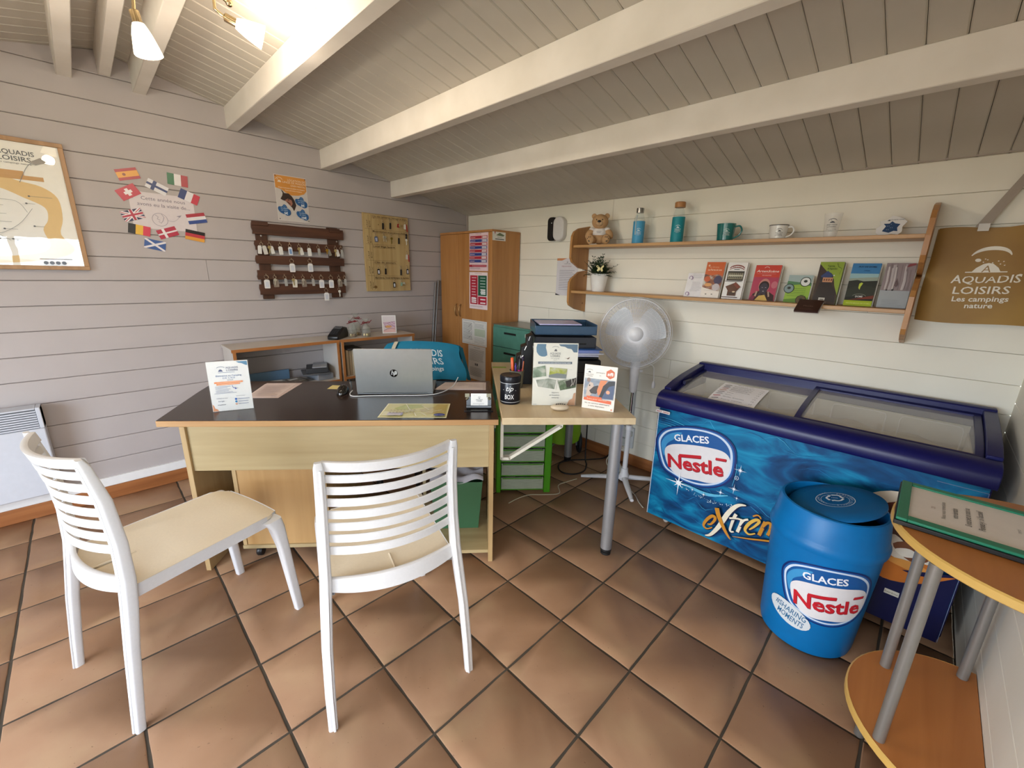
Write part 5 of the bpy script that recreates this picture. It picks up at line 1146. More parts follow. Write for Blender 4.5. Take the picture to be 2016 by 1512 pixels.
def a_sign(P, w_, h):
    P.poly([(.72, .985), (.985, .985), (.985, .90), (.93, .91), (.85, .945), (.78, .955)], '#3d7fa4'); P.poly([(.01, .01), (.15, .01), (.11, .05), (.06, .07), (.04, .13), (.01, .15)], '#e29a6c')
    P.poly([(.26, .80), (.29, .835), (.32, .845), (.35, .835), (.38, .80)], '#3f4f7c'); P.arc(.33, .86, .10, .035, 20, 160, .008, '#5c6a8c'); P.text('AQUADIS', .60, .855, .05, '#5c6a8c', w=.30, bold=.01); P.text('LOISIRS', .60, .805, .05, '#5c6a8c', w=.28, bold=.01)
    P.rect(.26, .775, .66, .782, '#5c6a8c'); P.text('Bienvenue au Camping', .5, .70, .045, '#4f6fa0', w=.62, bold=.01); P.text('DE L\'ILE', .5, .655, .042, '#4f6fa0', w=.3); P.text('2024', .52, .615, .035, '#555b70', w=.14)
    P.rect(.13, .565, .82, .60, '#e28a4e'); P.rect(.18, .53, .74, .563, '#e28a4e'); P.lines(.2, .8, .58, .035, 2, '#f5d4b8', .006)
    P.lines(.14, .55, .50, .028, 5, '#5a6690', .006, .4); P.lines(.10, .64, .365, .02, 1, '#5a6690', .006, 0); P.line([(.55, .52), (.57, .47), (.64, .45)], .012, '#3f4f9c'); P.poly([(.62, .475), (.66, .44), (.61, .435)], '#3f4f9c')
    P.text('Laissez un avis', .27, .26, .030, '#55597a', w=.26); P.text('Google', .24, .20, .032, '#44506c', w=.15, bold=.01); P.text('tripadvisor', .24, .13, .030, '#3a3f52', w=.2, bold=.02)
    P.text('Suivez-nous', .72, .29, .026, '#55597a', w=.22)
    for k in range(3): P.ell(.60, .235-.05*k, .03, .022, ['#2f5fa8', '#2b7fb0', '#c9a08c'][k], 12); P.lines(.66, .96, .232-.05*k, .05, 1, '#5a6690', .008)
standing('welcome_sign', 'white welcome sign in a clear stand at the left end of the desk', 'sign', (-.220, 1.392, DT+.0005), (-.070, 1.338, DT+.0005), .232, .03, '#ecece8', a_sign)
def flat(name, label, cat, quad, z, col, art=None, group=None, rough=.45, th=.0006):
    A_, B_, C_, D_ = [Vector((p[0], p[1], z)) for p in quad]   # bottom-left, bottom-right, top-right, top-left
    f = lambda u, v, h=0: A_*(1-u)*(1-v)+B_*u*(1-v)+C_*u*v+D_*(1-u)*v+Vector((0, 0, h))
    o = MB().grid(lambda u, v: f(u, v, th), 1, 1, mat(col, rough), thick=th, nrm=(0, 0, 1)).build(name); tag(o, label, cat, group)
    if art: P = Print(lambda u, v, h=0: f(u, v, th+h), r=rough); art(P); P.build('print', o)
    return o
def a_lines(P): P.lines(.08, .92, .88, .05, 17, '#b7a5a2', .008, .3); P.rect(.80, .04, .90, .05, '#4a58a8')
flat('paper_sheet', 'loose typed pink sheets behind the welcome sign, the lower sheet', 'paper', [(-.03, 1.52), (.066, 1.440), (.262, 1.662), (.11, 1.785)], DT+.0004, '#dccbc8', a_lines, 'paper sheets on the desk')
flat('paper_sheet', 'typed pinkish sheet behind the welcome sign, lying uppermost', 'paper', [(-.055, 1.545), (.060, 1.450), (.240, 1.672), (.098, 1.770)], DT+.0014, '#e2d2ce', a_lines, 'paper sheets on the desk')
flat('sticky_note', 'yellow sticky note beside the computer mouse', 'note', [(.319, 1.450), (.365, 1.401), (.412, 1.460), (.372, 1.505)], DT+.0004, '#e8d792')
o = flat('sticky_note', 'pale yellow slip lying on the low bookcase beside the card terminal', 'note', [(.50, 2.262), (.56, 2.270), (.565, 2.282), (.505, 2.275)], .8905, '#e3dda8')
def a_map(P):
    P.rect(0, 0, 1, 1, '#ece6b8'); P.rect(.02, .04, .98, .96, '#c9c27e'); P.poly([(.15, .62), (.28, .90), (.55, .92), (.62, .72), (.40, .56), (.22, .50)], '#a8ac52'); P.poly([(.55, .55), (.75, .75), (.88, .60), (.78, .38), (.60, .35)], '#b4a868'); P.poly([(.66, .2), (.95, .3), (.96, .9), (.8, .93)], '#bfae68'); P.rect(.03, .10, .22, .40, '#d9d3a6')
    for pts in ([(.1, .45), (.35, .35), (.5, .5), (.75, .35), (.9, .55)], [(.3, .92), (.38, .6), (.5, .3), (.55, .08)], [(.55, .85), (.7, .5), (.95, .4)], [(.4, .2), (.6, .3), (.7, .1)]): P.line([(a, b) for a, b in pts], .012, '#f0ead0')
    for k in range(16): P.rect(.12+.05*(k % 8), .30+.12*(k//8), .15+.05*(k % 8), .34+.12*(k//8), '#9a8a58')
    P.rect(.12, .06, .34, .24, '#c4bcc6'); P.rect(.14, .20, .32, .22, '#8a809c'); P.rect(.32, .06, .345, .24, '#8d84a8'); P.ell(.89, .10, .085, .085, '#3d4a94', 24); P.text('PLAN', .89, .07, .05, '#b9c0e0', w=.1)
flat('site_map', 'green and yellow laminated campsite map lying at the front of the desk', 'map', [(.297, .838), (.528, .630), (.668, .786), (.437, .990)], DT+.0004, '#efe8c4', a_map, rough=.25)
def a_doc(P): P.lines(.06, .55, .85, .12, 4, '#b4a6a2', .02, .5); P.rect(.62, .3, .95, .7, '#ddd0cc'); P.lines(.64, .9, .6, .14, 3, '#b4a6a2', .02)
flat('paper_sheet', 'pink form lying right of the laptop, the lower sheet', 'paper', [(.755, 1.055), (.975, .862), (1.085, .985), (.90, 1.145)], DT+.0004, '#dccdc8', a_doc, 'paper sheets on the desk')
flat('paper_sheet', 'folded pinkish form right of the laptop, nearest the tip box', 'paper', [(.840, .985), (.965, .874), (1.075, .990), (.955, 1.098)], DT+.0016, '#e0d2cd', a_doc, 'paper sheets on the desk')
# laptop
mSil = mat('#a7aaa9', .33, .65); mSilD = mat('#8f9394', .35, .6)
LH0, LH1 = Vector((.392, 1.232, DT)), Vector((.700, .980, DT)); LU = (LH1-LH0).normalized(); LB = Vector((-LU.y, LU.x, 0)); LW = (LH1-LH0).length
t = thing('laptop', 'open silver laptop seen from behind in the middle of the desk', 'laptop', (LH0+LH1)/2)
TL = frame(LH0, LU, LB); MB(TL).box((0, -.002, .003), (LW, .245, .018), mSilD).build('base', t, bev=.003)
lv = (Vector((0, 0, 1))-LB*.10).normalized(); TS = frame(LH0+Vector((0, 0, .012))-LB*.0035, LU, lv)
scr = MB(TS).prism([(LW/2+x, .123+y) for x, y in rrect(LW/2, .121, .008)], -.004, .003, mSil).build('screen_lid', t, bev=.001)
MB(TS).box((.008, .006, -.0052), (LW-.008, .238, -.0041), mat('#0d0e10', .2)).build('display', scr)
MB(TL).rod((.03, .0, .016), (LW-.03, .0, .016), .006, mat('#6c7072', .4, .5), 10).build('hinge', t, sm=50)
kb = MB(TL)
for r_ in range(5):
    for c_ in range(14): kb.box((.02+c_*.0255, .06+r_*.020, .0181), (.042+c_*.0255, .077+r_*.020, .0195), mat('#3a3c3f', .5))
kb.build('keyboard', t)['kind'] = 'stuff'
P = Print(lambda u, v, h=0: TS @ Vector((LW*.495+u, .112+v, .0031+h)), h0=.0003, dh=.00015, r=.2)
P.ell(0, 0, .0205, .0215, '#0c0c0e', 28); P.text('hp', -.001, -.0075, .034, '#d6d8d8', w=.026, bold=.01, sh=.28); P.ell(.010, .003, .008, .011, '#b6b8b6', 14)
P.build('logo', scr)
cb_ = smooth_path([LH0+Vector((.0, .06, .012)), LH0+LU*(-.035)+Vector((0, .01, .005)), LH0+LU*(-.015)-LB*.035+Vector((0, 0, .004)), LH0+LU*.06-LB*.030+Vector((0, 0, .004)), LH0+LU*.2-LB*.026+Vector((0, 0, .004)), LH1-LU*.04-LB*.022+Vector((0, 0, .004)), LH1+LU*.035+LB*.01+Vector((0, 0, .006)), LH1+LU*.10+LB*.09+Vector((0, 0, .02)), LH1+LU*.13+LB*.16+Vector((0, 0, .055))], 7)
o = MB().tube(cb_, .0026, mat('#dfe0e0', .4), 8).build('cable'); tag(o, 'white charging cable running along the foot of the laptop', 'cable')
# mouse, sharpie
t = thing('computer_mouse', 'glossy black computer mouse left of the laptop', 'mouse', (.352, 1.320, DT))
ms = MB(); ang = math.radians(52); Tm = Matrix.Translation((.352, 1.322, DT+.001)) @ Matrix.Rotation(ang, 4, 'Z')
ms.grid(lambda u, v: Tm @ Vector((.052*math.cos(2*math.pi*u)*math.cos(v*math.pi/2)**.6, .031*math.sin(2*math.pi*u)*math.cos(v*math.pi/2)**.6, .036*math.sin(v*math.pi/2)*(1+.12*math.cos(2*math.pi*u)))), 24, 8, mat('#0b0b0c', .12, coat=.6)); ms.build('body', t, sm=80)
MB().rod((.372, 1.345, DT+.034), (.379, 1.354, DT+.032), .006, mat('#2c2c2e', .4), 10).build('wheel', t)
t = thing('memory_stick', 'small silver stick with black cap standing behind the mouse', 'stick', (.430, 1.385, DT))
MB().rod((.432, 1.388, DT), (.428, 1.392, DT+.036), .006, mat('#b9bcbc', .25, .8), 10).build('body', t); MB().rod((.4275, 1.3925, DT+.036), (.426, 1.394, DT+.048), .0065, mat('#161617', .4), 10).build('cap', t)
# card holder with keys
t = thing('card_holder', 'black card holder with white business cards at the right end of the desk', 'card holder', (.725, .65, DT))
A_ = Vector((.668, .672, DT+.0006)); B_ = Vector((.772, .580, DT+.0006)); U = (B_-A_).normalized(); bk = Vector((-U.y, U.x, 0)); Tc = frame(A_, U, bk, (0, 0, 1)); wd = (B_-A_).length
mBk = mat('#121213', .25); MB(Tc).box((0, -.035, 0), (wd, .045, .004), mBk).build('base', t, bev=.0015)
Tc2 = frame(A_+bk*.01+Vector((0, 0, .004)), U, (Vector((0, 0, 1))+bk*.25).normalized()); MB(Tc2).box((.008, 0, -.012), (wd-.008, .056, -.006), mBk).build('back_plate', t, bev=.001); MB(Tc2).box((.008, 0, -.001), (wd-.008, .012, .004), mBk).build('front_lip', t, bev=.001)
MB(Tc2).box((.030, .003, -.0058), (wd-.026, .070, -.0012), mat('#eeece8', .4)).build('cards', t)
P = Print(lambda u, v, h=0: Tc2 @ Vector((.030+u, v, -.0011+h)), h0=.0003, dh=.0001); cw_ = wd-.056; logo(P, cw_/2, .046, .016, '#4a4c52', False); P.text('AQUADIS', cw_/2, .037, .008, '#5a5c64'); P.text('LOISIRS', cw_/2, .030, .008, '#5a5c64'); P.lines(.01, cw_-.01, .022, .004, 2, '#a9a7a6', .0012); P.text('21', cw_/2, .013, .005, '#5a5c64'); P.build('print', t)
mBr2 = mat('#7a7460', .4, .6)
for k, (du, sgn) in enumerate(((.014, 1), (wd-.020, -1))):
    mb = MB(Tc2); mb.box((du-.012, .052, .000), (du+.010, .070, .0025), mBr2); mb.rod((du+.004*sgn, .050, .003), (du-.006*sgn, .040, .003), .006, mBr2, 8); mb.build('clip', t)

# ================================================================ THINGS ON THE SIDE TABLE
t = thing('tip_tin', 'dark navy round tip box tin on the side table corner', 'tin', (.905, .578, TH))
tc = Vector((.907, .598, TH+.0005)); mTin = mat('#14161f', .3, .2)
MB().lathe([(0, 0), (.0505, 0), (.0515, .004), (.0515, .112), (.0505, .114)], mTin, tc, 40, cap=False).build('body', t, sm=40)
MB().lathe([(.0530, .113), (.0535, .117), (.0535, .140), (.0505, .145), (.038, .1435), (0, .143)], mTin, tc, 40, cap=False).build('lid', t, sm=40)
MB().box((tc.x-.012, tc.y-.001, TH+.1438), (tc.x+.012, tc.y+.001, TH+.1442), mat('#000000', .6)).build('slot', t)
a0 = math.atan2(-.845-tc.y, -.548-tc.x)
def tinf(u, v, h=0): a = a0+u/.0515; r = .0517+h; return Vector((tc.x+r*math.cos(a), tc.y+r*math.sin(a), TH+v))
P = Print(tinf, h0=.0004, dh=.0001, r=.3); P.cut = .006; P.rect(-.08, .1085, .08, .1105, '#d8dadc'); P.rect(-.08, .012, .08, .014, '#d8dadc'); P.cut = 0
P.text('tip', -.006, .072, .038, '#f2f2f2', w=.038, sh=.35, bold=.004); P.text('BOX', -.004, .030, .034, '#f2f2f2', w=.046, bold=.012); P.ell(-.036, .076, .0015, .0018, '#f2f2f2', 8); P.ell(.028, .074, .0015, .0018, '#f2f2f2', 8); P.build('print', t)
# pen pot
t = thing('pen_cup', 'grey-green pen cup behind the tip tin', 'pen cup', (1.135, .775, TH)); pc = Vector((1.135, .775, TH+.0005))
mCup = mat('#7d8070', .4); MB().lathe([(0, .002), (.0, 0), (.032, 0), (.034, .004), (.043, .100), (.0445, .102), (.0425, .103), (.033, .006), (0, .005)], mCup, pc, 28, cap=False).build('cup', t, sm=40)
PEN = [('orange highlighter pen', '#f2642a', '#f2642a', -.022, .004, .165, .008), ('pink marker with black cap', '#c0246e', '#15151a', .012, -.014, .165, .009), ('pink-topped marker', '#c95a78', '#2a1c3c', .026, -.004, .172, .007), ('slim white ballpoint pen', '#dfdccd', '#dfdccd', -.026, .020, .150, .0035), ('dark blue ballpoint pen', '#1d2260', '#1d2260', -.006, -.001, .135, .0045), ('orange-brown pencil', '#b5582a', '#b5582a', .030, -.016, .150, .0035), ('silver ballpoint pen', '#a8a8aa', '#a8a8aa', .018, .012, .175, .0035), ('purple felt pen', '#4a2a8c', '#4a2a8c', -.008, -.022, .130, .0045), ('beige pencil', '#b08a6a', '#b08a6a', .030, .004, .145, .003)]
for nm, c1, c2, du, dv, L, r_ in PEN:
    u_ = Vector((TX.x, TX.y, 0)); v_ = Vector((TY.x, TY.y, 0)); b0 = pc+u_*du*.8+v_*dv*.8+Vector((0, 0, .010)); d = (u_*du*.4+v_*dv*.4+Vector((0, 0, .14))).normalized()
    p = thing('pen', nm+' standing in the pen cup', 'pen', b0, 'pens in the pen cup')
    MB().tube([b0, b0+d*L*.6], r_, mat(c1, .35), 10).build('barrel', p, sm=60); MB().tube([b0+d*L*.6, b0+d*(L-.004), b0+d*L], [r_*1.12, r_*1.12, r_*.7], mat(c2, .35), 10).build('cap', p, sm=60)
# big catalogue sign
def a_big(P, w_, h):
    P.poly([(.08, .985), (.28, .985), (.27, .93), (.30, .86), (.31, .81), (.26, .79), (.18, .79), (.12, .81), (.07, .86), (.06, .93)], '#4f7c97'); P.poly([(.56, .985), (.985, .985), (.985, .86), (.90, .86), (.85, .91), (.76, .92), (.70, .945), (.60, .955)], '#4d6f86')
    P.poly([(.46, .875), (.475, .90), (.495, .91), (.515, .90), (.53, .875)], '#55585c'); P.arc(.49, .925, .075, .025, 15, 165, .006, '#8a8c88'); P.text('AQUADIS', .49, .825, .045, '#7a7c7c', w=.24, bold=.005); P.text('LOISIRS', .49, .785, .045, '#7a7c7c', w=.21, bold=.005); P.text('Les campings', .49, .755, .026, '#8a8c88', w=.19); P.text('nature', .49, .733, .02, '#8a8c88', w=.08)
    P.poly([(.69, .775), (.74, .765), (.78, .75), (.81, .77), (.815, .785), (.79, .775), (.76, .765)], '#6a4a3c'); P.rect(.11, .675, .875, .710, '#4b5a66'); P.text('CATALOGUE DES DESTINATIONS 2024', .49, .682, .028, '#dfe3e4', w=.70, bold=.012)
    P.poly([(.0, .45), (.30, .48), (.27, .65), (.0, .61)], mat('#7d9278', .3, 0, 'photo', '#4a5a48')); P.poly([(.36, .46), (.75, .44), (.77, .60), (.38, .62)], mat('#aab04c', .3, 0, 'photo', '#5c6a38')); P.poly([(.36, .46), (.75, .44), (.76, .51), (.55, .53), (.36, .50)], '#7f8684')
    P.poly([(.02, .43), (.36, .455), (.56, .43), (.52, .26), (.10, .30)], '#efece0'); P.poly([(.07, .42), (.36, .445), (.54, .42), (.50, .27), (.12, .31)], mat('#a2a79a', .3, 0, 'photo', '#77806f')); P.poly([(.56, .41), (.985, .45), (.985, .30), (.63, .25)], mat('#5d6e52', .3, 0, 'photo', '#2b302a')); P.poly([(.74, .40), (.985, .46), (.985, .34), (.78, .30)], '#3c3833')
    P.line([(.88, .44), (.90, .36), (.87, .32)], .01, '#e2ded0'); P.line([(.96, .44), (.92, .34)], .008, '#e2ded0')
    P.text('Séjours', .52, .205, .03, '#6e7478', w=.16); P.text('en location', .50, .165, .03, '#6e7478', w=.23, bold=.01); P.text('camping', .52, .125, .03, '#6e7478', w=.16); P.poly([(.80, .01), (.985, .01), (.985, .22), (.94, .20), (.92, .12), (.84, .09)], '#c49a7a'); P.rect(.02, .02, .1, .028, '#b8b8b0'); P.text('~ ~', .85, .58, .03, '#8a8c88', w=.06)
standing('catalogue_sign', 'large cream catalogue poster in a clear stand on the side table', 'sign', (.950, .485, TH+.0005), (1.114, .338, TH+.0005), .315, .04, '#ece9da', a_big, th=.004)
def a_or(P, w_, h):
    P.poly([(.11, .825), (.135, .85), (.16, .86), (.185, .85), (.21, .825)], '#55585c'); P.arc(.16, .87, .10, .028, 15, 165, .010, '#9a9890'); P.text('AQUADIS', .17, .775, .04, '#7a7c7c', w=.24); P.text('LOISIRS', .16, .735, .04, '#7a7c7c', w=.21); P.text('partenaire', .50, .83, .045, '#6a6a68', w=.26, sh=.3); P.text('de', .50, .77, .03, '#6a6a68', w=.06)
    P.poly([(.80+.14*math.cos(math.radians(30+60*k)), .835+.11*math.sin(math.radians(30+60*k))) for k in range(6)], '#d4673a'); P.text('sfi', .80, .80, .10, '#f6ece4', w=.18, bold=.03)
    P.rect(.03, .26, .97, .70, mat('#8e97a2', .35, 0, 'photo', '#6f7a88')); P.ell(.16, .66, .06, .05, '#8a7468', 12); P.poly([(.10, .30), (.14, .52), (.20, .62), (.30, .60), (.34, .50), (.30, .36), (.2, .28)], '#c9b4a4'); P.poly([(.20, .42), (.32, .52), (.46, .56), (.50, .46), (.42, .36), (.26, .36)], '#3b302c'); P.ell(.20, .54, .02, .018, '#1b1614', 8); P.poly([(.44, .44), (.52, .68), (.74, .69), (.62, .52), (.55, .36), (.48, .33)], '#d98452')
    P.poly([(.52, .30), (.62, .56), (.78, .68), (.96, .69), (.96, .60), (.80, .56), (.68, .42), (.60, .28)], '#26262a'); P.poly([(.60, .28), (.68, .42), (.80, .56), (.95, .60), (.95, .28)], '#4b5a78'); P.poly([(.78+.07*math.cos(q)*(1 if k % 2 else .7), .43+.05*math.sin(q)*(1 if k % 2 else .7)) for k, q in enumerate([i*math.pi/8 for i in range(16)])], '#e6a57e')
    P.poly([(.14, .30), (.60, .30), (.62, .25), (.90, .24), (.90, .17), (.05, .20), (.05, .26), (.14, .27)], '#e0683a'); P.text('Soins pour animaux', .46, .225, .05, '#f2c4a8', w=.62, bold=.012); P.text('Ici, un service vétérinaire', .48, .13, .04, '#5a5a58', w=.76, bold=.01); P.text('à votre disposition', .46, .07, .04, '#5a5a58', w=.5, bold=.01); P.ell(.93, .05, .025, .018, '#d98a6a', 10)
standing('vet_sign', 'white and orange dog leaflet stand at the right end of the side table', 'sign', (1.112, .297, TH+.0005), (1.166, .148, TH+.0005), .220, .06, '#f0e8dc', a_or, th=.008, foot=False)
# painted pebble
t = thing('painted_pebble', 'cream oval pebble with dark painted strokes on the side table', 'pebble', (.995, .330, TH))
Tp = Matrix.Translation((.998, .345, TH+.0155)) @ Matrix.Rotation(math.radians(-42), 4, 'Z'); MB().ball((0, 0, 0), (.045, .030, .0155), mat('#dccdb4', .35, 0, 'mottle', '#cdbb9f'), 28, 16).build('stone', t, sm=80) if False else MB(Tp).ball((0, 0, 0), (.045, .030, .0155), mat('#dccdb4', .35, 0, 'mottle', '#cdbb9f'), 28, 16).build('stone', t, sm=80)
P = Print(lambda u, v, h=0: Tp @ Vector((u, v, .0155*math.sqrt(max(0, 1-(u/.045)**2-(v/.030)**2))+h)), h0=.0016)
for k in range(5): P.line([(-.022+.010*k+.010*s_, -.012+.022*s_) for s_ in (0, .2, .4, .6, .8, 1)], lambda t_: .001+.0055*math.sin(math.pi*t_), '#2b2024')
P.build('painting', t)
flat('paper_sheet', 'small white note behind the tip tin on the side table', 'paper', [(1.20, .96), (1.285, .885), (1.36, .97), (1.285, 1.045)], TH+.0004, '#e6ddd8')
o = flat('letter_sign', 'lime green cut-out letters lying at the back of the side table', 'letters', [(1.37, 1.235), (1.44, 1.17), (1.465, 1.20), (1.395, 1.265)], TH+.0004, '#8fae3a')
# printer with stacked trays and files
t = thing('printer', 'black office printer at the back of the side table', 'printer', Tb(.38, .80, TH)); mPr = mat('#101114', .35); mPr2 = mat('#1b1c20', .25)
MB(TT).box((.228, .60, TH+.0006), (.625, 1.00, TH+.150), mPr).build('body', t, bev=.012, seg=3); MB(TT).box((.25, .592, TH+.03), (.60, .5995, TH+.075), mPr2).build('paper_slot', t, bev=.002); MB(TT).box((.235, .61, TH+.1505), (.61, .99, TH+.166), mPr2).build('scanner_lid', t, bev=.005)
def stk(x0, x1, y0, y1, z0, z1, col, nm, lb, cat, grp=None, rot=0, bev=.0015, rough=.4):
    cx, cy = (x0+x1)/2, (y0+y1)/2; T = TT @ Matrix.Translation((cx, cy, 0)) @ Matrix.Rotation(rot, 4, 'Z')
    o = MB(T).box((x0-cx, y0-cy, z0), (x1-cx, y1-cy, z1), mat(col, rough)).build(nm, bev=bev); tag(o, lb, cat, grp); return o
zp = TH+.1665; gf = 'files stacked on the printer'
stk(.25, .58, .60, .86, zp, zp+.008, '#2b4fa0', 'file_folder', 'dark blue folder directly on the printer lid, lowest of the stack', 'folder', gf, .05)
stk(.25, .61, .58, .88, zp+.0085, zp+.016, '#cfd4ec', 'paper_stack', 'white loose papers low in the stack on the printer', 'papers', gf, -.08)
stk(.24, .63, .59, .87, zp+.0165, zp+.024, '#dfe2f2', 'paper_stack', 'white loose papers in the middle of the printer stack', 'papers', gf, .03)
stk(.235, .61, .60, .88, zp+.0245, zp+.044, '#8f9ed6', 'file_folder', 'thick pale blue folder in the stack on the printer', 'folder', gf, -.03)
stk(.225, .62, .58, .90, zp+.0445, zp+.050, '#27569e', 'file_folder', 'blue cardboard folder topmost under the letter trays', 'folder', gf, .0)
t = thing('letter_tray', 'two-tier dark letter tray with blue sleeve on the printer stack', 'tray', Tb(.38, .78, zp+.05)); mTr = mat('#33373f', .3); mTr2 = mat('#3d5872', .2)
zt = zp+.0505
for k, (z, m_) in enumerate(((zt, mTr), (zt+.078, mTr2))):
    mb = MB(TT); x0, x1, y0, y1 = .222, .59, .62, .90
    mb.box((x0, y0, z), (x1, y1, z+.004), m_); mb.box((x0, y0, z+.004), (x0+.004, y1, z+.062), m_); mb.box((x1-.004, y0, z+.004), (x1, y1, z+.062), m_); mb.box((x0+.004, y1-.004, z+.004), (x1-.004, y1, z+.062), m_); mb.box((x0+.004, y0, z+.004), (x1-.004, y0+.004, z+.052 if k else z+.064), m_)
    if k == 0: mb.box((x0+.03, y0-.003, z+.022), (x1-.06, y0, z+.030), mPr)
    mb.build('tray', t, bev=.002)
o = stk(.245, .50, .645, .86, zt+.132, zt+.139, '#c9c6ee', 'paper_stack', 'pale lilac papers lying on top of the letter trays', 'papers', gf, .04)
# black clip chain / desk lamp arm standing left of the printer
t = thing('pen_rack', 'black stepped desk rack with silver clips left of the printer', 'rack', Tb(.15, .62, TH)); 
prof = [(0, 0), (0, .05), (.012, .06), (.010, .11), (.030, .12), (.030, .17), (.055, .18), (.055, .225), (.085, .235), (.085, .285), (.12, .30), (.12, .0)]
MB(TT @ Matrix.Translation((.088, .592, TH+.0006)) @ Matrix.Rotation(math.pi/2, 4, 'X')).prism(prof, -.095, .0, mat('#0b0b0c', .45)).build('rack_body', t, bev=.003)
rr = random.Random(4)
for k in range(0, 9, 2): MB(TT).rod((.095+.011*k, .589, TH+.04+.028*k), (.11+.011*k+rr.uniform(-.008, .01), .587, TH+.065+.028*k), .0035, mat(['#b9b6b0', '#d8d4ce', '#8d8a88'][k % 3], .3, .6), 8).build('clip', t)
# ================================================================ OFFICE CHAIR WITH TEAL BAG
oc = thing('office_chair', 'brown office chair behind the desk under a teal bag', 'chair', (1.17, 1.72, 0)); cd = Vector((.338, -.393, 0)).normalized(); cbk = Vector((.758, .652, 0)); mCh = mat('#2a2422', .7)
TC = frame((1.10, 1.665, 0), cd, Vector((-cd.y, cd.x, 0)))
mb = MB(TC); mb.prism([(x, y) for x, y in rrect(.245, .17, .06)], -.012, .03, mCh, frame((0, .0, .69), (1, 0, 0), (0, 0, 1))); mb.build('backrest', oc, bev=.01)
MB(TC).prism(rrect(.24, .23, .07), .44, .50, mCh, Matrix.Translation((0, -.27, 0))).build('seat', oc, bev=.012)
MB(TC).tube([(0, .03, .60), (0, .05, .46), (0, -.10, .42)], .018, mat('#161617', .5), 8).build('back_support', oc); MB(TC).rod((0, -.27, .08), (0, -.27, .44), .025, mat('#161617', .4), 14).build('column', oc)
for k in range(5):
    a = 2*math.pi*k/5; l_ = MB(TC).tube([(0, -.27, .085), (.26*math.cos(a), -.27+.26*math.sin(a), .065)], [.022, .014], mat('#161617', .4), 8).build('base_arm', oc); MB(TC).ball((.26*math.cos(a), -.27+.26*math.sin(a), .026), (.025, .018, .026), mat('#161617', .4), 12, 8).build('castor', l_, sm=60)
mTeal = mat('#067a9c', .75, 0, 'mottle', '#056e8e', sc=1.5, bump=.15)
t = thing('fabric_bag', 'teal fabric bag draped over the office chair behind the laptop', 'bag', TC @ Vector((0, -.03, .66)))
def tealf(u, v, k=0):
    x = (u-.5)*(.53+.10*(1-v))+.015*math.sin(6*v); z = .665+.245*v+.012*math.cos(3*(u-.5))*v-.02*(2*u-1)**4*v
    y = -.045-.03*(1-v)-.010*math.sin(14*u+4*v)*(1-v)-.006*math.sin(23*u)*(1-v)+.028*v**6*1.6
    return TC @ Vector((x, y, z))
MB().grid(lambda u, v: tealf(u, v), 40, 18, mTeal).build('body', t, sm=80)
MB().grid(lambda u, v: TC @ Vector(((u-.5)*.525, .05-.08*(1-v)*0-(.045)*(v**3), .70+.215*v-.02*(2*u-1)**4*v)), 20, 8, mTeal).build('back', t, sm=80)
MB().grid(lambda u, v: TC @ Vector((.255+.06*v+.02*u, -.03+.05*u, .90-.02*u-.24*v)), 3, 8, mTeal).build('side_flap', t, sm=80)
MB().grid(lambda u, v: TC @ Vector((-.222+.026*u+.035*(v-.5), -.052-.02*(1-v)+.03*v**4, .80+.115*v)), 2, 8, mat('#c9bfa6', .7)).build('strap', t, sm=80)
P = Print(lambda u, v, h=0: tealf(.5+u/.56, (v-.665)/.245)+TC.to_3x3() @ Vector((0, -h-.001, 0)), h0=.002, r=.6); cT = '#d9e8ec'
P.text('AQUADIS', .035, .822, .060, cT, w=.245, bold=.01); P.text('LOISIRS', .035, .768, .060, cT, w=.215, bold=.01); P.text('Les campings', .03, .725, .040, cT, w=.20, bold=.015); P.build('print', t)
# ================================================================ UNDER THE DESK AND TABLE
mBinG = mat('#3d6a4a', .45, bump=.05)
t = thing('waste_basket', 'green waste basket with a bin liner under the right end of the desk', 'bin', D(1.24, .30, .0485))
def tap(x0, x1, y0, y1, z0, z1, k, T, mt, wall=.004):
    mb = MB(T); cx, cy = (x0+x1)/2, (y0+y1)/2
    q = lambda x, y, f: (cx+(x-cx)*f, cy+(y-cy)*f)
    o0 = [q(x, y, k) for x, y in ((x0, y0), (x1, y0), (x1, y1), (x0, y1))]; o1 = [(x0, y0), (x1, y0), (x1, y1), (x0, y1)]; i1 = [(x0+wall, y0+wall), (x1-wall, y0+wall), (x1-wall, y1-wall), (x0+wall, y1-wall)]; i0 = [q(a, b, k*.98) for a, b in i1]
    vs = [(a, b, z0) for a, b in o0]+[(a, b, z1) for a, b in o1]+[(a, b, z1) for a, b in i1]+[(a, b, z0+.004) for a, b in i0]
    fs = [(3, 2, 1, 0)]+[(i, (i+1) % 4, 4+(i+1) % 4, 4+i) for i in range(4)]+[(4+i, 4+(i+1) % 4, 8+(i+1) % 4, 8+i) for i in range(4)]+[(8+i, 8+(i+1) % 4, 12+(i+1) % 4, 12+i) for i in range(4)]+[(12, 13, 14, 15)]
    return mb.add(vs, fs, mt)
tap(1.13, 1.405, .20, .43, .0485, .335, .84, TD, mBinG).build('body', t, bev=.003)
MB(TD).grid(lambda u, v: (1.127+u*.281, .197+v*.236, .338+.022*math.sin(9*u+2*v)*math.sin(7*v+u)+.018*math.sin(17*u*v)), 18, 14, mat('#b9b7bd', .6, bump=.3)).build('liner', t, sm=70)
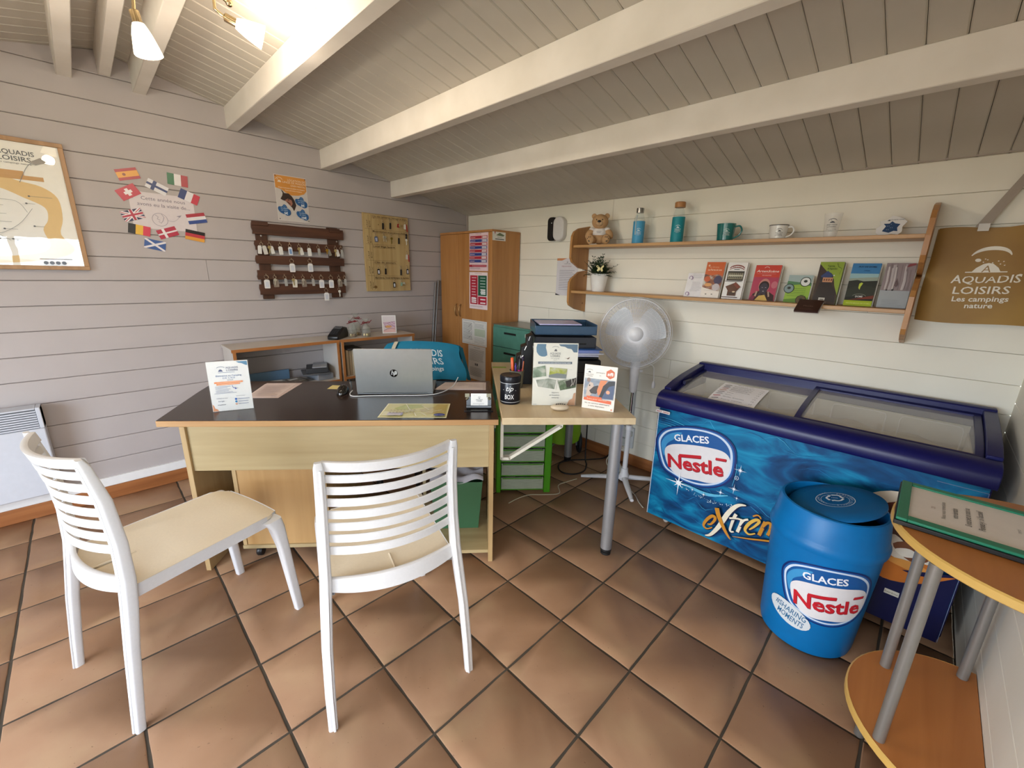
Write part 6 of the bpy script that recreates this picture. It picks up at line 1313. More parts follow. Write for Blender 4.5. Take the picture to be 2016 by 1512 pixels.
# green translucent drawer tower
E0 = Vector((1.150, .950, 0)); E1 = Vector((1.418, .712, 0)); EU = (E1-E0).normalized(); EB = Vector((-EU.y, EU.x, 0)); TE = frame(E0, EU, EB); EW = (E1-E0).length
mGn = mat('#4fa01c', .35, coat=.2); mGd = clear_glass('drawer_plastic', '#dbe6d2', .55, .2)
t = thing('drawer_tower', 'bright green plastic drawer tower under the side table', 'drawers', TE @ Vector((EW/2, .18, 0)))
mb = MB(TE)
for a, b in (((0, 0, 0), (.030, .36, .535)), ((EW-.045, 0, 0), (EW, .36, .535)), ((.030, .03, .525), (EW-.045, .36, .535)), ((.03, .35, .02), (EW-.045, .36, .525))): mb.box(a, b, mGn)
mb.build('frame', t, bev=.005)
for k in range(5):
    z0 = .028+.100*k; MB(TE).box((.030, .004, z0-.010), (EW-.045, .34, z0-.002), mGn).build('divider', t, bev=.002)
    d = MB(TE).box((.034, .002, z0), (EW-.049, .006, z0+.082), mGd); 
    d.box((.034, .0065, z0), (.037, .33, z0+.075), mGd); d.box((EW-.052, .0065, z0), (EW-.049, .33, z0+.075), mGd); d.box((.0375, .0065, z0), (EW-.0525, .33, z0+.003), mGd)
    d = d.build('drawer', t); MB(TE).box((.04, -.004, z0+.074), (EW-.055, .0015, z0+.081), mGn).build('handle', d, bev=.002)
    c_ = MB(TE); rr = random.Random(k)
    for q in range(3): x = .05+.09*q+rr.uniform(0, .02); c_.box((x, .03+.02*q, z0+.004), (x+.065, .25, z0+.03+.03*rr.random()), mat(['#d8d6d0', '#aeb3b4', '#dcd2a4', '#8f9698'][(k+q) % 4], .6))
    c_.build('contents', d)['kind'] = 'stuff'
# lime shopping trolley
t = thing('shopping_trolley', 'lime green wheeled trolley bag behind the drawer tower', 'trolley', (1.98, 1.02, 0)); mLime = mat('#8fbf1f', .6, 0, 'mottle', '#7fae18')
Tt = frame((1.98, 1.06, 0), Vector((.70, -.71, 0)), Vector((.71, .70, 0)))
MB(Tt).grid(lambda u, v: (.145*math.cos(math.pi+math.pi*u)*1.0, -.09*math.sin(math.pi*u)-.0, .150+.42*v-.045*math.sin(math.pi*u)*(1-v)**4), 16, 8, mLime).build('bag', t, sm=70)
MB(Tt).grid(lambda u, v: (.145*math.cos(math.pi+math.pi*u)*v, -.09*math.sin(math.pi*u)*v, .150-.045*math.sin(math.pi*u)*v), 16, 4, mLime).build('bag_base', t, sm=70)
mb = MB(Tt); mb.tube(smooth_path([(-.12, .02, .0), (-.10, -.03, .05), (-.04, -.06, .12), (.05, -.05, .15)], 5), .006, mat('#b9bcbf', .3, .7), 8); mb.rod((.12, .02, .06), (.12, .02, .60), .008, mat('#b9bcbf', .3, .7), 8); mb.rod((-.12, .02, .004), (-.12, .02, .60), .008, mat('#b9bcbf', .3, .7), 8); mb.build('frame', t, sm=50)
MB(Tt).box((.110, -.02, .18), (.135, .0, .60), mat('#17181a', .5)).build('strap', t)
for x in (.14,):
    w_ = MB(Tt).tube([(x+.07*0, .02+.075*math.cos(q*math.pi/12), .091+.075*math.sin(q*math.pi/12)) for q in range(24)], .015, mat('#16171a', .6), 8, closed=True).build('wheel', t, sm=60)
    MB(Tt).lathe([(.062, -.008), (.062, .008), (.012, .012), (0, .012)], mat('#5a5e60', .4), seg=20, T=Tt.inverted() @ (Tt @ frame((x, .02, .091), (0, 1, 0), (0, 0, 1))), cap=False).build('hub', w_, sm=50)
# cables
def cable(name, label, pts, r, c, n=7):
    o = MB().tube(smooth_path(pts, n), r, mat(c, .5), 7).build(name, None, sm=60); tag(o, label, 'cable'); return o
z_ = .006
cable('power_cable', 'black cable looping across the floor under the side table', [(1.99, .84, .70), (1.985, .835, .35), (1.975, .825, .05), (1.93, .78, .008), (1.83, .735, z_), (1.74, .755, z_), (1.70, .82, z_), (1.73, .89, z_), (1.80, .93, .012), (1.88, .90, .019), (2.00, .81, .019), (2.12, .755, .012), (2.175, .74, .03)], .0055, '#141012')
cable('power_cable', 'white cable hanging from the wall socket to the floor', [(2.160, .60, .15), (2.13, .66, .10), (2.09, .70, .04), (2.06, .68, .005), (2.03, .62, .005), (1.99, .58, .005)], .004, '#d8d2c0')
cable('power_cable', 'thin white cable wandering from the drawer tower to the desk', [(1.70, .70, .004), (1.62, .72, .004), (1.53, .73, .004), (1.45, .66, .004), (1.36, .72, .004), (1.29, .78, .004), (1.20, .80, .004), (1.12, .80, .004)], .003, '#c9c2a8')
cable('power_cable', 'white fan cable trailing from the fan foot towards the freezer', [(1.80, .62, .004), (1.82, .56, .004), (1.83, .52, .004), (1.84, .36, .004), (1.80, .30, .004), (1.74, .24, .004), (1.70, .19, .004)][3:], .0035, '#cfcbc2')
cable('power_cable', 'thin pale cable on the floor beside the black cable loop', [(1.66, .96, .004), (1.74, .98, .004), (1.80, 1.0, .004)], .0025, '#b3a98f')
t = thing('wall_socket', 'white double wall socket with cables low on the white wall', 'socket', (2.195, .61, .17))
MB().box((2.188, .555, .135), (X1-.0005, .655, .30), mat('#d5d8d8', .4)).build('plate', t, bev=.004); MB().box((2.165, .60, .16), (2.187, .645, .21), mat('#c9ccc8', .4)).build('plug', t, bev=.004); MB().box((2.165, .56, .235), (2.187, .60, .275), mat('#c9ccc8', .4)).build('plug', t, bev=.004)
MB().box((2.180, .575, .30), (X1-.0005, .605, .72), mat('#d5d8d8', .4)).build('conduit', t, bev=.002)

# ================================================================ LEFT WALL: MAP, FLAGS, POSTER
YW = Y1-.0012
def wa(x, z, d=0): return plane((x, YW-d, z), (1, 0, 0), (0, 0, 1))
mOakF = mat('#a9825a', .45, 0, 'wood', '#94704a', axis=2)
mx0, mx1, mz0, mz1 = -1.16, -.499, 1.366, 1.993
t = thing('framed_map', 'large oak-framed campsite map with reflecting glass at the left', 'picture', ((mx0+mx1)/2, 2.51, mz0))
for a, b in (((mx0, mz0), (mx1, mz0+.020)), ((mx0, mz1-.020), (mx1, mz1)), ((mx0, mz0+.020), (mx0+.020, mz1-.020)), ((mx1-.020, mz0+.020), (mx1, mz1-.020))): MB().box((a[0], YW-.024, a[1]), (b[0], YW, b[1]), mOakF).build('frame_bar', t, bev=.0015)
bk_ = MB().box((mx0+.020, YW-.012, mz0+.020), (mx1-.020, YW-.001, mz1-.020), mat('#f6f4ec', .5)).build('map_sheet', t)
P = Print(lambda u, v, h=0: Vector((mx0+u, YW-.012-h, mz0+v)), h0=.0005, dh=.0002)
W_, H_ = mx1-mx0, mz1-mz0; cx = .33; c_ = lambda pts, col: P.poly([(a-.0, b) for a, b in closed(pts, 4)], col)
c_([(.06, .12), (.05, .30), (.12, .42), (.22, .46), (.36, .47), (.47, .43), (.55, .41), (.60, .36), (.60, .26), (.58, .18), (.62, .11), (.55, .06), (.35, .03), (.15, .04)], '#e2c084'); c_([(.10, .14), (.09, .28), (.18, .38), (.30, .40), (.40, .39), (.48, .35), (.545, .31), (.545, .25), (.52, .20), (.53, .12), (.47, .08), (.30, .06), (.16, .08)], '#f0eee8')
c_([(.24, .36), (.30, .42), (.38, .42), (.40, .38), (.36, .34), (.28, .33)], '#a3b8bd'); P.rect(.18, .455, .50, .475, '#c99a5e'); P.rect(.24, .435, .565, .4549, '#c99a5e')
P.text('AQUADIS', .488, .548, .030, '#5c6064', w=.128, bold=.012); P.text('LOISIRS', .482, .520, .030, '#5c6064', w=.110, bold=.012); P.text('Les campings nature', .478, .506, .011, '#77797c', w=.115)
rr = random.Random(11)
for k in range(26):
    x = .12+.38*rr.random(); y = .12+.24*rr.random(); P.ell(x, y, .0045, .0035, '#4c4f54', 8); L = rr.uniform(.03, .09); s_ = 1 if x > .35 else -1; P.rect(min(x, x+s_*L), y-.0006, max(x, x+s_*L), y+.0006, '#6c6f72')
for pts in ([(.16, .34), (.24, .30), (.30, .32), (.36, .27), (.34, .20), (.40, .14)], [(.20, .12), (.28, .18), (.36, .17), (.44, .22), (.50, .30)], [(.30, .40), (.36, .34), (.45, .33), (.48, .28)]): P.line(sp(pts), .0016, '#8c8f90')
P.line(sp([(.48, .42), (.52, .50), (.56, .53)]), .002, '#77797c'); P.poly([(.53, .52), (.57, .545), (.59, .53), (.55, .51)], '#8f8a84')
for k in range(4): P.ell(.50+.022*k, .035, .009, .009, '#6c7480', 12)
P.rect(.48, .052, .60, .056, '#7c8088'); P.build('print', bk_)
gm = bpy.data.materials.new('picture_glass'); gm.use_nodes = True; n_ = gm.node_tree.nodes; l_ = gm.node_tree.links; n_.clear()
o_ = n_.new('ShaderNodeOutputMaterial'); tr = n_.new('ShaderNodeBsdfTransparent'); gs = n_.new('ShaderNodeBsdfGlossy'); gs.inputs['Roughness'].default_value = .004; frn = n_.new('ShaderNodeFresnel'); frn.inputs[0].default_value = 1.6; ge_ = n_.new('ShaderNodeNewGeometry'); fs_ = n_.new('ShaderNodeMath'); fs_.operation = 'SUBTRACT'; fs_.inputs[0].default_value = 1; l_.new(ge_.outputs['Backfacing'], fs_.inputs[1]); fr_ = n_.new('ShaderNodeMath'); fr_.operation = 'MULTIPLY'; l_.new(frn.outputs[0], fr_.inputs[0]); l_.new(fs_.outputs[0], fr_.inputs[1])
nzb = n_.new('ShaderNodeTexNoise'); nzb.inputs['Scale'].default_value = 5; bp_ = n_.new('ShaderNodeBump'); bp_.inputs['Strength'].default_value = .02; bp_.inputs['Distance'].default_value = .01; l_.new(nzb.outputs[0], bp_.inputs['Height']); l_.new(bp_.outputs[0], gs.inputs['Normal'])
mx_ = n_.new('ShaderNodeMixShader'); l_.new(fr_.outputs[0], mx_.inputs[0]); l_.new(tr.outputs[0], mx_.inputs[1]); l_.new(gs.outputs[0], mx_.inputs[2]); l_.new(mx_.outputs[0], o_.inputs[0])
MB().box((mx0+.020, YW-.0175, mz0+.020), (mx1-.020, YW-.0155, mz1-.020), gm).build('glass', t)
# visitors paper and flags
f = wa(-.277, 1.612); Tp_ = Matrix.Rotation(math.radians(-1.5), 4, 'Y')
def tilt(cx, cz, ang, w_, h_, d=0):
    a = math.radians(ang); return plane((cx-math.cos(a)*w_/2+math.sin(a)*h_/2, YW-d, cz-math.sin(a)*w_/2-math.cos(a)*h_/2), (math.cos(a), 0, math.sin(a)), (-math.sin(a), 0, math.cos(a)))
f = tilt(-.126, 1.708, -1, .300, .200); o = sheet('visitor_paper', 'white laminated sheet about this year\'s visitors in the ring of flags', 'paper', f, .300, .200, '#d4cbce')
P = Print(f, r=.3); P.text('Cette année nous', .155, .158, .028, '#6d6677', w=.205, sh=.05); P.text('avons eu la visite de...', .155, .126, .028, '#6d6677', w=.245, sh=.05)
P.arc(.125, .055, .036, .036, 0, 360, .0022, '#8f8a96', 30); P.line([(.105, .080), (.118, .070), (.112, .058), (.125, .052)], .0025, '#8f8a96'); P.line([(.135, .088), (.145, .070), (.138, .050), (.128, .035), (.118, .045)], .0025, '#8f8a96'); P.line(sp([(.160, .055), (.185, .050), (.205, .062), (.222, .082)]), .0018, '#a29da8'); P.poly([(.205, .083), (.232, .092), (.222, .078)], '#8f8a96'); P.ell(.015, .165, .004, .005, '#8f8a96', 10); P.build('print', o)
FW, FH = .098, .060
def flag(key, label, cx, cz, ang, w_, h_, art, d=.0018):
    f = tilt(cx, cz, ang, w_, h_, d); o = sheet('paper_flag', label, 'flag', f, w_, h_, '#e6e2e4', group='laminated paper flags on the left wall', rough=.3, th=.0006)
    P = Print(lambda u, v, h=0: f(u*w_, v*h_, h), h0=.0009, dh=.0002, r=.34); art(P); P.build('print', o)
RD, WH = '#b02a3e', '#e4dfe2'
def s3h(a, b, c): return lambda P: P.rect(0, .667, 1, 1, a).rect(0, .333, 1, .667, b).rect(0, 0, 1, .333, c)
def s3v(a, b, c): return lambda P: P.rect(0, 0, .333, 1, a).rect(.333, 0, .667, 1, b).rect(.667, 0, 1, 1, c)
def es(P): P.rect(0, 0, 1, 1, '#a8303a'); P.rect(0, .25, 1, .75, '#dd9a35'); P.ell(.33, .5, .08, .13, '#8a4a34', 10)
def ch(P): P.rect(0, 0, 1, 1, '#b82c42'); P.rect(.30, .38, .70, .62, WH); P.rect(.42, .18, .58, .82, WH)
def fi(P): P.rect(0, 0, 1, 1, '#d9d8dc'); P.rect(.25, 0, .42, 1, '#22386c'); P.rect(0, .38, 1, .62, '#22386c')
def dk(P): P.rect(0, 0, 1, 1, '#b23048'); P.rect(.28, 0, .42, 1, WH); P.rect(0, .42, 1, .58, WH)
def sco(P): P.rect(0, 0, 1, 1, '#3a5a96'); P.poly([(0, 1), (.10, 1), (1, .12), (1, 0), (.90, 0), (0, .88)], WH); P.poly([(0, 0), (0, .12), (.90, 1), (1, 1), (1, .88), (.10, 0)], WH)
def uk(P):
    P.rect(0, 0, 1, 1, '#26264e'); P.poly([(0, 1), (.14, 1), (1, .14), (1, 0), (.86, 0), (0, .86)], WH); P.poly([(0, 0), (0, .14), (.86, 1), (1, 1), (1, .86), (.14, 0)], WH); P.line([(0, .97), (1, .03)], .05, '#b03048'); P.line([(0, .03), (1, .97)], .05, '#b03048'); P.rect(.40, 0, .60, 1, WH); P.rect(0, .34, 1, .66, WH); P.rect(.44, 0, .56, 1, '#b03048'); P.rect(0, .41, 1, .59, '#b03048')
flag('es', 'red and yellow Spanish flag, highest at the left of the flag ring', -.260, 1.895, 16, FW, .058, es)
flag('it', 'green, white and red Italian flag at the top of the flag ring', -.035, 1.898, -5, FW, .064, s3v('#1f6a44', '#dcd8d8', '#a8343e'))
flag('fi', 'white flag with blue cross, crinkled, above the visitor sheet', -.139, 1.844, -26, FW, .052, fi)
flag('ch', 'red flag with white cross at the left of the flag ring', -.273, 1.799, 31, FW, .060, ch)
flag('fr', 'blue, white and red French flag at the right of the ring', .008, 1.810, -23, FW, .058, s3v('#253a72', '#dedade', '#c03448'), .0024)
flag('uk', 'British Union flag at the left edge of the visitor sheet', -.272, 1.678, 19, FW, .056, uk, .0024)
flag('nl', 'red, white and blue horizontally striped Dutch flag at the right edge', .029, 1.688, 12, FW, .058, s3h('#a8303f', '#e0dce0', '#31498c'), .0024)
flag('be', 'black, yellow and red Belgian flag at the lower left of the ring', -.256, 1.598, -10, FW, .054, s3v('#1c1a1a', '#e0b23a', '#cc3a50'), .0024)
flag('dk', 'red Danish flag with off-centre white cross at the bottom of the sheet', -.127, 1.592, 20, FW, .052, dk, .0024)
flag('de', 'black, red and gold German flag at the lower right of the ring', .007, 1.584, -10, FW, .060, s3h('#161414', '#b83540', '#d99a3a'), .0024)
flag('sc', 'blue flag with white diagonal cross, lowest of the flag ring', -.197, 1.518, -12, FW, .056, sco)
# linen hire poster
f = wa(.503, 1.725); o = sheet('linen_poster', 'orange and blue linen hire poster above the dark key rack', 'poster', f, .212, .298, '#cfc9c5', th=.001)
P = Print(f, h0=.0014, r=.4)
P.rect(.004, .004, .208, .294, '#c6c0bc'); P.poly([(.004, .294), (.208, .294), (.208, .212), (.190, .190), (.150, .176), (.105, .172), (.07, .185), (.04, .205), (.004, .212)], '#cf8c3c')
P.arc(.032, .262, .022, .018, 15, 165, .003, '#e6d5c0'); P.poly([(.020, .250), (.027, .262), (.034, .264), (.042, .258), (.046, .250)], '#e6d5c0'); P.ell(.022, .268, .003, .003, '#e6d5c0', 8)
P.text('LOCATION DE', .202, .264, .018, '#ecdcc6', al='r', w=.115); P.text('LINGE DE MAISON', .204, .248, .018, '#ecdcc6', al='r', w=.150); P.text('LINEN RENTAL', .202, .231, .014, '#ecdcc6', al='r', w=.098)
P.text('Draps et serviettes de toilette à la réception', .110, .214, .010, '#f2e6d4', w=.175, bold=.01); P.text('Sheets and towels at reception', .120, .200, .009, '#f2e6d4', w=.11, bold=.01)
P.poly([(.035, .205), (.050, .192), (.055, .182), (.068, .182), (.085, .183), (.105, .165), (.120, .140), (.128, .108), (.118, .085), (.110, .070), (.100, .090), (.085, .105), (.060, .130), (.040, .135), (.028, .142), (.042, .165), (.046, .182)], '#33241f')
P.poly([(.055, .135), (.075, .148), (.10, .140), (.105, .118), (.095, .10), (.080, .108), (.066, .125)], '#9c6a58'); P.poly([(.068, .140), (.080, .145), (.088, .140), (.080, .134)], '#5a3c30'); P.line([(.070, .128), (.090, .112)], .006, '#4a2c24')
for (x, y, t_, lns) in ((.165, .135, '8€', ('Lit double', 'par séjour')), (.046, .072, '5€', ('Lit simple', 'par séjour')), (.165, .052, '10€', ('Serviettes', 'par séjour'))):
    P.poly(closed([(x-.036, y+.018), (x-.015, y+.020), (x-.003, y+.034), (x+.012, y+.030), (x+.020, y+.012), (x+.038, y-.002), (x+.038, y-.026), (x+.020, y-.038), (x-.006, y-.030), (x-.030, y-.018), (x-.042, y+.002)], 4), '#23578c')
    P.text(lns[0], x, y+.006, .011, '#c4d6e8', w=.045, bold=.01); P.text(lns[1], x, y-.006, .010, '#c4d6e8', w=.042, bold=.01); P.text(t_, x+.008, y-.030, .022, '#e6eef4', w=.024 if len(t_) < 3 else .034, bold=.03); P.arc(x+.002, y+.021, .006, .006, 0, 360, .0012, '#8fb0cf', 14)
for (x, y) in ((.008, .288), (.203, .288), (.010, .010), (.203, .010)): P.ell(x, y, .0035, .0035, '#1d1a18', 10)
P.build('print', o)
# pallet key rack
mPa = mat('#55311d', .65, 0, 'wood', '#3f2213', axis=0, bump=.3); mPaV = mat('#4a2a18', .65, 0, 'wood', '#38200f', axis=2, bump=.3)
t = thing('pallet_rack', 'dark stained pallet key rack on the left wall', 'key rack', (.635, 2.50, 1.185))
yb, yf = YW-.018, YW-.034
for x0, x1, dz in ((.343, .415, 0), (.828, .910, -.002)): MB().box((x0, yb, 1.185+dz), (x1, YW-.0004, 1.705+dz), mPaV).build('post', t, bev=.003)
def rag(x0, x1, z0, z1, y0, y1, rs):
    r_ = random.Random(rs); pts = []
    for k in range(9): pts.append((x0+(x1-x0)*k/8, z0+r_.uniform(-.002, .002)))
    pts += [(x1+r_.uniform(-.003, .004), z0+(z1-z0)*.33), (x1+r_.uniform(-.004, .004), z0+(z1-z0)*.7)]
    for k in range(8, -1, -1): pts.append((x0+(x1-x0)*k/8, z1+r_.uniform(-.002, .002)))
    pts += [(x0+r_.uniform(-.006, .003), z0+(z1-z0)*.6), (x0+r_.uniform(-.006, .006), z0+(z1-z0)*.3)]
    return pts
TW = frame((0, 0, 0), (1, 0, 0), (0, 0, 1))    # local z = -Y
for k, (z0, z1, x0, x1) in enumerate(((1.618, 1.690, .322, .944), (1.518, 1.580, .330, .930), (1.424, 1.482, .326, .936), (1.320, 1.382, .322, .934), (1.217, 1.288, .324, .932))):
    MB().prism(rag(x0, x1, z0, z1, 0, 0, k), -yb+.0005, -yf, mPa, TW).build('slat', t, bev=.002, sm=0)
MB().prism([(.318, 1.675), (.42, 1.675), (.42, 1.702), (.322, 1.703)], -yf+.0005, -yf+.010, mPa, TW).build('block', t, bev=.002); MB().prism([(.835, 1.668), (.918, 1.668), (.915, 1.697), (.84, 1.697)], -yf+.0005, -yf+.010, mPa, TW).build('block', t, bev=.002)
for x, z in ((.375, 1.610), (.895, 1.605)): MB().lathe([(.006, 0), (.005, .002), (0, .003)], mat('#c9c9c9', .3, .8), seg=10, T=frame((x, yb-.0006, z), (1, 0, 0), (0, 0, 1)), cap=False).build('screw', t)
mHk = mat('#c9b9a0', .3, .8); mTagW = mat('#e2e0dc', .35); mKey = mat('#c9b884', .3, .8)
def ring(mb, c, r, rr_, mt, nrm_=(0, 1, 0), tilt_=.3):
    c = Vector(c); mb.tube([c+Vector((r*math.cos(q*math.pi/8), r*tilt_*math.sin(q*math.pi/8), r*math.sin(q*math.pi/8))) for q in range(16)], rr_, mt, 5, closed=True)
def key_set(label, x, z, kind, grp, yy, dx=0):
    """key hanging under hook at x,z; the hook itself is a small part of the set"""
    t_ = thing('key_ring', label, 'key', (x, yy-.012, z-.08), grp)
    MB().tube(smooth_path([(x, yy, z), (x, yy-.012, z+.001), (x, yy-.016, z-.006), (x, yy-.012, z-.012), (x, yy-.006, z-.008)], 3), .0014, mHk, 6).build('hook', t_, sm=60)
    mb = MB(); rz_ = z-.020; R_ = .0095 if kind != 'big' else .0130; ring(mb, (x, yy-.012, rz_), R_, .0011, mHk); mb.build('ring', t_, sm=60)
    zt_ = rz_-R_
    def tagp(xc, zt0, w_, h_, a, c='#e2e0dc', name='tag', yo=0, win=None):
        T_ = Matrix.Translation((xc, yy-.013-yo, zt0)) @ Matrix.Rotation(math.radians(a), 4, 'Y') @ TW
        o_ = MB(T_).prism([(-w_*.30, 0), (w_*.30, 0), (w_/2, -h_*.14), (w_/2, -h_*.94), (w_*.42, -h_), (-w_*.42, -h_), (-w_/2, -h_*.94), (-w_/2, -h_*.14)], 0, .003, mat(c, .3)).build(name, t_, bev=.0006)
        if win: MB(T_).box((-w_*.30, -h_*.85, .0031), (w_*.30, -h_*.25, .0036), mat(win, .4)).build('label_window', o_)
        return o_
    def keyp(xc, zt0, L, a, c='#c9b884'):
        T_ = Matrix.Translation((xc, yy-.020, zt0)) @ Matrix.Rotation(math.radians(a), 4, 'Y') @ TW; mk = mat(c, .3, .7) if c != '#e8e6da' else mat(c, .4)
        mb = MB(T_); mb.prism([(.0105*math.cos(q*math.pi/6), -.010+.0105*math.sin(q*math.pi/6)) for q in range(12)], 0, .002, mk); mb.prism([(-.003, -.018), (.003, -.018), (.003, -L*.55), (.006, -L*.62), (.003, -L*.70), (.005, -L*.8), (.003, -L*.88), (0, -L), (-.003, -L+.004)], 0, .002, mk); mb.build('key', t_)
    if kind == 'tag': tagp(x+dx, zt_, .027, .055, -4)
    elif kind == 'tag_blue': tagp(x+dx, zt_, .027, .055, -3, '#dfe2e8', win='#7d9cc8')
    elif kind == 'two': tagp(x-.012, zt_, .024, .055, 4); tagp(x+.012, zt_, .026, .058, -10, '#cdc9c2', yo=.004)
    elif kind == 'tagkey': tagp(x+.008, zt_, .025, .052, -12); keyp(x-.004, zt_, .052, 3)
    elif kind == 'grey': tagp(x+.004, zt_, .020, .052, -3, '#a4a29e')
    elif kind == 'brass': keyp(x, zt_, .040, 4, '#c9a03c'); tagp(x+.010, zt_, .022, .050, -18, '#8f8a80')
    elif kind == 'big': tagp(x+dx, zt_-.004, .036, .060, 0, '#e6e4e2', win='#cfd2dc')
    elif kind == 'bigkey': tagp(x+.006, zt_-.004, .032, .058, 2, '#ddd8cc'); keyp(x-.008, zt_, .05, -6)
    elif kind == 'clear': tagp(x+.004, zt_-.004, .034, .055, -3, '#8c7f74'); keyp(x, zt_, .048, 6, '#d8d4c4')
    elif kind == 'key': keyp(x, zt_+.004, .052, 0, '#e8e6da')
    elif kind == 'dark': tagp(x, zt_, .016, .050, 2, '#1c1a1a')
    elif kind == 'capsule': tagp(x, zt_, .022, .046, -2, '#1a1c22', win='#c9ccd4')
    elif kind == 'red': tagp(x, zt_+.004, .018, .030, 10, '#a02020'); keyp(x+.006, zt_, .034, -15)
    elif kind == 'blue': tagp(x, zt_, .028, .042, -6, '#5a6484', win='#a8aec4')
    elif kind == 'silver': keyp(x-.004, zt_+.004, .046, 4, '#d0ccb8'); keyp(x+.006, zt_+.004, .048, -10, '#d0ccb8')
    elif kind == 'brasslong': keyp(x, zt_, .056, 2, '#8a7634')
    elif kind == 'redstrap': tagp(x+.008, zt_, .010, .060, -6, '#a01c24'); tagp(x-.006, zt_, .022, .040, 2, '#d8d4c8')
    elif kind == 'green': tagp(x, zt_, .020, .030, 8, '#8fb09a'); keyp(x+.010, zt_, .030, -50, '#d8dccc')
    return t_
gk1 = 'keys on the dark pallet rack'; ordn = ['first', 'second', 'third', 'fourth', 'fifth', 'sixth', 'seventh', 'eighth', 'ninth', 'tenth']
r1 = [(.363, 'two', 'pair of white tags'), (.412, 'tagkey', 'tilted white tag with key'), (.479, 'tag', 'white oblong tag'), (.543, 'tag_blue', 'white tag with a blue label'), (.605, 'tagkey', 'round-shouldered white tag with key'), (.673, 'tag', 'plain white tag'), (.739, 'grey', 'slim grey tag'), (.802, 'brass', 'brass key with dark tag'), (.869, 'tagkey', 'white tag with thin key'), (.912, 'grey', 'grey tag at the rack edge')]
for i, (x, k, d) in enumerate(r1): key_set('%s, %s from the left in the rack\'s upper row' % (d, ordn[i]), x, 1.575, k, gk1, yf)
r2 = [(.368, 'big', 'large white tag on a big ring'), (.421, 'clear', 'clear brownish tag'), (.486, 'grey', 'grey-blue tag on a big ring'), (.546, 'bigkey', 'white tag with brass key'), (.610, 'clear', 'clear tag with pale key'), (.676, 'grey', 'narrow grey tag'), (.742, 'big', 'square white tag'), (.815, 'big', 'tall white tag'), (.877, 'clear', 'dark ring with clear tag'), (.922, 'grey', 'grey tag overlapping the rack end')]
for i, (x, k, d) in enumerate(r2): key_set('%s, %s from the left in the rack\'s lower row' % (d, ordn[i]), x, 1.357, k, gk1, yf)
key_set('white rectangular tag hanging alone in the rack\'s middle, the left of two', .545, 1.470, 'big', gk1, yf); key_set('grey-framed white tag in the rack\'s middle, the right of two', .671, 1.474, 'big', gk1, yf)
key_set('white and steel tag hanging lowest below the pallet rack', .771, 1.262, 'big', gk1, yf); key_set('pale bare key hanging at the bottom right of the pallet rack', .871, 1.268, 'key', gk1, yf)
# pale wooden key board
mPine = mat('#bda473', .55, 0, 'wood', '#a98d5c', axis=2, sc=.6)
t = thing('key_board', 'pale pine key board with handwritten rows beside the wardrobe', 'key board', (1.325, 2.515, 1.228)); kx0, kx1, kz0, kz1 = 1.121, 1.530, 1.228, 1.842
pts = [(kx0, kz0), (kx0+.2, kz0-.002), (kx1, kz0+.002), (kx1+.002, kz0+.3), (kx1-.001, kz1-.004), (kx0+.25, kz1-.003), (kx0, kz1), (kx0-.002, kz0+.3)]
MB().prism(pts, -YW+.0005, -YW+.020, mPine, TW).build('panel', t, bev=.002, sm=0)
P = Print(lambda u, v, h=0: Vector((u, YW-.0200-h, v)), h0=.0006, dh=.0001); ik = '#3d2c18'
P.rect(1.165, kz0+.01, 1.1665, kz1-.01, ik); P.rect(1.189, kz0+.01, 1.1905, kz1-.01, ik)
for z, xe, t_ in ((1.815, 1.525, 'Clés des sanitaires, ménage et blocs'), (1.700, 1.525, 'Mobil-homes et locations chalets'), (1.583, 1.400, 'Local linge laverie'), (1.456, 1.400, 'Clés de secours'), (1.332, 1.525, 'Barrières, local technique et bureau')):
    P.rect(1.192, z+.020, xe, z+.0213, ik); P.rect(1.192, z-.006, xe, z-.0047, ik); P.rect(kx0+.01, z+.0215, 1.19, z+.0228, ik); P.text(t_, 1.197, z, .020, ik, al='l', w=(xe-1.205), bold=.005)
for z in (1.76, 1.64, 1.52, 1.40, 1.28): P.text('BLOC', 1.181, z, .016, ik, ang=90, w=.05); P.text('clef', 1.156, z, .014, ik, ang=90, w=.06)
for (x, z) in ((1.213, 1.808), (1.25, 1.76), (1.31, 1.73)): P.ell(x, z, .004, .004, '#5a3e20', 8)
P.ell(1.195, 1.262, .014, .012, '#7a5a30', 12); P.build('writing', t)
gk2 = 'keys on the pale key board'; yk = YW-.021
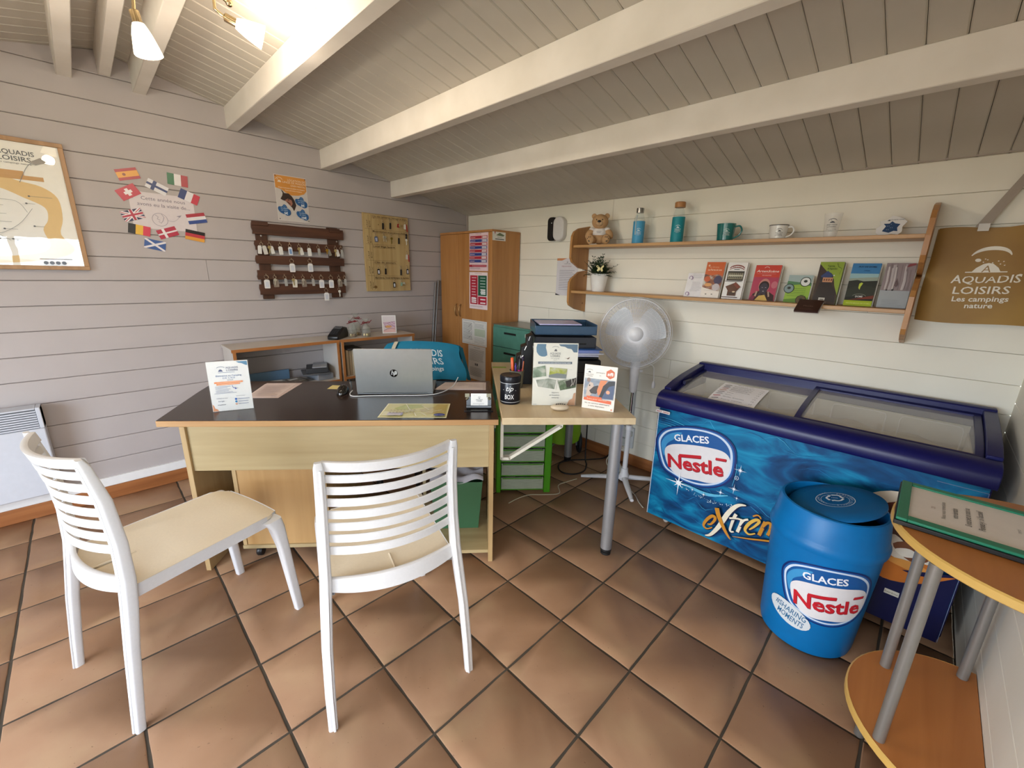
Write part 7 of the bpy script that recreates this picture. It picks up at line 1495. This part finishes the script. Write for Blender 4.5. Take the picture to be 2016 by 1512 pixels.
for (x, z, k, d) in ((1.285, 1.805, 'dark', 'small dark key tag second along in the board\'s top row'), (1.352, 1.812, 'dark', 'long black key tag in the middle of the board\'s top row'), (1.427, 1.806, 'red', 'red key fob in the board\'s top row'), (1.495, 1.812, 'redstrap', 'cream tag with red strap at the right of the board\'s top row'),
    (1.500, 1.735, 'dark', 'black fob hanging at the board\'s right edge under the red strap'), (1.215, 1.695, 'blue', 'blue-grey oval fob at the left of the board\'s second row'), (1.288, 1.700, 'silver', 'pair of pale keys in the board\'s second row'), (1.354, 1.698, 'brasslong', 'long brass key in the board\'s second row'), (1.426, 1.698, 'dark', 'slim black fob in the board\'s second row'), (1.494, 1.690, 'key', 'bright cream key at the right of the board\'s second row'),
    (1.503, 1.565, 'redstrap', 'red strap alone at the right of the board\'s third row'), (1.222, 1.440, 'capsule', 'black-rimmed white capsule tag at the left of the board\'s fourth row'), (1.288, 1.445, 'dark', 'narrow dark capsule second in the board\'s fourth row'), (1.434, 1.440, 'dark', 'black bell-shaped fob in the board\'s fourth row'), (1.497, 1.445, 'capsule', 'black-rimmed capsule at the right of the board\'s fourth row'),
    (1.362, 1.332, 'capsule', 'black-rimmed capsule in the board\'s bottom row'), (1.435, 1.330, 'green', 'pale green fob with key in the board\'s bottom row')): key_set(d, x, z, k, gk2, yk)

# ================================================================ HEATER
mHt = mat('#c3c7d0', .4); hx0, hx1, hz0, hz1 = -1.50, -.815, .165, .655
t = thing('wall_heater', 'white electric panel heater low on the left wall', 'heater', ((hx0+hx1)/2, 2.45, hz0)); yh = 2.405
MB().box((hx0, yh, hz0), (hx1, Y1-.03, .545), mHt).build('body', t, bev=.006)
MB().box((hx0, yh+.004, .5452), (hx1, Y1-.03, hz1), mat('#3f434a', .6)).build('inner', t)
for a, b in (((hx0, yh-.001, .5454), (hx0+.018, Y1-.03, hz1+.004)), ((hx1-.018, yh-.001, .5454), (hx1, Y1-.03, hz1+.004)), ((hx0+.0185, yh-.001, hz1-.006), (hx1-.0185, Y1-.03, hz1+.004))): MB().box(a, b, mHt).build('casing', t, bev=.003)
for k in range(8): MB().prism([(yh-.001, .549+.0125*k), (yh+.012, .552+.0125*k), (yh+.012, .558+.0125*k), (yh-.001, .5555+.0125*k)], hx0+.019, hx1-.019, mHt, frame((0, 0, 0), (0, 1, 0), (0, 0, 1))).build('louvre', t)
MB().box((hx0+.1, Y1-.029, .25), (hx1-.1, Y1-.0004, .55), mat('#b8bcc4', .5)).build('wall_bracket', t)

# ================================================================ ON THE BOOKCASE
t = thing('card_terminal', 'black card payment terminal on the low bookcase', 'terminal', (.76, 2.30, BH)); mTm = mat('#131314', .3); a_ = math.radians(-48)
T_ = Matrix.Translation((.775, 2.335, BH+.0006)) @ Matrix.Rotation(a_, 4, 'Z')     # local -y = front
MB(T_).prism([(-.095, 0), (.085, 0), (.090, .035), (.070, .078), (.030, .084), (-.010, .070), (-.085, .034), (-.097, .022)], -.042, .042, mTm, frame((0, 0, 0), (0, 1, 0), (0, 0, 1))).build('body', t, bev=.008, seg=3)
Ts = T_ @ frame((0, -.010, .0745), (1, 0, 0), Vector((0, .040, .0135)).normalized() if False else Vector((0, .75, .36)).normalized())
MB(T_ @ frame((-.030, -.012, .0712), (1, 0, 0), (0, .94, .33))).box((0, 0, 0), (.060, .045, .0012), mat('#4a4c50', .15)).build('screen', t, bev=.0004)
kb = MB(T_ @ frame((-.030, -.085, .0362), (1, 0, 0), (0, .90, .435)))
for i in range(4):
    for j in range(3): kb.box((.003+.019*j, .006+.015*i, 0), (.019+.019*j, .017+.015*i, .0022), mat(['#2c2d30', '#2c2d30', '#2c2d30'][j], .4))
kb.build('keys', t)['kind'] = 'stuff'
gg = 'cellophane gift bags on the bookcase'; mCel = clear_glass('cellophane', '#eef0ec', .13, .12); mGo = mat('#b4914a', .25, .7); mRib = mat('#7d1220', .5)
def giftbag(label, x, y, h, seed):
    t = thing('gift_bag', label, 'gift bag', (x, y, BH), gg); rr = random.Random(seed)
    f_ = lambda u, v: None
    def sf(u, v):
        a = 2*math.pi*u; r = .034*(1-.15*v) if v < .5 else .034*.925*(1-.86*((v-.5)/.28)) if v < .78 else .0045+.022*((v-.78)/.22)
        r *= 1+.09*math.sin(5*a+seed)*(.4+v); return (x+r*math.cos(a), y+r*.85*math.sin(a), BH+.001+h*v)
    MB().grid(sf, 24, 18, mCel).build('cellophane', t, sm=60)
    for k in range(3):
        a = k*2.1+seed; c = (x+.012*math.cos(a), y+.012*math.sin(a), BH+.002+.0*k)
        MB().lathe([(0, 0), (.0125, 0), (.0145, .006), (.0145, .020), (.013, .024), (0, .024)], mat(['#b4914a', '#c9b070', '#8f6c34'][k], .25, .7), c, 14, cap=False).build('sweet', t, sm=50)
    mb = MB(); zt = BH+h*.78
    mb.tube([(x+.007*math.cos(q*math.pi/6), y+.007*math.sin(q*math.pi/6), zt) for q in range(12)], .0035, mRib, 6, closed=True)
    for s_ in (-1, 1):
        mb.tube(smooth_path([(x, y-.006, zt), (x+s_*.020, y-.010, zt+.010), (x+s_*.030, y-.010, zt+.002), (x+s_*.012, y-.008, zt-.001)], 4), .0028, mRib, 6)
        mb.tube([(x, y-.007, zt), (x+s_*.024, y-.012, zt-.008+.02*rr.random()), (x+s_*.045, y-.012, zt-.010+.05*rr.random()*(s_ > 0))], .0026, mRib, 6)
    mb.build('ribbon', t, sm=60)
giftbag('clear gift bag with red ribbon, leftmost of the three', .885, 2.33, .150, 1); giftbag('clear gift bag with red ribbon, tallest and rearmost of the three', .945, 2.39, .175, 2); giftbag('clear gift bag with red ribbon, nearest the picture card', .975, 2.285, .140, 3)
t = thing('picture_card', 'small white-framed pink landscape picture at the right end of the bookcase', 'picture', (1.21, 2.34, BH)); A_ = Vector((1.157, 2.36, BH+.0006)); B_ = Vector((1.262, 2.315, BH+.0006)); U = (B_-A_).normalized(); bk = Vector((-U.y, U.x, 0)); Tq = frame(A_, U, (Vector((0, 0, 1))+bk*.2).normalized())
MB(Tq).box((0, 0, -.012), (.114, .150, 0), mat('#e6e3e0', .5)).build('block', t, bev=.0015)
P = Print(lambda u, v, h=0: Tq @ Vector((.008+u*.098, .008+v*.134, h)), r=.5); P.rect(0, 0, 1, 1, '#d9cfd0'); P.poly([(0, 0), (1, 0), (1, .30), (.6, .26), (0, .14)], '#dcb4ae'); P.poly([(0, .60), (.3, .66), (.6, .64), (1, .68), (1, .30), (.7, .25), (.3, .30), (.1, .40)], '#d3b6c4'); P.poly([(.12, .36), (.35, .44), (.6, .42), (.75, .34), (.5, .28), (.3, .27)], '#d19a5c')
for pts in ([(0, .60), (.3, .56), (.55, .62), (1, .66)], [(.1, .52), (.2, .40), (.12, .36), (.25, .28)], [(.35, .58), (.55, .45), (.8, .38), (1, .28)], [(.5, .60), (.7, .48), (1, .36)], [(.05, .12), (.35, .22), (.7, .24), (1, .18)], [(.7, .66), (.85, .54), (1, .54)]): P.line(sp(pts), .022, '#8c5a78')
P.build('print', t)

# ================================================================ CEILING SPOT BAR
mCr = mat('#c9b58e', .18, 1); t = thing('spot_bar', 'chrome spot bar with frosted glass shades lit under the ceiling beam', 'lamp', (-.26, 1.20, 2.35))
YB = 1.205
bar = smooth_path([(-.62, YB-.02, 2.345), (-.42, YB+.03, 2.362), (-.20, YB+.02, 2.362), (-.08, YB-.03, 2.352), (.005, YB, 2.340)], 8)
MB().tube(bar, .006, mCr, 10).build('bar', t, sm=60); MB().ball((.008, YB, 2.340), .013, mCr, 14, 10).build('end_knob', t, sm=60)
MB().lathe([(.055, .008), (.055, .026), (.045, .030), (0, .030)], mCr, (-.27, YB+.02, 2.342), 24).build('ceiling_rose', t, sm=50)
def spot(p0, elbow, top, d, lit=True):
    d = Vector(d).normalized(); top = Vector(top)
    a = MB().tube([Vector(p0), Vector(elbow), top], .0055, mCr, 8).build('arm', t, sm=60)
    U = d.orthogonal().normalized(); T_ = frame(top, U, d.cross(U), d)
    MB(T_).lathe([(.009, -.003), (.014, .0), (.014, .034), (.016, .037)], mCr, seg=20).build('socket', t, sm=50)
    sh = MB(T_).lathe([(.017, .035), (.020, .042), (.028, .065), (.036, .100), (.040, .120), (.039, .121), (.035, .100), (.027, .065), (.019, .044)], EMS, seg=28, cap=False).build('shade', t, sm=60)
    MB(T_).ball((0, 0, .075), (.015, .015, .026), EMB, 16, 10).build('bulb', sh, sm=60)
    L = bpy.data.lights.new('spot_light', 'POINT'); L.energy = LAMP_W; L.color = (1.0, .84, .66); L.shadow_soft_size = .03
    lo = bpy.data.objects.new('spot_light', L); COL.objects.link(lo); lo.location = top+d*.155-Vector(t.location); lo.parent = t
EMS = mat('#fff0d2', .4, em=2.6); EMB = mat('#fff2dc', .4, em=20)
spot((-.265, YB, 2.350), (-.268, YB-.01, 2.29), (-.277, YB-.01, 2.205), (.16, -.05, -1))
spot((-.045, YB-.02, 2.346), (-.048, YB-.03, 2.290), (-.020, YB-.03, 2.276), (1, -.25, -.30))
spot((-.50, YB, 2.358), (-.515, YB-.03, 2.31), (-.535, YB-.03, 2.262), (-.2, -.1, -1))
